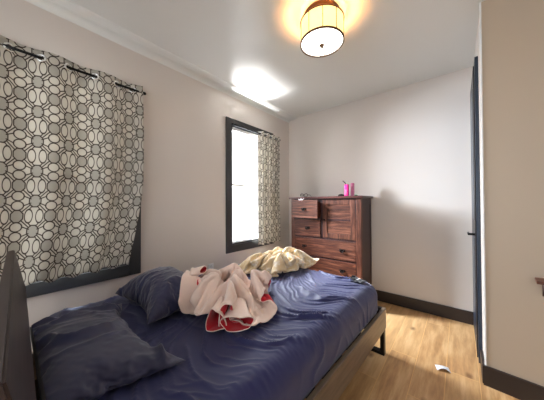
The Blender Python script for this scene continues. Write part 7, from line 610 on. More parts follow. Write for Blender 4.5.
COMFORTER_X = [248,-11,-10,-8,-7,14,-3,-11,0,-14,-12,-12,2,-8,-8,-8,-15,-14,-11,-8,-5,-9,-13,-13,-15,-14,-15,-13,0,-5,-11,-15,-8,14,6,12,11,12,7,7,7,4,-10,-10,-15,-13,-3,-6,-12,-11,-12,-11,-14,-13,-14,-14,-15,-14,-15,-15,-13,11,238,-11,-10,-9,1,3,2,-7,-1,-12,-13,-10,-7,-8,-8,-5,-4,-8,-13,-14,-12,-9,-13,-10,-12,-15,-11,-15,-13,7,-11,-13,-4,10,10,13,13,12,10,6,5,-10,-12,-11,-6,-15,-8,-6,-13,-11,-8,-10,-13,-14,-14,-13,-13,-15,-15,-15,-2,5,227,-10,-11,-10,-1,2,2,2,-3,-10,-13,-12,-8,-10,4,1,-13,-10,-9,-14,-3,-14,-14,-13,-14,-15,-14,-5,-12,-8,-1,-13,3,10,11,9,12,14,10,7,-8,-12,-12,-11,-1,-12,-13,-10,-7,-13,-9,-7,-13,-15,-14,-9,-15,-14,-15,-8,5,6,217,-11,-10,-10,-5,1,3,3,-1,-7,-12,-13,-11,-6,3,5,-7,-10,-12,-11,-14,-7,-13,-14,-13,-12,-9,-12,-2,-7,-8,-12,8,10,10,9,8,14,9,-1,-13,-11,-11,-12,-1,-5,-14,-12,-7,-13,-7,-9,-14,-14,-13,-8,-14,-14,-12,2,6,6,212,-8,-13,-11,-11,1,1,2,3,-4,-12,-12,-12,-4,6,3,-8,-11,-10,-12,-7,-14,-11,-15,-14,-12,-5,1,-7,-12,-3,-12,5,13,8,7,11,14,4,-9,-9,-12,-13,-13,-5,1,-8,-14,-11,-8,-7,-12,-14,-14,-12,-8,-15,-12,1,5,6,5,223,-14,-13,-12,-15,-10,-3,3,3,2,-12,-12,-12,-1,6,4,-12,-9,-13,0,-11,-13,-15,-13,-15,-9,-5,6,-7,-12,-2,-13,5,11,7,8,13,10,-2,-8,-13,-12,-12,-13,-9,0,2,-13,-12,-6,-13,-10,-14,-13,-13,-10,-11,0,5,5,5,5,227,-13,-14,-14,-13,-14,-7,-5,1,7,-10,-12,-13,4,3,3,-9,-13,-1,-5,-12,-14,-13,-13,-3,-9,-4,-6,-11,4,-8,-13,2,10,6,11,13,6,-12,-4,-11,-13,-13,-12,-12,-3,3,-2,-14,-7,-14,-11,-14,-12,-10,-12,0,5,5,4,6,5,229,-13,-14,-12,-13,-14,-13,-7,-5,6,-6,-12,-13,6,4,0,-11,0,-2,-13,-13,-8,-9,-6,-10,-5,-9,-9,-5,-5,0,-12,2,4,9,13,5,-1,-4,-8,-12,-12,-13,-11,-12,-5,0,5,-11,-9,-15,-12,-13,-10,-12,0,5,5,4,5,5,4,228,-10,-12,-12,-13,-14,-13,-13,-9,1,-3,-12,-12,2,5,2,-8,-2,-8,0,-13,3,-8,-13,-6,-5,-8,-9,-9,-2,-3,-11,-5,7,11,4,-3,-3,-1,-4,-12,-13,-12,-9,0,-13,-4,5,-5,-15,-12,-14,-11,-10,0,4,5,3,0,4,10,-1,223,-8,-10,-10,-11,-12,-14,-13,-13,-11,1,-12,-10,-1,5,0,-4,-7,-7,-2,0,8,-9,-15,4,-5,-8,-10,-9,-8,-8,-3,-10,9,0,-4,-2,-3,-1,11,-13,-7,-15,-11,4,-13,-13,1,0,-13,-14,-12,-11,-1,5,4,3,0,3,4,6,2,219,-9,-9,-11,-9,-10,-12,-12,-12,-13,-13,-4,-11,-4,5,-3,-5,-4,4,10,0,-3,-14,-12,-9,10,-3,-5,-9,-9,-8,-9,-13,-6,-1,-3,-3,2,7,13,-5,-12,-11,-8,-3,-12,-11,-11,2,-10,-14,-13,-2,5,3,1,4,4,3,0,7,4,216,-12,-9,-10,-9,-9,-10,-11,-11,-12,-12,-14,-7,-2,-7,5,-3,13,4,3,-12,0,-9,-11,-13,3,-8,4,-5,-7,-13,-6,-16,-12,2,2,2,-5,12,2,2,-12,-10,5,-7,-13,-10,-10,-12,-6,-14,-5,4,4,3,3,3,2,-3,7,0,-10,211,-8,-11,-10,-10,-10,-10,-10,-11,-11,-11,-11,-14,-7,-1,1,13,12,9,-8,-8,-9,-10,-7,-10,-9,-6,1,-6,-5,0,-12,-15,-8,-11,0,7,7,3,2,0,-9,0,-4,-5,-6,-7,-10,-12,-12,-11,4,3,4,1,2,0,-1,0,-2,-8,-8,201,-10,-9,-10,-10,-10,-10,-10,-11,-10,-9,0,-13,-9,2,0,7,10,13,1,-7,-8,-14,-14,-13,-11,2,-12,-5,4,-10,-8,-13,-10,-7,-10,5,8,5,5,-3,-9,-4,-3,-6,-5,-4,-5,-6,-11,-3,-3,-1,-5,2,-2,1,-1,-1,-1,-5,-2,197,-12,-11,-9,-12,-10,-11,-10,-8,-2,1,-4,-13,-8,-9,10,7,7,9,6,-9,-9,-13,-14,-13,-8,-11,-8,1,-8,0,-11,-14,-12,-11,-6,-2,8,10,3,-7,-8,-6,-4,-5,-5,-3,-4,-4,-9,-11,0,-3,-2,-1,-1,1,0,-1,-2,-2,-4,192,-13,-12,-11,-12,-10,-7,-3,1,1,1,-11,-12,-11,-5,-6,10,9,6,7,-1,-7,-14,-15,-14,-14,-13,-1,-5,-7,4,-14,-14,-11,-2,-14,8,4,1,-5,-5,-10,-8,-5,-4,-5,2,-2,-8,-8,-11,-6,-1,-3,0,-2,1,0,-2,-3,-2,-1,193,-15,-10,-14,-12,-4,2,-2,2,1,-6,-12,-12,-11,-9,-3,-3,4,5,8,10,-10,-9,-15,-14,-14,-4,-12,-9,8,-8,-14,-13,-2,-14,-2,-11,10,-5,-3,-2,-10,-9,-10,-6,5,-6,-1,-9,-3,-13,-3,-10,-1,-2,1,0,-1,-4,-2,-2,-1,192,-13,-14,-14,3,-3,0,2,1,-1,-9,-13,-12,-7,-8,-7,-2,2,-6,3,5,7,-15,-14,-15,-7,-1,-12,-6,-1,-11,-14,-4,-13,-11,-15,5,-7,2,-8,5,-13,-4,-12,2,-11,3,-8,-8,0,-13,-9,2,-13,-3,1,-1,-1,0,-3,-5,-1,194,-14,-14,-12,-2,12,2,2,0,-5,-12,-12,-8,-10,-4,-7,-7,-2,3,4,3,-8,-15,-10,-12,-1,-5,-13,0,-13,-10,-7,-9,-15,-13,-15,-8,4,-8,10,-6,-11,-8,3,-12,-4,-7,-3,-10,0,-12,-12,0,0,-14,-4,2,1,-4,-3,-3,-4,196,-15,-14,-12,-4,6,13,6,5,-14,-14,-4,-7,-10,-2,-8,-7,-1,4,3,-14,-8,-5,-13,-13,-12,5,-9,-10,-4,-9,-10,-12,-12,-15,-14,-7,-13,1,9,-6,-13,6,-11,-8,-6,-4,-7,-10,0,-11,-12,-7,3,2,-14,-8,3,4,-5,-7,-7,197,-14,-10,-13,-9,12,9,6,3,-14,-6,-4,-14,-1,-12,-12,9,1,4,-6,-13,-11,-13,-11,-7,-13,-7,-5,-14,-5,-8,-9,-10,-10,-9,-16,-12,-11,4,5,-11,-11,-1,1,-11,-9,3,-13,-9,0,-12,-12,-11,1,5,0,-14,-6,4,-4,-8,-8,199,-13,-8,-13,-13,4,12,6,5,-12,-14,6,-11,-14,-11,5,9,4,-5,-12,-14,-13,-14,-8,-14,1,-15,-8,-11,-13,-6,-10,-10,-10,-4,-10,-12,-13,-6,3,3,-14,-2,-11,8,-4,-10,-13,-11,-6,-7,-11,-11,-3,4,7,-8,-13,-3,-4,-7,-8,192,-3,-8,-10,-14,-7,13,4,3,-3,-7,-7,-10,-13,3,7,2,-1,-9,-15,-12,-8,-13,-14,-11,-1,-12,-15,-12,-12,-10,-8,-10,-7,11,-15,-12,-14,-9,10,-2,-14,-9,1,-6,0,-12,-4,-10,-13,-12,-10,-3,-11,2,7,-7,-9,-9,-5,-8,-8,178,1,-2,-5,-10,-14,2,5,1,0,-7,-7,-7,-3,0,0,-1,0,-11,-7,-11,-11,-12,-9,-13,-11,-3,-14,-11,-13,-13,-11,3,-8,9,-13,-14,-10,-4,7,-8,-13,-7,0,-2,-14,-6,-2,-14,-6,-14,-11,-6,-15,9,-5,-8,-9,-9,-5,-6,-10,164,0,0,-2,-2,-7,-14,2,0,1,-5,-8,-5,-5,-1,0,4,2,-4,-11,-9,-12,-11,-12,-8,-13,-10,-7,-12,-13,-11,-4,2,-9,4,-13,-14,6,-5,-10,-2,-11,-6,-1,-11,-7,-12,4,-13,-13,-4,-12,-14,-7,-4,-8,-10,-8,-9,-7,-6,-5,151,-1,3,-5,-3,-1,-3,-13,-1,1,-5,-6,-5,-5,-3,4,4,-3,7,-5,-11,-13,-7,-14,-15,-13,-4,-14,-1,-13,-12,-2,-7,2,-5,-12,-6,-2,7,-11,-10,-11,-1,-14,-11,-12,0,0,-10,-10,-14,-4,-11,-14,-10,-8,-8,-9,-8,0,-13,-7,147,-2,-3,-6,-4,-2,-2,-2,-12,0,-4,-6,-4,-3,-5,6,0,1,9,0,-9,-7,-14,-10,-13,-12,-9,1,-11,-14,-8,-14,-6,3,-5,-13,-7,6,3,-3,-11,-15,-12,-12,-12,-11,-9,0,-1,-9,-12,-4,-5,-11,-12,-9,-9,-9,-4,-14,-11,-1,133,0,-4,-5,-4,1,-5,-3,-2,-11,-4,-5,-3,-5,-1,4,-1,3,12,-3,5,-13,-3,-13,-13,-5,-7,-7,-13,-14,-12,-5,-13,-1,-7,-14,1,-1,7,-11,-8,-13,-14,-13,-4,-9,-14,-5,-3,-6,-6,2,-11,-9,-9,-8,-9,-10,-15,-12,-7,-3,132,-8,-9,-4,0,-1,-3,-5,-5,-4,-9,-6,-4,-5,3,0,5,10,4,10,-6,-12,2,-7,-6,-9,-8,-9,-13,-13,-14,-14,-1,-13,-5,-13,0,10,-8,-4,-12,-10,-6,-15,-10,-6,-15,8,-3,-12,-9,1,-14,-4,-9,-10,-13,-14,-12,-10,-7,-6,138,-12,-3,-11,-7,-7,-5,-4,-1,-6,-9,-6,-6,1,-4,3,9,8,8,5,-5,-11,-3,-5,-5,-7,-6,-7,-7,-10,-14,-11,-7,-9,-13,-13,8,6,-5,-14,-9,1,-11,-11,-14,-9,-12,3,6,-12,-9,-5,-13,-4,-11,-13,-14,-11,-8,-5,-3,-8,139,-2,-5,-11,-7,-9,-5,-11,-6,-12,-11,-5,-4,-1,-3,4,7,8,8,8,-4,-8,-7,-3,-9,-4,-6,-8,-9,-8,-4,-12,-15,-4,-13,-10,9,3,-10,-5,-9,-9,-8,-12,-4,-7,-12,2,8,-12,-5,-13,-11,-7,-14,-14,-10,-7,-2,-4,-6,-4,151,-3,-9,-9,-8,-7,-9,-13,-14,-9,-13,-10,-9,0,0,3,11,12,5,-1,-1,-4,-7,-5,-8,-6,-3,2,-5,-12,-11,-11,-12,-10,-9,-7,6,-6,-5,-10,-9,-10,-6,-10,-6,1,-1,-4,11,-11,-8,-14,-9,-14,-14,-7,-4,-5,-7,-2,-5,-12,162,-5,-7,-8,-10,-12,-14,-14,-15,-10,-5,-11,-11,-9,0,3,14,9,-2,0,1,-7,4,-10,3,-6,-3,-4,-1,-8,-8,-10,-13,-11,-14,-10,-6,-7,4,-10,-8,3,-11,-9,-8,11,0,-8,4,-8,-13,-12,-14,-11,-3,-6,-4,-7,-6,-7,-8,-15,174,-7,-10,-11,-13,-15,-14,-15,-7,-7,-9,-14,-2,-12,-8,-2,14,7,-6,2,1,-7,-1,1,-5,-7,-4,-3,0,-7,-7,-6,-7,-12,-14,3,-8,-10,-8,-1,0,-6,-13,-2,-6,1,9,-4,-10,-4,-16,-12,-10,-4,-7,-9,-13,-3,-6,-7,-6,-13,182,-12,-13,-15,-12,-14,-13,-5,-7,-10,-14,-10,1,-11,-13,-10,9,2,3,4,-9,-7,-1,3,-6,3,-2,-6,-8,-8,-5,-8,-6,-2,-14,6,0,-8,-6,-1,-6,-7,-14,2,0,-3,3,-5,-8,-11,-9,-10,-10,-11,-11,-14,-11,-11,-7,-6,-7,-3,180,-14,-14,-10,-15,-5,-13,-3,-11,-12,-10,-11,1,-10,-13,-11,-8,0,4,6,-8,6,-12,-2,4,-6,-4,-4,-7,-8,-6,0,6,-8,-14,-5,11,1,-8,-12,-10,0,-8,-3,-2,-2,-5,-8,-8,-11,5,-5,-9,-12,-12,-12,-13,-13,-14,-11,-11,-3,178,-13,-10,-15,-10,-1,-15,-12,-12,-9,-3,-12,-8,1,-12,-13,0,-13,-7,2,10,-3,-11,-6,4,-7,-2,-7,-9,-1,3,9,-11,-1,-14,-13,9,7,-1,-13,-13,-13,-4,-8,-2,-1,-3,-9,-7,-11,1,4,-2,-8,-11,-12,-13,-14,-12,-14,-13,-12,182,-14,-14,-14,-3,-10,-10,-15,-9,-12,-6,3,-11,-1,-13,-12,-12,0,-12,0,1,-6,0,-7,-8,-1,-6,-9,5,10,5,-6,2,-14,-10,-13,-6,10,5,-14,-9,-11,-13,-11,0,-5,-2,-9,-6,-11,3,0,-3,1,-2,-11,-13,-13,-13,-13,-14,-14,180,-13,-13,-12,-12,-9,-5,-11,-8,-14,3,2,-13,-13,-6,-9,-10,-1,-13,-14,-2,-3,-6,2,-7,-7,-9,7,12,9,7,-3,-9,-14,-9,-7,-15,-2,6,-3,-13,-12,-13,-15,-4,-5,0,-7,-9,-8,-2,0,1,-5,-1,3,-6,-14,-13,-14,-14,-14,173,-13,-13,-12,-13,-10,8,-12,-9,-11,-6,5,-14,-2,-12,-11,-4,-14,-2,-13,-14,-9,1,-4,-5,-9,2,10,13,12,6,-6,-9,-16,-2,-13,-11,-13,-1,4,-13,-12,-11,-12,-3,-5,-13,-7,-6,0,-11,-4,1,-2,-2,1,4,-5,-14,-14,-14,-14,166,-13,-13,-13,-12,-11,11,3,-15,-7,-11,1,-12,0,-10,-14,-12,-6,-11,-11,-9,-13,-7,-7,7,-12,13,6,13,12,11,-14,-14,5,-12,-11,-13,-8,-11,0,-11,-11,-8,-11,-11,-10,-7,-10,-7,-4,-5,-9,-2,0,-3,3,1,10,-10,-14,-14,-13,159,-13,-13,-13,-13,-8,8,11,-9,-13,1,-13,-14,-7,-6,-5,-14,-15,-10,-8,-13,-11,-11,-1,11,-14,10,11,13,10,9,-6,-8,-8,-12,-12,-4,-5,-15,-13,-7,-14,-9,-10,-11,-11,-9,-8,-7,-6,2,-9,-12,1,0,2,4,5,9,-14,-14,-12,151,-12,-13,-13,-13,-7,11,9,-1,-12,-2,-11,-15,-11,-11,-4,-11,-10,-11,-13,-12,-10,4,-3,-4,-12,6,10,11,11,11,-9,-9,-4,-10,-8,-14,0,-10,-14,-11,-12,-12,-12,-13,-10,-10,-11,-5,-5,1,-9,-11,4,1,9,5,11,-7,-1,-15,-15,144,-13,-13,-12,-11,-7,8,8,3,-3,-14,-12,-8,-14,-11,-8,-10,-11,-11,-12,-12,-10,-3,5,0,-4,-11,13,11,11,11,1,-13,-9,-10,-10,-6,-9,-9,-9,-12,-13,-12,-9,-13,-11,-8,-8,-8,-6,-7,-2,-12,5,8,9,10,10,-4,-13,-14,-15,137,-13,-13,-12,-3,-3,-7,9,1,-2,-7,-14,-10,-13,-12,-10,-9,-11,-3,-14,-14,-13,-8,4,3,-6,-4,9,11,11,12,1,-11,-12,-10,-8,-10,-9,-8,-8,-12,-12,-12,-11,5,-7,-9,-8,-8,-6,-9,-1,-13,0,11,10,11,0,-10,-13,-6,-14,130,-13,-12,-9,-10,-5,1,2,0,-1,-5,-10,-14,-10,-11,-11,-7,-6,-6,-13,-15,-12,-12,-6,4,5,7,-8,11,11,11,3,-11,-11,-11,-10,-5,-7,-13,-8,-12,-11,-13,-8,4,2,0,-8,-8,-6,-9,-3,-14,2,9,11,2,-10,-11,-2,-8,-10,123,-10,-8,-9,-10,-9,-9,1,1,-1,-1,-7,-12,-12,-11,-3,-11,-7,-5,-12,-11,-12,-15,-11,-4,6,8,9,-4,11,11,3,-11,-11,-4,-5,-8,-11,-12,-12,-13,-10,-4,-14,-2,2,1,5,-1,-6,-8,-8,-11,6,9,2,-11,-11,-9,-3,-9,-10,129,-8,-9,-9,-9,-10,-11,-10,-7,-2,-1,0,-10,-14,-3,-11,-6,-2,-9,-15,-10,-9,-15,-11,-6,2,3,10,11,-3,10,3,-8,-7,-6,-7,-6,-13,-13,-12,-11,0,-13,-7,-8,10,-5,0,1,1,2,-10,-11,8,3,-12,-11,-8,-9,-9,-8,-8,124,-5,-7,-8,-7,-8,-8,-9,-9,-9,-11,-4,-2,-13,-6,-1,-3,-11,-8,-17,-7,-10,-13,-3,-14,6,6,-1,6,12,-7,3,-8,-7,-7,-6,6,-13,-9,-10,-11,-3,-11,-9,-12,5,6,8,0,-2,-1,-7,-11,4,-11,-11,-11,-10,-8,-8,-7,-10,113,-7,-7,-7,-7,-7,-6,-7,-7,-7,-8,-8,-7,-11,-9,-4,1,-9,-6,-8,-12,-9,-9,-7,-12,0,12,5,4,-4,4,-10,-7,-6,-8,8,-8,7,-9,-11,-12,-3,-15,-7,-7,6,7,3,1,2,-4,-6,-12,-12,-11,-10,-9,-9,-9,-7,-11,-9,105,-9,-6,-6,-8,-7,-7,-8,-8,-7,-8,-6,-9,4,-13,-8,-7,-3,3,-8,-5,-5,-9,-10,-12,-5,5,14,0,-5,-10,-9,-2,-3,-4,-6,7,-4,7,-12,-9,-4,-10,-8,-6,-10,5,10,3,-4,-4,-10,0,-13,-12,-11,-10,-10,-10,-10,-9,-8,96,-11,-7,-7,-7,-7,-7,-7,-8,-8,-6,-8,4,11,-15,-12,2,-3,-11,0,-12,-2,-15,-9,-7,6,-1,9,-9,-8,0,-13,-10,-3,-1,-5,8,-1,6,1,-9,-5,-3,-7,-8,-8,-9,6,8,-9,-7,0,-10,-2,-9,-12,-11,-9,-9,-9,-11,-10,89,-7,-8,-8,-8,-8,-8,-8,-8,-8,-9,-2,10,14,-11,-11,-13,-5,6,-7,-13,1,-14,-5,-3,4,0,-13,-8,-6,6,-10,-12,-12,-2,-1,4,6,3,3,-8,-12,-2,-5,-4,-9,10,0,-10,-8,3,-3,-13,-10,4,-2,-12,-12,-7,-8,-10,-10,79,-9,-6,-9,-8,-8,-9,-8,-8,-8,-6,5,14,14,-5,-12,-14,-6,3,-7,-15,-5,-4,6,-5,-3,-13,-12,-11,-2,6,-7,-11,-12,-6,0,-1,3,3,7,-3,-13,-11,-3,-3,2,7,-9,-9,-4,6,-10,-11,-12,1,7,-1,-9,-12,-8,-7,-9,68,-9,-7,-8,-9,-8,-9,-8,-7,-8,0,13,14,14,-2,-14,-10,-3,-10,-6,-13,-4,7,0,-8,-13,-12,-12,-11,-4,5,-1,-14,-2,-14,3,-5,1,1,2,4,-14,-6,-1,4,0,-8,-9,-1,-8,4,-4,-14,-13,-5,6,6,-1,-5,-10,-11,-6,57,-9,-8,-8,-9,-8,-8,-8,-8,-4,10,14,14,13,2,-14,-8,-9,-4,-10,-14,5,1,-8,-13,-13,-13,-11,-6,-3,4,-1,-14,1,-7,-13,6,2,1,-6,3,-13,-1,0,-1,-7,-9,-7,5,-9,-3,1,-13,-12,-11,3,7,4,0,-2,-7,-12,46,-9,-9,-8,-8,-9,-7,-9,-7,6,13,15,14,13,4,-12,-9,-12,-2,-12,-13,5,-7,-10,-14,-13,-13,2,-4,-11,0,2,-14,0,-1,-11,-8,9,3,-10,0,-12,-7,-1,2,-8,-10,0,6,-6,-8,2,-12,-13,-14,-1,5,5,3,2,0,-3,35,-9,-9,-9,-8,-8,-8,-8,0,13,13,15,13,13,8,-13,-8,-14,-2,-14,-11,1,-10,-14,-13,-13,-4,4,-2,-13,2,-5,-14,0,2,-9,-13,-3,7,3,-13,-8,-9,2,-5,-10,-5,7,2,-6,-6,-1,-12,-13,-12,-8,2,5,3,2,1,0,24,-9,-10,-9,-8,-8,-8,-5,11,14,14,14,14,14,8,-11,-10,-14,-4,-13,-6,-10,-14,-13,-13,-8,0,5,0,-14,-11,1,-14,3,2,-6,-11,-14,-2,9,-3,-13,-12,1,-10,-9,2,8,0,-6,-4,-5,-13,-10,-12,-13,-1,3,4,1,0,0,13,-10,-9,-9,-9,-7,-8,5,15,14,14,14,15,14,8,-10,-13,-12,-3,-13,-11,-15,-13,-14,-10,-2,-1,5,3,-12,-13,-3,-15,4,1,-4,-8,-14,-12,-1,7,-12,-6,-12,-11,-5,10,4,-2,-5,-5,-6,-11,-13,-11,-13,-6,1,2,2,0,0,1,-9,-9,-9,-9,-8,-1,13,14,15,15,14,14,14,11,-11,-13,-10,-11,-15,-12,-13,-14,-14,-3,-2,2,7,-3,-12,-10,-11,-12,-4,6,-1,-8,-10,-15,-11,4,-3,-12,-11,-12,5,-3,10,-5,-6,-5,-6,-9,-12,-12,-10,-10,-3,0,1,0,0,-10,-9,-10,-9,-9,-4,9,14,15,14,15,14,14,13,13,-9,-14,-13,-15,-14,-15,-14,-13,-3,-2,-4,2,9,-8,-14,-13,-12,1,-12,0,2,-8,-10,-12,-11,-11,1,-12,-11,-5,-4,12,-7,-5,-6,-6,3,-13,-10,-11,-4,-15,-6,-4,-1,-1,0]
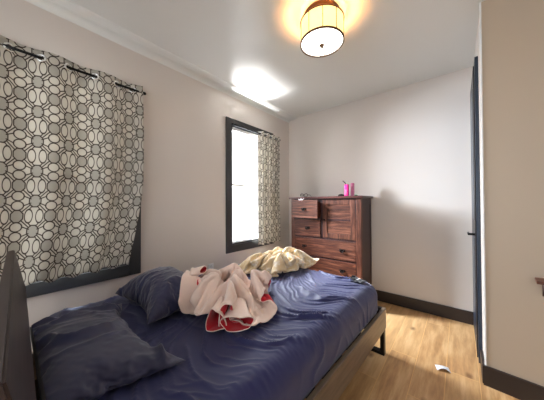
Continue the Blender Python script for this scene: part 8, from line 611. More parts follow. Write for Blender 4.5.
COMFORTER_Y = [-131,11,4,-13,7,-6,15,5,15,-4,-7,6,-14,-12,-13,-12,-4,2,10,12,-14,-11,-7,-6,-4,-2,2,7,15,12,-10,1,-9,-2,-13,-8,-9,-9,-10,-10,-13,-14,-10,-8,0,8,14,14,-9,-9,-9,-9,-6,-6,-5,-3,0,0,-1,0,-2,-9,-141,9,11,2,-15,4,15,11,14,3,-3,-9,-5,-11,-12,-13,-12,10,9,4,-5,-6,-8,-8,-1,-1,-1,2,6,14,4,-3,-10,-11,-10,-5,-7,-7,-11,-13,-14,-10,-6,-9,-6,4,11,13,4,-9,-11,-9,-8,-5,-3,2,-1,0,0,-1,-7,-14,-152,10,10,11,-9,2,14,13,13,7,-1,-4,-12,-11,-12,-13,-5,-12,10,1,-6,3,3,0,-3,-1,-2,1,0,11,11,-3,-12,-11,-10,-11,-7,-5,-10,-14,-12,-4,-6,-9,-4,-6,7,10,12,-4,-11,-11,-6,-4,-1,4,-1,0,-1,-3,-13,-13,-159,6,10,10,9,-2,14,9,15,11,-1,-5,-8,-13,-13,-12,-13,-11,-3,1,7,-10,5,3,5,8,5,2,-8,13,12,-4,-12,-10,-11,-12,-12,-4,-11,-14,-8,-3,-3,-8,-4,-5,-1,7,12,3,-12,-10,-5,-2,0,5,1,-3,0,-11,-13,-14,-145,-13,8,9,9,12,6,11,13,14,1,-3,-8,-13,-12,-13,-12,-4,-10,-1,-12,2,-7,4,6,7,13,15,-5,7,13,-4,-14,-8,-12,-13,-9,-5,-14,-11,0,-3,-5,-7,-8,0,-6,3,8,10,-11,-8,-4,-1,1,5,-3,4,-8,-13,-13,-14,-150,4,-1,8,4,10,14,11,8,15,3,0,-7,-14,-11,-13,-7,-11,-4,-15,-9,-5,0,1,2,12,14,13,12,-1,14,-4,-14,-9,-13,-13,-4,-11,-14,0,-3,-4,-4,-6,-9,-2,0,-5,8,11,-7,-10,-2,0,2,2,2,-1,-13,-12,-14,-14,-139,0,1,1,6,2,12,14,12,9,11,-3,-3,-12,-13,-13,-10,-5,-15,-13,-7,0,4,2,2,10,8,7,7,13,12,-3,-14,-10,-14,-10,-6,-13,-8,-12,-5,3,2,0,-9,-4,-1,-3,3,12,-5,-9,-1,2,3,2,-1,-9,-11,-12,-14,-14,-126,0,2,-1,0,5,-1,13,13,9,13,1,0,-12,-12,-14,-8,-14,-14,-7,-3,6,1,-6,11,3,-8,7,12,13,14,5,-14,-14,-11,-6,-14,-14,-14,-9,-6,-1,2,9,5,-6,-2,0,-4,11,-3,-6,0,4,2,0,-8,-9,-12,-12,-13,-12,-111,-1,-1,0,0,4,-2,-1,11,12,14,5,2,-14,-11,-14,-12,-14,-10,3,-2,-4,1,2,4,-9,1,6,7,14,13,9,-12,-11,-9,-14,-13,-10,-14,-13,-3,-4,1,11,10,3,-3,-1,-4,0,5,-5,3,3,0,-8,-9,-13,-14,-13,-1,-11,-98,1,-1,-1,0,-1,-1,-1,0,10,13,6,10,-16,-11,-15,-14,-9,-5,0,5,-4,1,1,-5,-8,1,4,6,9,10,13,-6,-10,-13,-13,-8,-14,-12,-6,-3,-4,3,5,9,4,3,-2,-3,-3,0,3,2,1,-8,-9,-12,-15,-12,-11,-11,-8,-84,0,0,-1,0,-1,-1,-1,-1,-1,7,14,7,-14,-11,-14,-11,-4,-4,-6,5,3,-3,3,-9,-2,-1,0,6,6,8,7,4,-14,-11,-11,-12,-10,-8,-5,-13,7,-8,10,12,-2,9,2,-3,-4,1,2,1,-10,-10,-13,-11,-11,-9,-5,-11,-10,-70,-1,0,-1,0,0,0,-1,-1,-2,0,4,12,-14,-12,-5,-11,-6,-5,-1,6,4,-6,-7,3,-3,-11,9,7,7,4,11,-2,-11,-12,-11,-10,-11,-6,-11,-12,-7,7,9,7,5,10,-1,5,-5,1,0,-13,-11,-10,-8,-8,-7,-6,-8,-9,-9,-57,0,0,-1,0,-1,0,-1,-1,-1,0,0,4,-7,-8,-10,-6,-7,-10,4,7,6,-10,-8,9,-10,-8,-12,11,13,13,5,-4,-12,-10,-12,-3,-8,-10,-12,-11,-12,12,9,10,8,5,-1,3,2,-1,-10,-11,-9,-7,-7,-7,-6,-6,-8,-10,-11,-63,5,5,-1,0,-2,-3,-2,-1,2,5,5,3,-6,-10,-9,-9,-9,-5,-12,8,3,-1,-2,-6,-8,-12,-1,12,14,8,12,-6,-10,-14,-10,-9,-1,-8,-11,-12,-13,3,10,11,11,9,6,5,2,-7,-9,-10,-11,-6,-10,-3,-8,-6,-8,-12,-7,-77,6,9,-2,3,-2,0,2,6,7,-1,10,-1,-7,-6,-7,-10,-9,-9,-12,-13,4,-1,-3,-5,-8,-5,11,12,10,13,8,-6,-8,-10,-12,-13,-12,-10,-10,4,-12,-6,7,10,12,4,12,12,5,-12,-5,-13,-7,-12,-8,-2,-5,-8,-8,-15,-13,-73,-1,2,1,4,5,6,7,4,0,2,10,-3,-2,-9,-9,-7,-9,-11,-11,-14,-13,-3,-3,-4,-1,4,13,12,11,13,2,-6,-8,-14,-1,-13,-11,-13,-9,-9,4,-12,2,9,8,14,13,8,8,-9,-14,-6,-12,-5,-7,-3,-5,-10,-11,-14,-15,-59,-1,3,-2,1,8,1,5,-1,-1,12,6,-2,-1,-7,-10,-11,-13,-12,-10,-8,-11,-10,-4,0,5,4,8,10,10,12,1,-6,-13,-2,-13,-8,-8,-9,-13,-5,-4,1,-7,5,13,12,1,9,14,0,-14,-10,-8,-11,1,-5,-12,-8,-11,-15,-14,-44,-3,0,0,-3,7,3,-3,-3,8,11,2,1,-12,-6,0,-10,-13,-11,-13,-13,-8,-3,-3,0,7,3,4,4,12,10,-3,-12,-4,-8,-4,-11,-8,-15,-3,2,-8,5,-7,4,8,-8,11,10,14,4,-11,-9,-8,-12,-5,0,-16,-13,-11,-7,-14,-32,0,0,0,-3,-1,-6,0,1,11,9,4,-13,-1,-12,1,-4,-12,-14,-14,-8,-2,-3,-4,1,3,6,5,-3,3,10,-10,-11,-2,-7,-1,-11,-15,-1,6,0,-7,3,-5,1,-14,0,14,8,14,7,-4,-12,-11,-5,-14,-7,-3,-14,-14,-13,-7,-20,1,1,0,-4,-2,-4,-2,-4,3,-2,13,-13,4,-13,-9,-5,0,-13,-14,2,-1,-8,1,1,0,8,5,-3,4,-12,-9,-9,-6,-6,1,-11,-5,6,8,0,-7,1,-4,-11,-1,-14,13,7,14,7,2,-13,-6,-11,-6,-13,-11,-3,-14,-12,-13,-5,1,-4,3,-2,-4,-2,-3,-3,-2,0,-2,2,-6,-6,-4,-11,-3,-14,-9,-1,4,-7,-4,7,-3,3,11,-4,2,-8,-12,-10,-11,-11,-1,0,0,8,7,-8,0,-6,3,-11,-11,-14,4,11,14,4,6,-6,-11,-4,-11,-6,-13,-4,-13,-13,-12,9,0,-5,3,0,-8,1,-2,-3,-4,-2,2,-1,-6,-4,-7,-11,-9,-9,-5,-2,2,-4,-2,-2,5,-1,7,3,-8,-2,-11,-11,-10,-10,3,0,-1,3,1,4,-2,-7,-8,-7,-13,-10,-5,10,10,13,-1,9,-14,-6,-6,-11,-6,-14,-7,-13,-12,22,-1,-5,-3,6,-8,2,-3,-5,-14,9,2,1,-7,-6,-8,-8,-10,-8,-4,-4,2,-6,2,-3,5,1,-1,-2,3,-9,-5,-11,-11,-11,0,6,1,3,-3,6,-2,-7,-11,-8,-14,-4,-5,5,-2,9,10,12,-11,-7,-5,-11,-12,-7,-14,-8,-12,27,4,-1,-4,-3,2,-10,1,-8,-14,-2,10,8,0,-8,-10,-10,-12,-13,9,-6,-5,-3,7,-1,-7,12,-1,-2,-1,-7,-9,-14,-9,-11,-7,-4,9,12,1,6,-3,-8,-11,-12,-5,-4,-5,2,-1,4,9,11,-5,-6,-7,-13,-11,-12,-9,-13,-6,32,-4,8,1,-1,-10,-3,-10,-3,-13,-8,9,3,1,-1,-9,-14,-12,7,-4,4,-5,-2,-3,6,-4,-10,12,8,-6,-8,-13,-14,-9,-14,-6,-2,8,10,9,7,-6,-8,-11,-7,-6,-1,-6,1,-5,8,7,5,2,-6,-11,-11,-12,-12,-13,-12,0,26,2,-1,7,2,0,-11,-7,-11,-7,-12,0,4,4,4,-13,-14,-6,12,3,-3,-6,5,-1,2,-3,-8,-6,15,-4,-7,-14,-12,-13,-12,-8,8,8,7,8,9,-6,-9,-7,-8,-8,3,-6,-11,6,-3,12,9,6,-13,-12,-12,-12,-12,-14,-4,-2,12,2,3,8,5,2,0,-12,-9,-8,-13,1,6,6,-7,-14,-10,6,10,6,-7,-1,-3,7,-3,-1,-8,-16,9,1,-11,-2,-13,-12,-13,-4,8,7,9,10,5,-4,-8,-7,-8,-8,-8,-5,-7,-6,8,13,12,-8,-8,-13,-11,-12,-14,-3,-1,1,6,-1,5,6,6,-2,3,3,-11,-10,-14,4,7,1,-12,-13,1,9,10,4,-1,-8,3,-3,3,-13,-11,-11,0,1,2,-14,3,-13,-12,-2,9,8,9,3,8,-1,-8,-8,-13,-9,2,-5,-9,-13,12,12,8,-13,-11,-12,-12,-11,-1,1,1,1,21,-4,-4,-1,-1,-1,1,6,3,-14,-9,1,6,-4,-14,-4,8,10,9,6,-1,-9,4,-4,-10,-11,-10,-9,-6,-4,-1,6,-13,0,-13,3,9,2,8,9,-3,-7,-13,-5,4,-11,3,-13,-11,-3,13,11,0,-15,-12,-10,-9,-2,3,2,1,0,32,-2,-7,3,-3,-4,-7,-2,0,7,-13,2,-4,-11,-4,5,9,9,10,7,-2,-8,-12,8,-7,-10,-11,-9,-9,-9,-2,10,-10,-7,-4,3,6,6,8,-5,-9,-7,-10,-8,1,11,-1,-13,-13,-1,12,11,-9,-14,-10,-7,-2,2,2,0,-4,3,46,-10,-3,2,-4,-2,-5,0,0,-9,-2,-12,-6,3,0,5,7,8,10,10,-1,-12,-9,-12,0,-13,-9,-8,-3,-2,0,-3,2,-7,-6,6,5,7,-8,-12,-10,-3,9,-6,-2,-4,10,-13,-12,-2,12,3,-11,-12,-5,0,2,0,-4,-3,2,-6,51,-7,1,-2,-4,-3,-2,2,-5,-1,-7,-10,-10,3,3,4,8,7,10,3,5,-13,-9,-12,-11,-4,-5,-4,-5,0,-1,-3,0,-6,-7,6,6,-2,-14,-8,-6,-6,9,5,-4,-1,2,-11,-11,-4,12,-6,-11,-2,1,-1,-3,-3,2,-4,-2,2,57,-6,-2,-2,0,1,1,-5,0,-12,-14,-9,9,1,3,4,6,7,-2,8,-8,3,-14,-4,-6,-5,-5,-5,-5,-2,-7,-5,-1,-1,-1,6,-2,-3,-6,-7,-6,-8,8,7,-3,-8,-7,2,-10,-7,6,-8,0,1,-7,-3,-4,1,2,1,0,1,61,-2,1,1,1,-1,-3,-5,-13,-13,-13,2,10,6,3,5,4,8,-10,-7,-7,5,-7,-15,-1,1,-5,-6,-10,5,1,-1,1,-1,-3,-8,7,3,-7,-11,-10,-2,3,12,-5,-7,-8,-4,0,-8,0,0,0,-5,-5,-1,-4,4,1,2,0,-3,73,1,0,-1,-8,3,-9,-14,-12,-12,-5,10,9,9,5,1,4,-6,6,-6,-12,-11,4,-12,-15,-5,-5,-5,-5,5,-1,3,6,12,-3,-7,-8,7,-13,-7,-1,1,-1,-1,-2,1,-2,-4,-1,-5,-5,-1,-1,0,-4,-2,-2,-4,-4,-3,1,13,87,-3,-4,-10,1,-12,-6,-14,-10,-8,8,7,10,9,7,2,-3,-10,-3,9,-11,-7,-7,-11,-7,-12,-4,-12,-5,0,5,9,7,11,1,-11,0,-12,-10,9,-3,4,-4,-2,1,1,-3,-7,-1,-7,-4,-8,-6,-4,0,2,4,1,-2,-4,-4,-5,85,-5,-9,1,-10,-12,-1,-4,-4,-11,9,7,8,11,2,9,-10,-2,-7,-2,2,-8,-10,-10,-7,-13,-14,-6,-6,8,7,1,7,14,0,-7,-5,-9,-13,9,6,-2,0,-9,1,4,-13,-6,5,-5,-10,3,-8,-7,-4,-1,1,1,5,2,-1,-5,72,-4,-4,2,-12,-9,-9,0,11,-5,7,3,8,12,6,2,-5,-12,8,-3,0,-11,-8,-8,-14,-12,-13,-8,3,-3,2,12,5,-1,9,-1,-12,-3,-10,-6,11,11,-4,-9,5,-10,-14,-1,8,-2,-12,-11,8,-2,-7,-6,1,1,1,2,3,4,77,-7,-7,-7,2,-12,3,-6,11,0,5,2,4,4,12,-9,10,-10,6,3,-14,1,-11,-12,-13,-13,-10,-1,-2,-1,0,4,11,1,-12,9,1,-10,-7,-14,8,10,4,0,-9,-10,-14,7,5,-8,-14,-2,-6,10,-4,4,-5,3,2,3,4,4,90,-7,-7,-7,-8,-7,5,-2,6,5,4,3,1,-1,3,8,-4,4,-2,-5,0,-10,-6,-11,-12,-12,-5,-1,-2,-2,-1,5,-9,5,-13,4,6,4,-11,-10,-7,3,10,-5,-9,-10,-4,3,10,-13,-4,-13,0,3,10,-4,10,1,4,3,4,4,103,-7,-8,-7,-6,-8,5,-4,-1,12,7,3,2,-2,1,3,0,7,-3,-3,-11,-8,-9,-11,-9,-6,-4,-1,0,-1,-4,-4,0,-9,-5,-7,4,11,-2,-9,-8,3,-12,-6,-6,-2,10,-8,-1,3,-13,-4,-6,7,2,9,5,11,3,4,4,4,116,-8,-7,-7,-7,-7,-1,2,-7,5,14,9,-1,-12,8,10,0,0,-7,-10,-3,0,-12,-11,-8,-7,-8,9,-2,-2,-3,-10,4,-6,-6,-6,4,-3,-1,1,-6,-4,-12,-9,-5,-4,1,8,-1,-2,-8,-7,-9,8,7,7,9,7,11,3,4,3,128,-7,-7,-7,-7,-6,-1,1,-9,-6,13,11,4,-8,5,11,6,-4,-9,-6,-3,-8,-13,-8,-7,-6,-12,9,-4,3,0,-10,-11,7,-2,-6,0,3,-1,-5,-3,-9,-8,-8,-8,-3,-2,-2,-4,-2,3,-11,2,9,7,7,8,2,12,10,4,0,141,-7,-7,-7,-7,-7,-1,-2,-6,-13,0,8,11,6,5,-6,9,3,-2,-4,-6,-12,-12,-2,-7,-12,-11,-4,-3,5,2,-15,2,-5,-4,4,10,-4,-6,8,-8,-6,-7,-11,-3,-4,-2,-3,-2,-4,-3,-9,4,10,6,7,4,4,11,6,3,-1,154,-7,-7,-7,-8,-7,-6,0,-8,-12,-12,3,10,4,9,0,-1,8,-7,-1,2,-5,-13,-5,-2,-12,-13,-10,-2,1,4,-14,-6,1,3,6,4,-2,-9,8,4,-7,-8,-8,-8,-7,-1,-3,-2,-4,2,-11,5,11,2,5,2,11,6,-4,-6,2,166,-7,-7,-8,-9,-9,-1,-6,-9,-11,-12,-10,5,11,0,0,13,-6,-7,-1,2,7,-7,-14,-1,-4,-12,-11,-1,0,-1,-15,2,2,1,-3,-4,-4,3,-1,5,9,-3,-9,-8,-8,-10,-7,-4,5,0,-12,7,12,5,0,10,3,-2,-11,-6,3,180,-9,-9,-8,-9,-7,-10,-10,-5,-11,-8,-13,-6,8,1,14,-3,-6,-8,-1,8,8,1,-9,-12,-9,0,-7,-13,1,0,-14,-1,0,-5,-5,-4,0,0,3,6,6,15,-5,-11,-9,-8,-5,-9,-8,5,-6,9,7,3,11,3,-2,-7,-10,-3,-1,184,-9,-10,-8,-9,-7,-6,-8,-10,-14,-8,-7,-11,-3,13,4,-8,-8,-6,-1,10,10,0,9,-12,-11,-11,-6,1,-11,0,-14,-8,-5,-3,-4,-5,2,5,6,8,10,1,13,-11,-6,-8,-7,-8,-7,-9,1,10,2,9,1,3,-7,-7,1,0,3,195,-9,-11,-9,-10,-9,-9,-10,-9,-9,-7,-12,-10,-6,9,-6,-7,-5,-5,-4,12,10,4,14,-2,-11,-10,-8,-10,1,-11,-14,-5,-3,-2,-2,2,-2,6,8,4,11,-8,8,5,-9,-8,-10,-6,-6,-7,-3,9,6,5,-6,-2,0,1,1,3,0,193,-3,-8,-8,-9,-8,-8,-9,-10,-9,-10,-11,-10,-11,-1,-2,6,-8,-11,-7,6,11,11,10,11,-13,-6,-10,-8,-9,-9,-9,-4,-3,-3,2,-3,1,0,3,2,13,5,7,3,-10,-9,-7,-7,-7,-6,-4,9,4,2,1,1,0,1,1,0,1,183,4,-10,-9,-8,-8,-7,-7,-7,-6,-9,-6,-10,-11,5,-3,0,-7,-9,-7,6,8,11,10,-5,4,-12,-3,-8,-8,-11,-9,-1,-2,-3,-6,5,-2,1,4,-5,8,11,2,-1,3,-10,-4,-8,-5,-6,-11,14,6,2,2,0,1,1,0,1,0,193,-7,-7,-7,-7,-6,-6,-7,-6,-7,-6,-8,-13,-10,2,6,-5,-5,-6,-10,6,9,2,11,5,-5,-3,-3,-9,-12,-12,-3,-8,0,-1,-3,4,0,1,0,-5,7,5,-3,1,0,8,-8,-5,-6,-12,-13,4,14,11,2,2,0,0,0,2,1,206,-7,-7,-6,-8,-6,-7,-7,-7,-7,-8,-14,-9,-5,-6,8,2,-6,-9,-7,5,9,3,9,4,-4,-3,-2,-13,-13,-12,-10,8,-5,-1,-1,1,5,0,1,-6,-1,8,2,2,-1,0,0,-6,-12,-13,-14,1,9,9,14,5,3,-1,-1,0,1,216,-9,-4,-7,-8,-7,-8,-8,-8,-5,-13,-13,-2,-4,-10,8,4,-5,-8,-6,2,8,8,-5,6,7,-5,-9,-10,-15,-12,-13,9,7,-2,-1,-1,1,1,4,-3,-2,-1,4,4,4,1,-5,-10,-14,-12,-10,-9,5,14,6,13,10,5,-1,-2,0,226,-10,-5,-7,-9,-9,-8,-7,-4,-11,-14,-7,-2,-4,-11,3,11,-10,0,-7,3,8,-2,5,6,0,-9,-8,-9,-15,-13,-14,5,15,7,-1,-2,0,0,0,3,-7,3,5,3,4,-3,-7,-14,-13,-13,-14,0,-5,13,9,6,12,13,8,0,-1,236,-11,-6,-8,-8,-9,-8,-5,-8,-14,-10,-5,0,-5,-11,1,11,-5,-7,-1,3,3,4,4,2,-7,-2,-8,-14,-14,-12,-15,5,15,12,3,-1,0,0,-1,3,-7,4,5,3,-1,-4,-13,-13,-12,-14,-15,-1,-7,9,12,4,9,13,13,12,3,246,-12,-10,-6,-9,-8,-5,-7,-13,-13,-6,-2,0,-6,-12,1,11,-2,-7,0,5,1,4,2,-6,-1,-5,-15,-14,-8,-14,-15,7,14,14,9,-1,3,0,-2,2,-6,0,3,5,-2,-9,-14,-13,-14,-12,-15,-6,1,-3,14,8,5,12,11,14,14,255,-11,-12,-8,-9,-5,-8,-9,-14,-7,-4,-3,1,-8,-9,-2,11,1,-7,1,5,2,3,-1,-7,-2,-14,-14,-15,-3,-14,-12,5,14,14,12,6,-4,4,0,0,-4,-1,4,2,-6,-13,-13,-14,-13,-13,-14,-9,0,-8,12,12,6,11,12,13,14,265,-12,-11,-11,-8,-7,-6,-14,-9,-2,-6,-4,-2,-3,-10,-3,10,4,-7,3,2,6,-2,-2,-6,-13,-14,-14,-14,-3,-8,-13,6,13,14,13,9,1,-4,7,0,-2,-3,4,-3,-10,-15,-11,-14,-13,-15,-13,-6,-10,-5,8,13,11,8,12,14,15,274,-12,-11,-11,-9,-6,-12,-13,-2,-3,-4,-4,-4,-3,-10,-2,6,9,-6,3,4,1,-4,-5,-10,-15,-14,-14,-15,-8,7,-11,1,13,13,14,11,7,-3,-3,10,-2,-2,-1,-8,-13,-11,-13,-15,-13,-14,-13,-9,-2,-10,-1,13,14,11,11,14,15,283,-11,-12,-11,-8,-11,-14,-8,-2,-3,-2,-2,-4,-4,-10,-1,5,9,-3,-1,3,-7,-5,-2,-15,-14,-14,-12,-14,-7,11,-7,-5,12,13,14,12,10,3,-7,10,2,-4,-10,-7,-14,-14,-9,-14,-14,-13,-6,-11,-8,-5,-11,10,14,14,11,15,15,293,-12,-11,-12,-11,-14,-11,-4,-2,-2,-2,-3,-3,-6,-6,-3,7,6,2,-1,-2,-4,-7,-15,-14,-14,-15,-10,-12,-5,7,7,-13,9,14,14,12,9,8,0,0,8,-6,-11,-13,-14,-7,-13,-13,-14,-13,-15,4,-10,-9,-13,3,13,14,15,15,14]
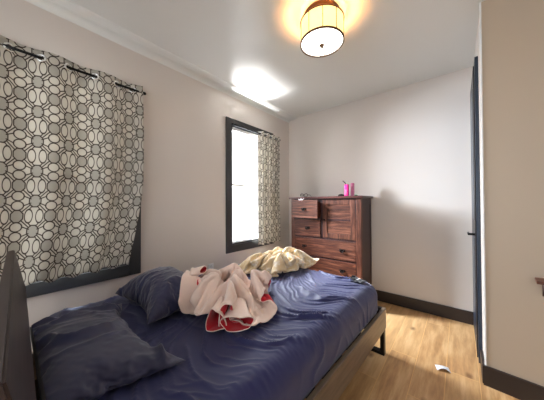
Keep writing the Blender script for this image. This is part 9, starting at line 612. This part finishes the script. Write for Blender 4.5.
COMFORTER_Z = [11,-1,10,0,11,1,-2,-8,-4,-5,3,-5,0,0,-1,1,-1,1,0,-1,-1,3,-1,0,0,1,1,-3,2,-2,0,1,8,-4,0,-3,-1,-1,9,-9,0,2,2,7,-1,-3,-3,-3,0,0,1,2,2,0,1,2,3,-1,1,4,-7,5,11,-1,0,11,2,15,4,-6,-4,-9,-5,7,-12,-1,0,6,7,-5,2,2,-5,-9,2,6,-7,0,9,3,-3,3,-8,6,9,0,-2,-4,-3,-3,-1,2,2,2,-6,5,12,-3,-4,-3,-7,0,6,4,2,0,-2,-6,5,0,0,-2,-12,-2,10,0,0,3,11,15,3,7,-5,-9,-7,-7,2,-5,6,5,2,-1,5,-2,-13,3,1,-6,-4,-1,2,13,4,0,-8,7,8,0,-3,1,-3,-3,-1,1,2,-8,-5,5,14,6,-4,-5,-4,-4,6,6,1,-2,-4,-10,0,0,2,-11,-6,1,19,-9,2,2,11,14,3,12,0,-7,-7,-7,-4,1,6,6,4,-2,-8,-9,5,-9,6,0,0,-3,-10,10,12,-2,-1,7,2,1,-1,2,2,-4,0,1,-3,-8,-9,2,14,13,1,-5,-4,-6,7,5,-1,-3,-5,-12,-5,3,-7,-10,0,-2,21,3,0,1,1,8,14,9,6,-3,-8,-7,-5,3,6,6,2,-9,-1,-6,-5,1,-7,-4,-1,1,4,4,12,4,-3,8,3,-1,2,1,1,-4,1,-2,-12,-8,-5,0,11,15,11,-3,-5,-6,6,3,-1,-5,-7,-11,-3,-7,-13,-4,2,-1,29,4,5,1,2,2,5,8,12,4,-8,-7,-6,5,6,6,-4,-3,-6,-2,-3,-2,-4,-3,-4,3,4,3,7,9,-3,7,4,0,2,1,-2,0,0,-12,-8,-7,-6,-3,8,15,14,5,-4,-7,2,5,-3,-6,-7,-10,-9,-14,-8,-5,-1,-1,39,6,4,4,1,3,3,4,7,10,-4,-8,-7,7,6,6,-3,-6,-4,-1,-2,-4,-5,-4,-14,2,10,12,3,4,4,7,4,2,1,0,-2,1,-7,-7,-7,-6,-8,-8,4,14,14,14,-3,-5,-1,4,-4,-9,-10,-8,-14,-10,-9,-7,-2,2,44,6,2,8,7,0,8,2,4,10,-2,-6,-8,6,7,5,-7,0,-3,-3,-6,-10,-12,-10,-3,13,9,9,7,5,4,7,4,3,1,-2,1,-3,-4,-9,-7,-9,-7,-4,-7,13,14,14,8,-5,-2,1,-6,-11,-8,-14,-12,-10,-7,-8,-4,7,40,12,8,8,7,2,8,6,2,7,2,-7,-8,5,7,6,-5,-2,-8,-15,-6,-14,-12,-5,11,10,11,10,9,5,6,5,6,2,0,0,-5,-10,4,-4,-8,-7,-9,-5,-9,6,14,13,14,0,-5,1,-11,-9,-15,-11,-10,-7,-4,-6,-11,-9,37,12,11,10,10,8,6,7,6,0,6,-6,-7,2,8,4,-1,-9,-12,-14,-14,-11,-10,1,12,11,11,11,10,8,6,4,6,3,-1,-7,-12,-1,-8,-8,-2,-12,-1,8,-10,4,6,15,14,6,-2,-8,-9,-14,-12,-10,-8,-3,-6,-9,-8,-13,34,11,11,11,11,11,8,9,8,7,-2,1,-7,0,8,1,-8,-13,-14,-8,-15,-13,2,-4,7,11,14,13,10,10,10,9,5,-4,-9,-9,-10,-9,-10,-6,-7,5,7,4,-7,6,1,9,15,10,-4,-7,-14,-11,-9,-6,-8,-10,-11,-13,-7,-11,32,9,11,11,11,12,10,11,9,9,7,0,-5,0,-2,-11,-10,-2,-13,-15,-4,-14,7,2,-7,14,3,10,12,11,4,11,3,0,-10,-10,-10,-9,-7,-9,-9,3,8,11,10,5,-1,11,7,13,-3,-14,-6,-9,-10,-12,-12,-12,-13,-10,-12,-5,27,12,11,10,11,10,11,10,11,10,10,9,-1,-11,-12,-12,-4,-4,-7,-9,-11,-11,-4,-3,6,7,8,11,7,6,5,6,2,-1,0,-7,-13,-11,-10,-9,-8,1,9,11,10,11,13,10,9,7,-9,-8,-8,-11,-13,-13,-14,-13,-13,-12,-6,7,20,10,10,11,10,11,10,10,10,10,10,14,-5,-10,-11,-12,-8,-5,-4,-8,-11,-11,-7,-3,6,6,11,9,7,4,8,4,2,0,-3,-1,-11,-11,-11,-10,-6,-1,14,11,9,8,11,13,12,11,-13,-11,-11,-7,-12,-11,-14,-13,-13,-13,8,-12,23,7,2,11,9,10,9,10,11,13,15,8,-7,-11,-10,-8,-9,-8,-7,-7,-4,-12,-7,-2,3,9,6,6,6,7,6,3,2,1,2,-5,-7,-3,-4,-10,-12,-6,12,13,11,7,14,8,7,11,0,-14,-9,-12,-9,-12,-15,-14,-13,-11,-1,5,10,5,8,11,8,9,10,14,14,14,14,0,-8,-9,-10,-10,-9,-8,-7,-7,-6,-5,-2,-2,0,1,5,8,5,6,7,1,2,2,4,-5,-3,-7,-7,9,-9,-10,3,14,11,12,3,6,10,8,5,-4,-13,-7,-14,-13,-15,-14,-10,-10,-3,-2,12,-1,10,3,8,13,14,14,14,15,8,-4,-8,-9,-10,-10,-10,-5,-6,-8,-9,-5,-4,-1,0,4,13,-5,7,10,1,2,1,6,3,-5,-1,-9,9,-5,12,-8,-11,8,13,4,7,15,6,0,6,-5,0,-13,-10,-15,-14,-8,-12,-10,-3,-4,11,6,-5,5,14,13,14,14,14,13,2,-7,-8,-3,-11,-13,-9,-7,-7,-6,-7,-11,0,-1,1,10,14,6,-13,6,2,1,8,0,4,3,-11,7,-5,12,14,-6,-12,-6,12,7,12,6,5,-3,7,4,-12,-1,-8,-14,-15,-4,-7,-9,-12,-4,19,-4,-4,8,14,9,13,15,15,8,-3,-6,-1,-10,-7,-13,-13,-8,1,1,-12,-11,-1,9,-10,15,11,6,-15,-4,1,7,3,0,3,1,5,-5,13,9,12,0,-13,-14,9,2,13,3,5,-3,5,9,-9,-10,-1,-7,-13,-15,2,-6,-5,-12,12,-1,2,9,14,12,7,13,14,-3,2,-6,-2,-9,-4,-9,-11,-15,6,-3,-6,-12,8,-4,-2,8,11,9,-10,-15,-4,6,3,3,2,0,4,5,13,9,13,2,-14,-8,-9,13,1,4,6,-3,5,8,2,-14,-9,-4,-4,-10,-14,-4,1,-3,11,0,11,5,11,8,11,13,14,6,-15,-12,3,-13,-2,-8,-4,-14,2,-10,-7,11,-4,8,-11,-4,12,9,4,-15,-10,0,0,0,0,2,7,9,12,11,9,11,-13,-15,4,-5,-2,8,3,-2,7,5,7,-10,-12,-11,-1,-4,-14,-5,0,1,11,7,12,5,7,12,7,13,14,-8,-1,-13,-9,3,-6,-13,-3,-10,-11,-5,6,-6,2,12,-3,-12,1,9,8,-2,-13,-4,1,-1,9,-9,8,8,13,14,15,-3,-14,-4,-13,-5,-1,6,5,7,-2,7,7,-7,-13,-12,-6,5,-2,-12,2,-2,11,15,11,10,3,10,6,14,14,0,-9,-13,-10,3,-14,-10,-12,-9,-10,0,1,11,5,-5,9,-14,-8,1,7,9,-4,-11,1,6,4,1,1,0,13,11,12,-4,-10,-10,-10,-8,5,14,-10,5,3,4,7,-3,-13,-12,-7,0,9,0,-10,1,11,14,15,13,10,-2,11,13,12,6,-13,-7,-11,-15,-12,-11,-10,-8,5,-12,8,-7,6,10,5,-8,-9,-5,10,-6,3,4,4,7,3,1,-2,4,-8,13,10,-6,-11,-9,-10,-2,13,14,-4,-13,-2,3,6,2,-10,-11,-1,0,0,11,-2,-10,12,13,13,14,15,8,0,10,14,9,-11,-9,-13,-14,-14,-10,-2,-7,-12,6,-11,-1,10,-8,11,4,-5,0,-4,4,5,6,4,7,4,1,-1,-12,-9,4,12,-8,-11,-9,-5,11,9,14,-8,-1,-12,-5,-1,13,-12,-2,-1,0,2,2,6,-14,10,15,14,12,14,15,9,0,10,13,-9,-13,-13,-13,-14,-3,-3,-11,-8,-12,10,1,-12,-1,1,6,11,6,-4,5,5,5,4,7,5,1,-10,-11,-11,3,-1,-8,-11,-2,4,4,15,14,1,-9,-5,-6,-4,0,-2,1,1,0,2,4,-4,-13,12,14,14,11,13,14,15,10,0,12,-6,-13,-13,-13,-11,-3,-9,-13,-1,-12,-10,14,0,-9,7,6,10,-1,6,6,2,7,4,7,6,-2,-11,-10,-11,-11,-10,-5,0,1,3,5,10,14,13,-9,-3,-7,-6,1,2,-1,1,1,0,1,-11,-15,10,15,14,12,12,15,14,14,11,-3,1,-14,-12,-13,-9,-4,-14,-11,2,-15,-13,1,13,4,3,3,6,7,5,5,8,1,8,7,5,-4,-11,-12,-10,-8,-9,-6,-1,0,6,6,2,13,10,3,-5,-9,-2,0,1,-1,1,2,-2,-7,-13,-14,11,11,11,15,14,15,15,14,14,7,-6,-14,-13,-13,-4,-14,-11,-5,-11,-9,-13,-5,15,12,6,6,7,8,4,4,5,4,8,7,5,-6,-12,-10,-9,-11,-5,-7,-6,3,8,7,2,5,9,9,-2,-10,1,-2,1,1,1,-3,-7,-11,-13,-13,19,8,13,9,12,12,13,14,16,13,-2,-14,-13,-9,-13,-13,-7,-8,-7,-13,-14,-3,9,11,11,9,9,9,9,5,5,0,9,9,3,-8,-10,-12,-11,-4,-7,-11,-2,3,6,6,6,6,5,9,-3,-5,0,0,0,1,-3,-9,-12,-14,-14,-12,23,11,13,10,12,12,12,8,15,2,11,-8,-13,-14,-14,-14,-10,-9,-7,-8,-13,5,-8,8,11,6,9,10,11,13,14,7,-2,13,4,-8,-11,-13,-6,-5,-9,-11,-8,-1,15,12,2,7,5,9,-7,1,1,0,0,-4,-11,-13,-14,-14,-13,-13,29,12,12,12,12,12,12,9,-5,12,2,0,-8,-15,-14,-15,-5,-4,-9,-14,-14,-6,10,-7,6,13,13,14,13,8,8,10,9,8,10,-11,-12,-12,0,-8,-10,-9,-10,-12,13,15,14,8,3,10,-5,2,1,-2,-6,-13,-13,-14,-12,-14,-14,-8,37,12,12,12,11,10,5,-1,4,1,2,0,4,-10,-15,-13,0,-8,-13,-12,-12,-11,-5,10,10,12,13,14,13,12,10,10,9,9,5,-11,-12,-14,-12,-3,-11,-11,1,-10,12,7,13,13,10,10,-1,3,-6,-9,-12,-13,-14,-13,-13,-13,-12,3,44,13,11,9,7,3,1,-1,2,2,1,0,12,-3,-12,-14,2,-11,-11,-12,-11,-11,-11,-1,16,12,14,12,11,10,14,13,13,8,-3,-12,-10,-10,-12,-10,-8,-14,-3,9,13,12,8,14,9,13,4,-10,-10,-13,-13,-11,-4,-14,-14,-12,-14,-7,50,9,6,4,1,4,0,4,1,0,-1,5,12,3,-5,-10,-10,-12,-14,-12,-2,-6,-15,6,0,13,14,12,11,12,13,12,11,8,-3,-12,-12,-10,0,-14,-13,-12,-7,16,13,14,14,14,11,11,-12,-8,-10,-10,-7,-7,-9,-10,-11,-14,-13,-7,46,3,3,2,3,6,-1,4,0,-2,8,2,12,5,-1,-9,-11,-11,-13,-11,-4,-10,2,-10,14,1,14,6,12,12,12,11,11,5,-2,-9,-10,-8,-7,0,-8,-14,-14,15,15,15,13,10,11,9,-14,-11,-9,-9,-8,-8,-7,-7,-6,-9,-9,-13,32,2,5,1,4,9,-3,5,5,-8,12,1,9,9,-7,-1,-10,-8,-9,-14,-11,-12,1,9,12,1,-4,12,10,12,13,11,6,4,-2,-5,-11,-10,-8,0,2,-5,-14,7,15,14,6,10,12,10,-10,-14,-12,-10,-9,-8,-7,-8,-5,-6,-7,-7,25,1,1,-1,9,4,4,0,5,-5,10,15,-3,7,-2,-8,-7,-9,1,-15,-14,-8,13,8,-2,-6,1,10,14,9,14,6,14,-6,-3,-5,-6,-11,-10,-1,0,0,4,-5,15,9,6,10,11,11,-10,-8,-11,-15,-13,-9,-7,-7,-7,-6,-6,0,11,0,1,3,7,4,12,-7,6,-2,13,15,-8,2,-1,-5,-4,-11,-2,-3,-3,-14,9,-5,-2,-2,6,13,9,11,13,14,0,-4,-2,-8,-4,-10,-11,-6,1,0,4,3,12,9,4,10,11,9,5,-15,-13,-8,-14,-13,-13,-6,-6,-4,0,0,11,-1,0,2,-2,9,11,7,-11,6,13,14,4,-15,-6,5,-15,3,-14,-5,8,0,-14,7,-7,2,13,10,6,8,14,11,-7,-5,0,-6,-7,-6,-7,-11,-2,7,-2,6,10,10,6,12,7,5,11,-3,-16,-14,-9,-14,-10,-14,-2,-1,2,-3,11,0,0,0,-1,6,9,13,2,-5,6,14,7,-17,-10,-1,9,-11,-9,-9,-4,0,8,-6,11,-4,5,14,4,8,9,2,2,-9,-4,-7,-6,-5,-4,-12,-4,9,-2,8,9,9,8,7,13,13,-4,11,-15,-12,-14,-12,-13,-6,-12,4,-3,4,11,0,0,0,0,10,13,8,9,-2,0,-1,3,6,-12,-9,6,0,-7,-7,-7,-8,1,10,7,-1,6,3,7,10,12,6,-12,-11,-5,0,-14,-13,-6,7,-8,-3,3,4,8,10,12,9,13,12,12,-10,-3,-12,-12,-13,-11,-11,-5,-5,2,7,11,0,0,0,3,11,11,11,12,4,0,1,-1,4,-10,-9,-9,-10,-6,-3,6,1,-5,10,11,-1,6,3,7,9,9,-3,-1,-12,-10,-10,-3,-14,-12,-1,10,2,0,-1,-3,9,10,11,13,13,13,6,-9,-11,-12,-10,-11,-9,-7,-10,-2,-2,11,0,0,1,6,12,12,12,13,9,-4,-1,6,-1,-9,-11,-5,-10,-10,-8,-6,-2,9,13,12,6,-1,7,8,9,9,-1,-5,-10,-10,-10,-10,-10,-10,-8,-2,4,3,-7,5,11,12,12,12,12,12,13,-8,-12,-10,-10,-9,-10,-9,-4,-3,-1,11,0,0,3,12,12,12,12,12,9,2,-4,4,-4,-3,-11,-12,-4,-13,-3,-3,-6,1,14,14,3,7,6,10,9,9,-1,-7,-10,-10,-10,-9,-12,-8,-8,-8,-6,1,2,12,11,11,12,12,13,8,6,4,-10,-11,-10,-9,-10,-8,-6,-11,5,11,0,5,7,7,10,15,13,11,10,6,-2,-3,3,-10,-10,-4,-11,-12,-6,-2,3,-1,4,14,13,6,4,10,9,10,1,-10,-9,-10,-11,-12,-13,-3,-13,-7,-2,-8,8,13,12,10,11,11,12,11,7,3,-8,-11,-10,-10,-9,-9,-10,-11,-9,12,7,7,8,7,8,8,10,15,9,12,3,-4,-1,-10,-4,-9,-12,-12,-7,4,4,0,-1,8,10,12,9,8,10,10,1,-11,-9,-13,-13,-13,-9,-8,-7,-7,-7,2,2,10,12,12,13,12,11,11,10,2,-11,-12,-8,-8,-10,-9,-10,-11,-11,24,7,8,7,8,8,7,8,7,7,12,13,-1,-5,-5,-9,-11,-13,-10,-6,6,5,-2,1,7,9,10,10,10,9,11,-1,-10,-12,-12,-13,-12,-8,-6,-6,-7,-8,0,5,7,10,12,12,12,13,12,11,1,-12,-10,-7,-9,-10,-10,-12,-11,-13,32,9,9,8,8,8,8,7,8,7,5,8,11,-5,-8,-10,-12,-10,-10,-8,8,6,1,-2,6,8,9,12,10,9,5,3,-12,-13,-13,-13,-12,-2,-8,-8,-3,-7,0,6,4,10,11,7,14,13,13,13,2,-13,-8,-6,-10,-11,-13,-11,-13,-11,23,12,10,10,10,10,10,10,10,9,7,7,7,2,-12,-14,-13,-4,-6,-7,6,4,3,-2,2,10,5,10,11,11,10,-7,-13,-12,-13,-12,-12,-14,-11,-9,-5,-10,6,11,11,10,10,13,12,13,14,15,1,-8,-9,-11,-12,-11,-12,-13,-10,-11,16,10,9,10,10,10,10,11,10,11,8,12,7,-7,-3,-11,-13,-13,-9,-4,9,9,2,5,4,11,8,4,12,11,3,-7,-14,-14,-14,-12,-12,-14,-13,-7,-11,11,-2,12,13,12,11,10,12,12,12,-2,7,-3,-9,-10,-11,-10,-11,-11,-12,-12,10,6,12,11,10,11,11,12,10,10,12,9,-5,-3,-5,-4,-13,-14,-6,-9,7,10,-1,4,12,14,12,11,8,2,-6,3,-8,-15,-14,-14,-11,-15,-13,-15,-11,13,13,12,13,11,10,11,11,10,-3,-3,6,-5,0,-9,-10,-11,-12,-11,-10,-11,12,11,9,11,10,10,10,11,10,10,8,-1,-4,1,-9,-3,-6,-12,-11,-11,6,11,0,11,13,14,14,9,-1,-1,-6,0,2,-9,-14,-15,-14,-13,-14,-14,-12,8,12,15,13,11,11,15,9,2,-6,-5,7,5,-10,-5,-7,-9,-13,-12,-11,-11,11,8,13,9,10,9,9,9,10,12,2,-5,2,-1,-10,-3,-3,-12,-11,-11,4,11,12,13,13,12,5,2,3,-4,-7,0,2,4,-14,-14,-14,-15,-14,-13,-14,10,9,13,14,14,13,10,6,-3,-6,2,1,6,-5,-12,-7,-6,-7,-12,-13,-12,11,5,12,9,8,9,9,10,12,6,-3,-2,2,0,-10,-6,2,-11,-10,-12,4,12,13,14,11,6,3,3,2,-3,-5,-4,4,5,-2,-15,-13,-15,-15,-14,-15,5,12,14,14,14,12,9,-3,-1,-6,1,4,4,0,-11,-12,-7,-6,-6,-10,-13,11,2,11,9,8,8,10,11,9,0,-4,0,4,-2,-9,-6,4,-11,-12,-11,5,15,14,11,7,4,6,3,-1,-4,-5,-4,3,6,4,-7,-13,-15,-14,-13,-14,-5,15,14,14,13,11,2,-4,-1,-2,-3,4,4,4,-8,-13,-10,-8,-6,-3,-8,11,0,6,11,8,9,11,10,4,-4,-2,2,4,-3,-9,-7,5,-8,-13,-8,6,14,13,9,2,7,5,1,-1,-5,-5,-4,4,5,5,1,-12,-12,-14,-11,-14,-8,14,13,14,12,7,-2,-4,-2,-1,-4,4,5,6,-5,-11,-12,-9,-9,-5,-1,11,2,1,8,8,11,10,8,-2,-2,-1,1,5,-3,-7,-9,5,-6,-13,-5,7,16,9,6,2,5,1,2,1,-6,-4,-5,3,5,6,2,-2,-14,-12,-14,-7,-12,12,14,13,10,0,-3,-4,-2,-1,-3,4,5,5,0,-8,-13,-9,-9,-6,-5,11,0,1,5,9,9,12,0,-3,3,-3,1,3,1,-8,-9,4,-3,-13,-2,14,9,5,4,2,1,1,3,0,-5,-2,-8,3,5,5,5,0,-5,-14,-9,-15,-6,9,14,12,3,-3,-3,-4,-1,-2,-2,5,3,5,4,-5,-10,-11,-8,-4,-2,11,0,0,3,8,11,5,-5,2,2,0,0,1,2,-7,-10,0,3,-12,7,8,3,3,2,1,1,1,2,2,-3,-1,-9,0,6,4,5,3,1,-7,-15,-9,-9,12,10,5,0,-4,-4,-3,-2,-2,0,3,8,1,5,-2,-6,-8,-10,-2,0,11,0,0,0,9,7,-3,-2,1,2,2,3,0,0,-4,-9,-3,6,-8,-2,9,-2,3,3,1,1,2,5,-2,-3,2,-6,-6,7,3,5,3,3,2,-6,-10,-14,8,1,6,-2,-1,-6,-1,-2,-1,12,-6,1,7,-2,2,-3,-4,-8,0,0,11,0,0,0,3,0,-3,0,2,3,2,2,0,-1,1,-10,1,-1,0,0,0,3,-2,0,0,0,2,6,-3,-3,2,3,-8,0,4,3,4,3,4,9,-10,-12,-5,2,-1,2,-2,0,0,-1,1,-1,6,-4,1,-3,2,-1,0,0,0,0]

def unpack(xs, ys, zs, m, st):
    # folded-cloth heights and offsets, each row stored as steps from its first point
    return np.stack([np.cumsum(np.array(a, dtype=float).reshape(-1, m), axis=1).ravel() for a in (xs, ys, zs)], -1)*st
def grid(n, m, off=0): return [(off+i*m+j, off+(i+1)*m+j, off+(i+1)*m+j+1, off+i*m+j+1) for i in range(n-1) for j in range(m-1)]

def pillow_base():
    """upper half from the stored shape, lower half mirrored, sewn along the seam"""
    n, m = 46, 32; G = unpack(PILLOW_X, PILLOW_Y, PILLOW_Z, m, .001).reshape(n, m, 3)
    for ax in (0, 1):                  # finer grid for the wrinkles
        G = np.moveaxis(G, ax, 0); mid = (G[1:]+G[:-1])/2; F2 = np.empty((2*len(G)-1,)+G.shape[1:]); F2[::2] = G; F2[1::2] = mid; G = np.moveaxis(F2, 0, ax)
    n, m = G.shape[:2]; V = G.reshape(-1, 3); out = V.tolist(); low = {}
    for i in range(n):
        for j in range(m):
            if i in (0, n-1) or j in (0, m-1): out[i*m+j][2] = 0; low[i, j] = i*m+j
            else: x, y, z = V[i*m+j]; low[i, j] = len(out); out.append([x, y, -z])
    Fs = grid(n, m)+[(low[i, j], low[i, j+1], low[i+1, j+1], low[i+1, j]) for i in range(n-1) for j in range(m-1)]
    return np.array(out), Fs
def catmull(name, V, Fs, mats, lv=1, **k):
    me = bpy.data.meshes.new(name); me.from_pydata([tuple(v) for v in V], [], Fs); o = link(name, me, mats, smooth=True, **k)
    if lv: md = o.modifiers.new('s', 'SUBSURF'); md.levels = lv; md.render_levels = lv
    return o
def euler(rx, ry, rz): return np.array(Matrix.Rotation(rz, 3, 'Z') @ Matrix.Rotation(ry, 3, 'Y') @ Matrix.Rotation(rx, 3, 'X'))
ZT = .323+mh+.012          # top of the sheet
def ground(x, y):
    """height of the sheet under a point of the room"""
    c_, s_ = math.cos(BR), math.sin(BR); dx, dy = x-.974, y-MY
    X_, Y_ = np.clip(dx*c_+dy*s_, -mw, mw), np.clip(-dx*s_+dy*c_, -ml, ml)
    return .323+mh+sheet_top(X_, Y_)
def over(V, P, gap):
    """lift cloth points V clear of the pillow P where it lies over it"""
    T = P[P[:, 2] > np.median(P[:, 2])]
    for k_ in range(len(V)):
        d_ = (T[:, 0]-V[k_, 0])**2+(T[:, 1]-V[k_, 1])**2; b__ = d_.argmin()
        if d_[b__] < .0004: V[k_, 2] = max(V[k_, 2], T[b__, 2]+gap+.25*(V[k_, 2]-ZT)*0)
    return V
base, pf = pillow_base()
def wrinkle(V, amp, ang, freq, seed, sharp=2.2):
    V = V.copy(); k = np.clip(V[:, 2]/.04, 0, 1)
    V[:, 2] += amp*(folds(V[:, 0], V[:, 1], ang, freq, seed, .5, sharp)-.3)*k; return V
def place(V, sc, rot, c):
    V = V*np.array(sc); V[:, 2] = np.where(V[:, 2] < 0, V[:, 2]*.4, V[:, 2])
    V = V @ euler(*[math.radians(a) for a in rot]).T; V[:, 2] -= np.percentile(V[:, 2], 3)
    V = V+np.array((c[0], c[1], ZT+(c[2] if len(c) > 2 else 0))); V[:, 2] = np.maximum(V[:, 2], ground(V[:, 0], V[:, 1])+.011); return V
p1 = wrinkle(wrinkle(wrinkle(base, .050, math.radians(-20), 5.5, 3, 2.8), .042, math.radians(-14), 10, 8, 2.8), .018, math.radians(-24), 21, 9, 2.4)
p1 = place(p1, (1.06, 1.02, .62), (-3, 3, 1), (.985, .235))
p1[:, 1] = np.maximum(p1[:, 1], .085)
o = catmull('pillow', p1, pf, M['navyp']); tag(o, 'large wrinkled navy pillow nearest the camera against the headboard', 'pillow')
p2 = wrinkle(wrinkle(base, .022, math.radians(15), 6, 13), .012, math.radians(70), 11, 18)
p2 = place(p2, (.84, .88, 1.06), (3, 0, -2), (.72, .68))
o = catmull('pillow', p2, pf, M['navyp']); tag(o, 'plump navy pillow under the edge of the cream and red blanket', 'pillow')
def heap(V, sc, rz, c):
    V = V*np.array(sc); co_, si = math.cos(rz), math.sin(rz); x = V[:, 0]*co_-V[:, 1]*si; y = V[:, 0]*si+V[:, 1]*co_
    x = x+c[0]; y = y+c[1]; return np.stack([x, y, V[:, 2]-V[:, 2].min()+ground(x, y)+.019], -1)
def two_sided(name, V, Fs, mats, th, label, cat, lv=1):
    o = catmull(name, V, Fs, mats, 0); sd = o.modifiers.new('t', 'SOLIDIFY'); sd.thickness = th; sd.offset = 0; sd.material_offset = 1 if len(mats) > 1 else 0
    md = o.modifiers.new('s', 'SUBSURF'); md.levels = lv; md.render_levels = lv; tag(o, label, cat); return o
bv = heap(unpack(BLANKET_X, BLANKET_Y, BLANKET_Z, 60, .0014), (.80, .84, 1.0), math.radians(36), (1.09, .92)); bv = over(bv, p2, .022)
bl = two_sided('blanket', bv, grid(64, 60), [M['cream'], M['red']], .009, 'crumpled cream fleece blanket with red lining heaped beside the plump pillow', 'blanket')
def opening(name, c, ax, rx, rz, ln, seed, back=.55):
    """a gaping fold of the blanket: an irregular cuff, cream outside and red inside, its mouth at c facing along ax"""
    c, ax = Vector(c), Vector(ax).normalized(); sd = ax.cross(Vector((0, 0, 1))).normalized(); up = sd.cross(ax)
    n, m = 40, 12; V = []
    r_ = random.Random(seed); ph = [r_.uniform(0, 6.28) for _ in range(4)]
    for j in range(m+1):
        t = j/m
        for i in range(n):
            a = 2*PI*i/n; k = (1-t)*1+t*back; w_ = 1+(1-.6*t)*(.13*math.sin(2*a+ph[0])+.10*math.sin(3*a+ph[1])+.06*math.sin(5*a+ph[2]+3*t))
            lip = .012*math.exp(-t*9)
            V.append(c-ax*(ln*t-.014*math.sin(2*a+ph[3])*(1-t))+sd*((rx*w_*k+lip)*math.cos(a))+up*((rz*w_*k+lip)*math.sin(a)+.02*t))
    for v in V: v.z = max(v.z, ZT+.022)
    Fs = [(j*n+i, j*n+(i+1)%n, (j+1)*n+(i+1)%n, (j+1)*n+i) for j in range(m) for i in range(n)]
    me = bpy.data.meshes.new(name); me.from_pydata([tuple(v) for v in V], [], Fs); o = link(name, me, [M['cream'], M['red']], bl, None, True)
    sd_ = o.modifiers.new('t', 'SOLIDIFY'); sd_.thickness = .008; sd_.offset = 0; sd_.material_offset = 1; sd_.use_flip_normals = FLIP
    md = o.modifiers.new('s', 'SUBSURF'); md.levels = 1; md.render_levels = 1; o['label'] = 'gaping fold showing the red lining'; return o
FLIP = False
opening('lined_fold', (1.265, .675, ZT+.060), (.62, -.75, -.12), .034, .068, .16, 3)
opening('lined_fold', (1.345, .745, ZT+.052), (.72, -.68, -.10), .062, .042, .18, 8)
opening('lined_fold', (.86, .79, ZT+.195), (-.75, -.45, -.1), .055, .022, .08, 5, .9)
opening('lined_fold', (1.03, .76, ZT+.075), (.55, -.8, -.3), .030, .075, .14, 12)
cv = heap(unpack(COMFORTER_X, COMFORTER_Y, COMFORTER_Z, 62, .0014), (.74, 1.26, .85), math.radians(-18), (.83, 1.80))
two_sided('comforter', cv, grid(62, 62), [M['tan']], .014, 'rumpled tan comforter bunched at the foot of the bed by the dresser', 'comforter', 1)

n_ = 22; i_, j_ = np.meshgrid(np.linspace(-.5, .5, n_), np.linspace(-.5, .5, n_), indexing='ij')
zz = .016+.016*np.abs(np.sin(i_*7+vnoise(i_*3+5, j_*3+5, 3, 2)*2))+.010*vnoise(i_*4+9, j_*4+2, 8, 2)
SV = np.stack([1.54+i_*.12+j_*.03, 1.88+j_*.08-i_*.03, 0*i_], -1).reshape(-1, 3)
SV[:, 2] = ground(SV[:, 0], SV[:, 1])+.003+np.maximum(zz.ravel()*.5, .003)
o = catmull('small_cloth', SV, grid(n_, n_), [M['blackc'], M['white_cloth']], 0)
for f in o.data.polygons:
    a_ = f.index//(n_-1); f.material_index = 1 if a_ in (10,) and f.index % (n_-1) > 7 else 0
sd = o.modifiers.new('t', 'SOLIDIFY'); sd.thickness = .004; sd.offset = 1
md = o.modifiers.new('s', 'SUBSURF'); md.levels = md.render_levels = 1
tag(o, 'small dark crumpled cloth with white marks at the foot corner of the mattress', 'cloth')

# ------------------------------------------------------------------ light
w = bpy.data.worlds.new('World'); SC.world = w; w.use_nodes = True
bg = w.node_tree.nodes['Background']; bg.inputs[0].default_value = (.92, .96, 1, 1); bg.inputs[1].default_value = 1.0
def area(name, loc, rot, sx, sy, power, c=(1, 1, 1), spread=None):
    li = bpy.data.lights.new(name, 'AREA'); li.shape = 'RECTANGLE'; li.size = sx; li.size_y = sy; li.energy = power; li.color = c
    if spread: li.spread = spread
    o = bpy.data.objects.new(name, li); COL.objects.link(o); o.location = loc; o.rotation_euler = rot; return o
def aim(o, target): o.rotation_euler = (Vector(target)-o.location).to_track_quat('-Z', 'Y').to_euler()
a = area('daylight_far_window', (-1.1, 2.0, 2.3), (0, 0, 0), 1.4, 1.4, 400, (.88, .94, 1)); aim(a, (.6, 2.3, 1.0))
a = area('low_sky_far_window', (-1.7, 1.35, 2.05), (0, 0, 0), .5, .5, 110, (.70, .83, 1)); aim(a, (1.9, 3.08, 1.55))
a = area('daylight_near_window', (-1.1, .3, 2.2), (0, 0, 0), 1.4, 1.2, 60, (.9, .95, 1)); aim(a, (.4, .3, 1.2))
a = area('bounce_far_window', (-.40, 2.1, -.3), (0, 0, 0), .3, .4, 20, (1, 1, 1), math.radians(40)); aim(a, (.30, 1.75, 2.645))
pl = bpy.data.lights.new('bulb', 'POINT'); pl.energy = 12; pl.color = (1, .42, .15); pl.shadow_soft_size = .03
o = bpy.data.objects.new('bulb', pl); COL.objects.link(o); o.location = (lx, ly, H-.12)

# ------------------------------------------------------------------ camera
cam = bpy.data.cameras.new('cam'); co = bpy.data.objects.new('cam', cam); COL.objects.link(co); SC.camera = co
cam.sensor_fit = 'HORIZONTAL'; cam.sensor_width = 36; cam.lens = 224.457/544*36; cam.clip_start = .02
yaw, pit, rol = .6953, .0125, -.0038
F = Vector((-math.sin(yaw)*math.cos(pit), math.cos(yaw)*math.cos(pit), math.sin(pit))); R = Vector((math.cos(yaw), math.sin(yaw), 0)); U = R.cross(F)
R2 = R*math.cos(rol)+U*math.sin(rol); U2 = -R*math.sin(rol)+U*math.cos(rol)
mtx = Matrix((R2, U2, -F)).transposed().to_4x4(); mtx.translation = Vector((2.1938, 0, 1.25)); co.matrix_world = mtx
vs_ = SC.view_settings; vs_.view_transform = 'Standard'; vs_.look = 'None'; vs_.gamma = 1; vs_.use_curve_mapping = False; vs_.exposure = 1.4
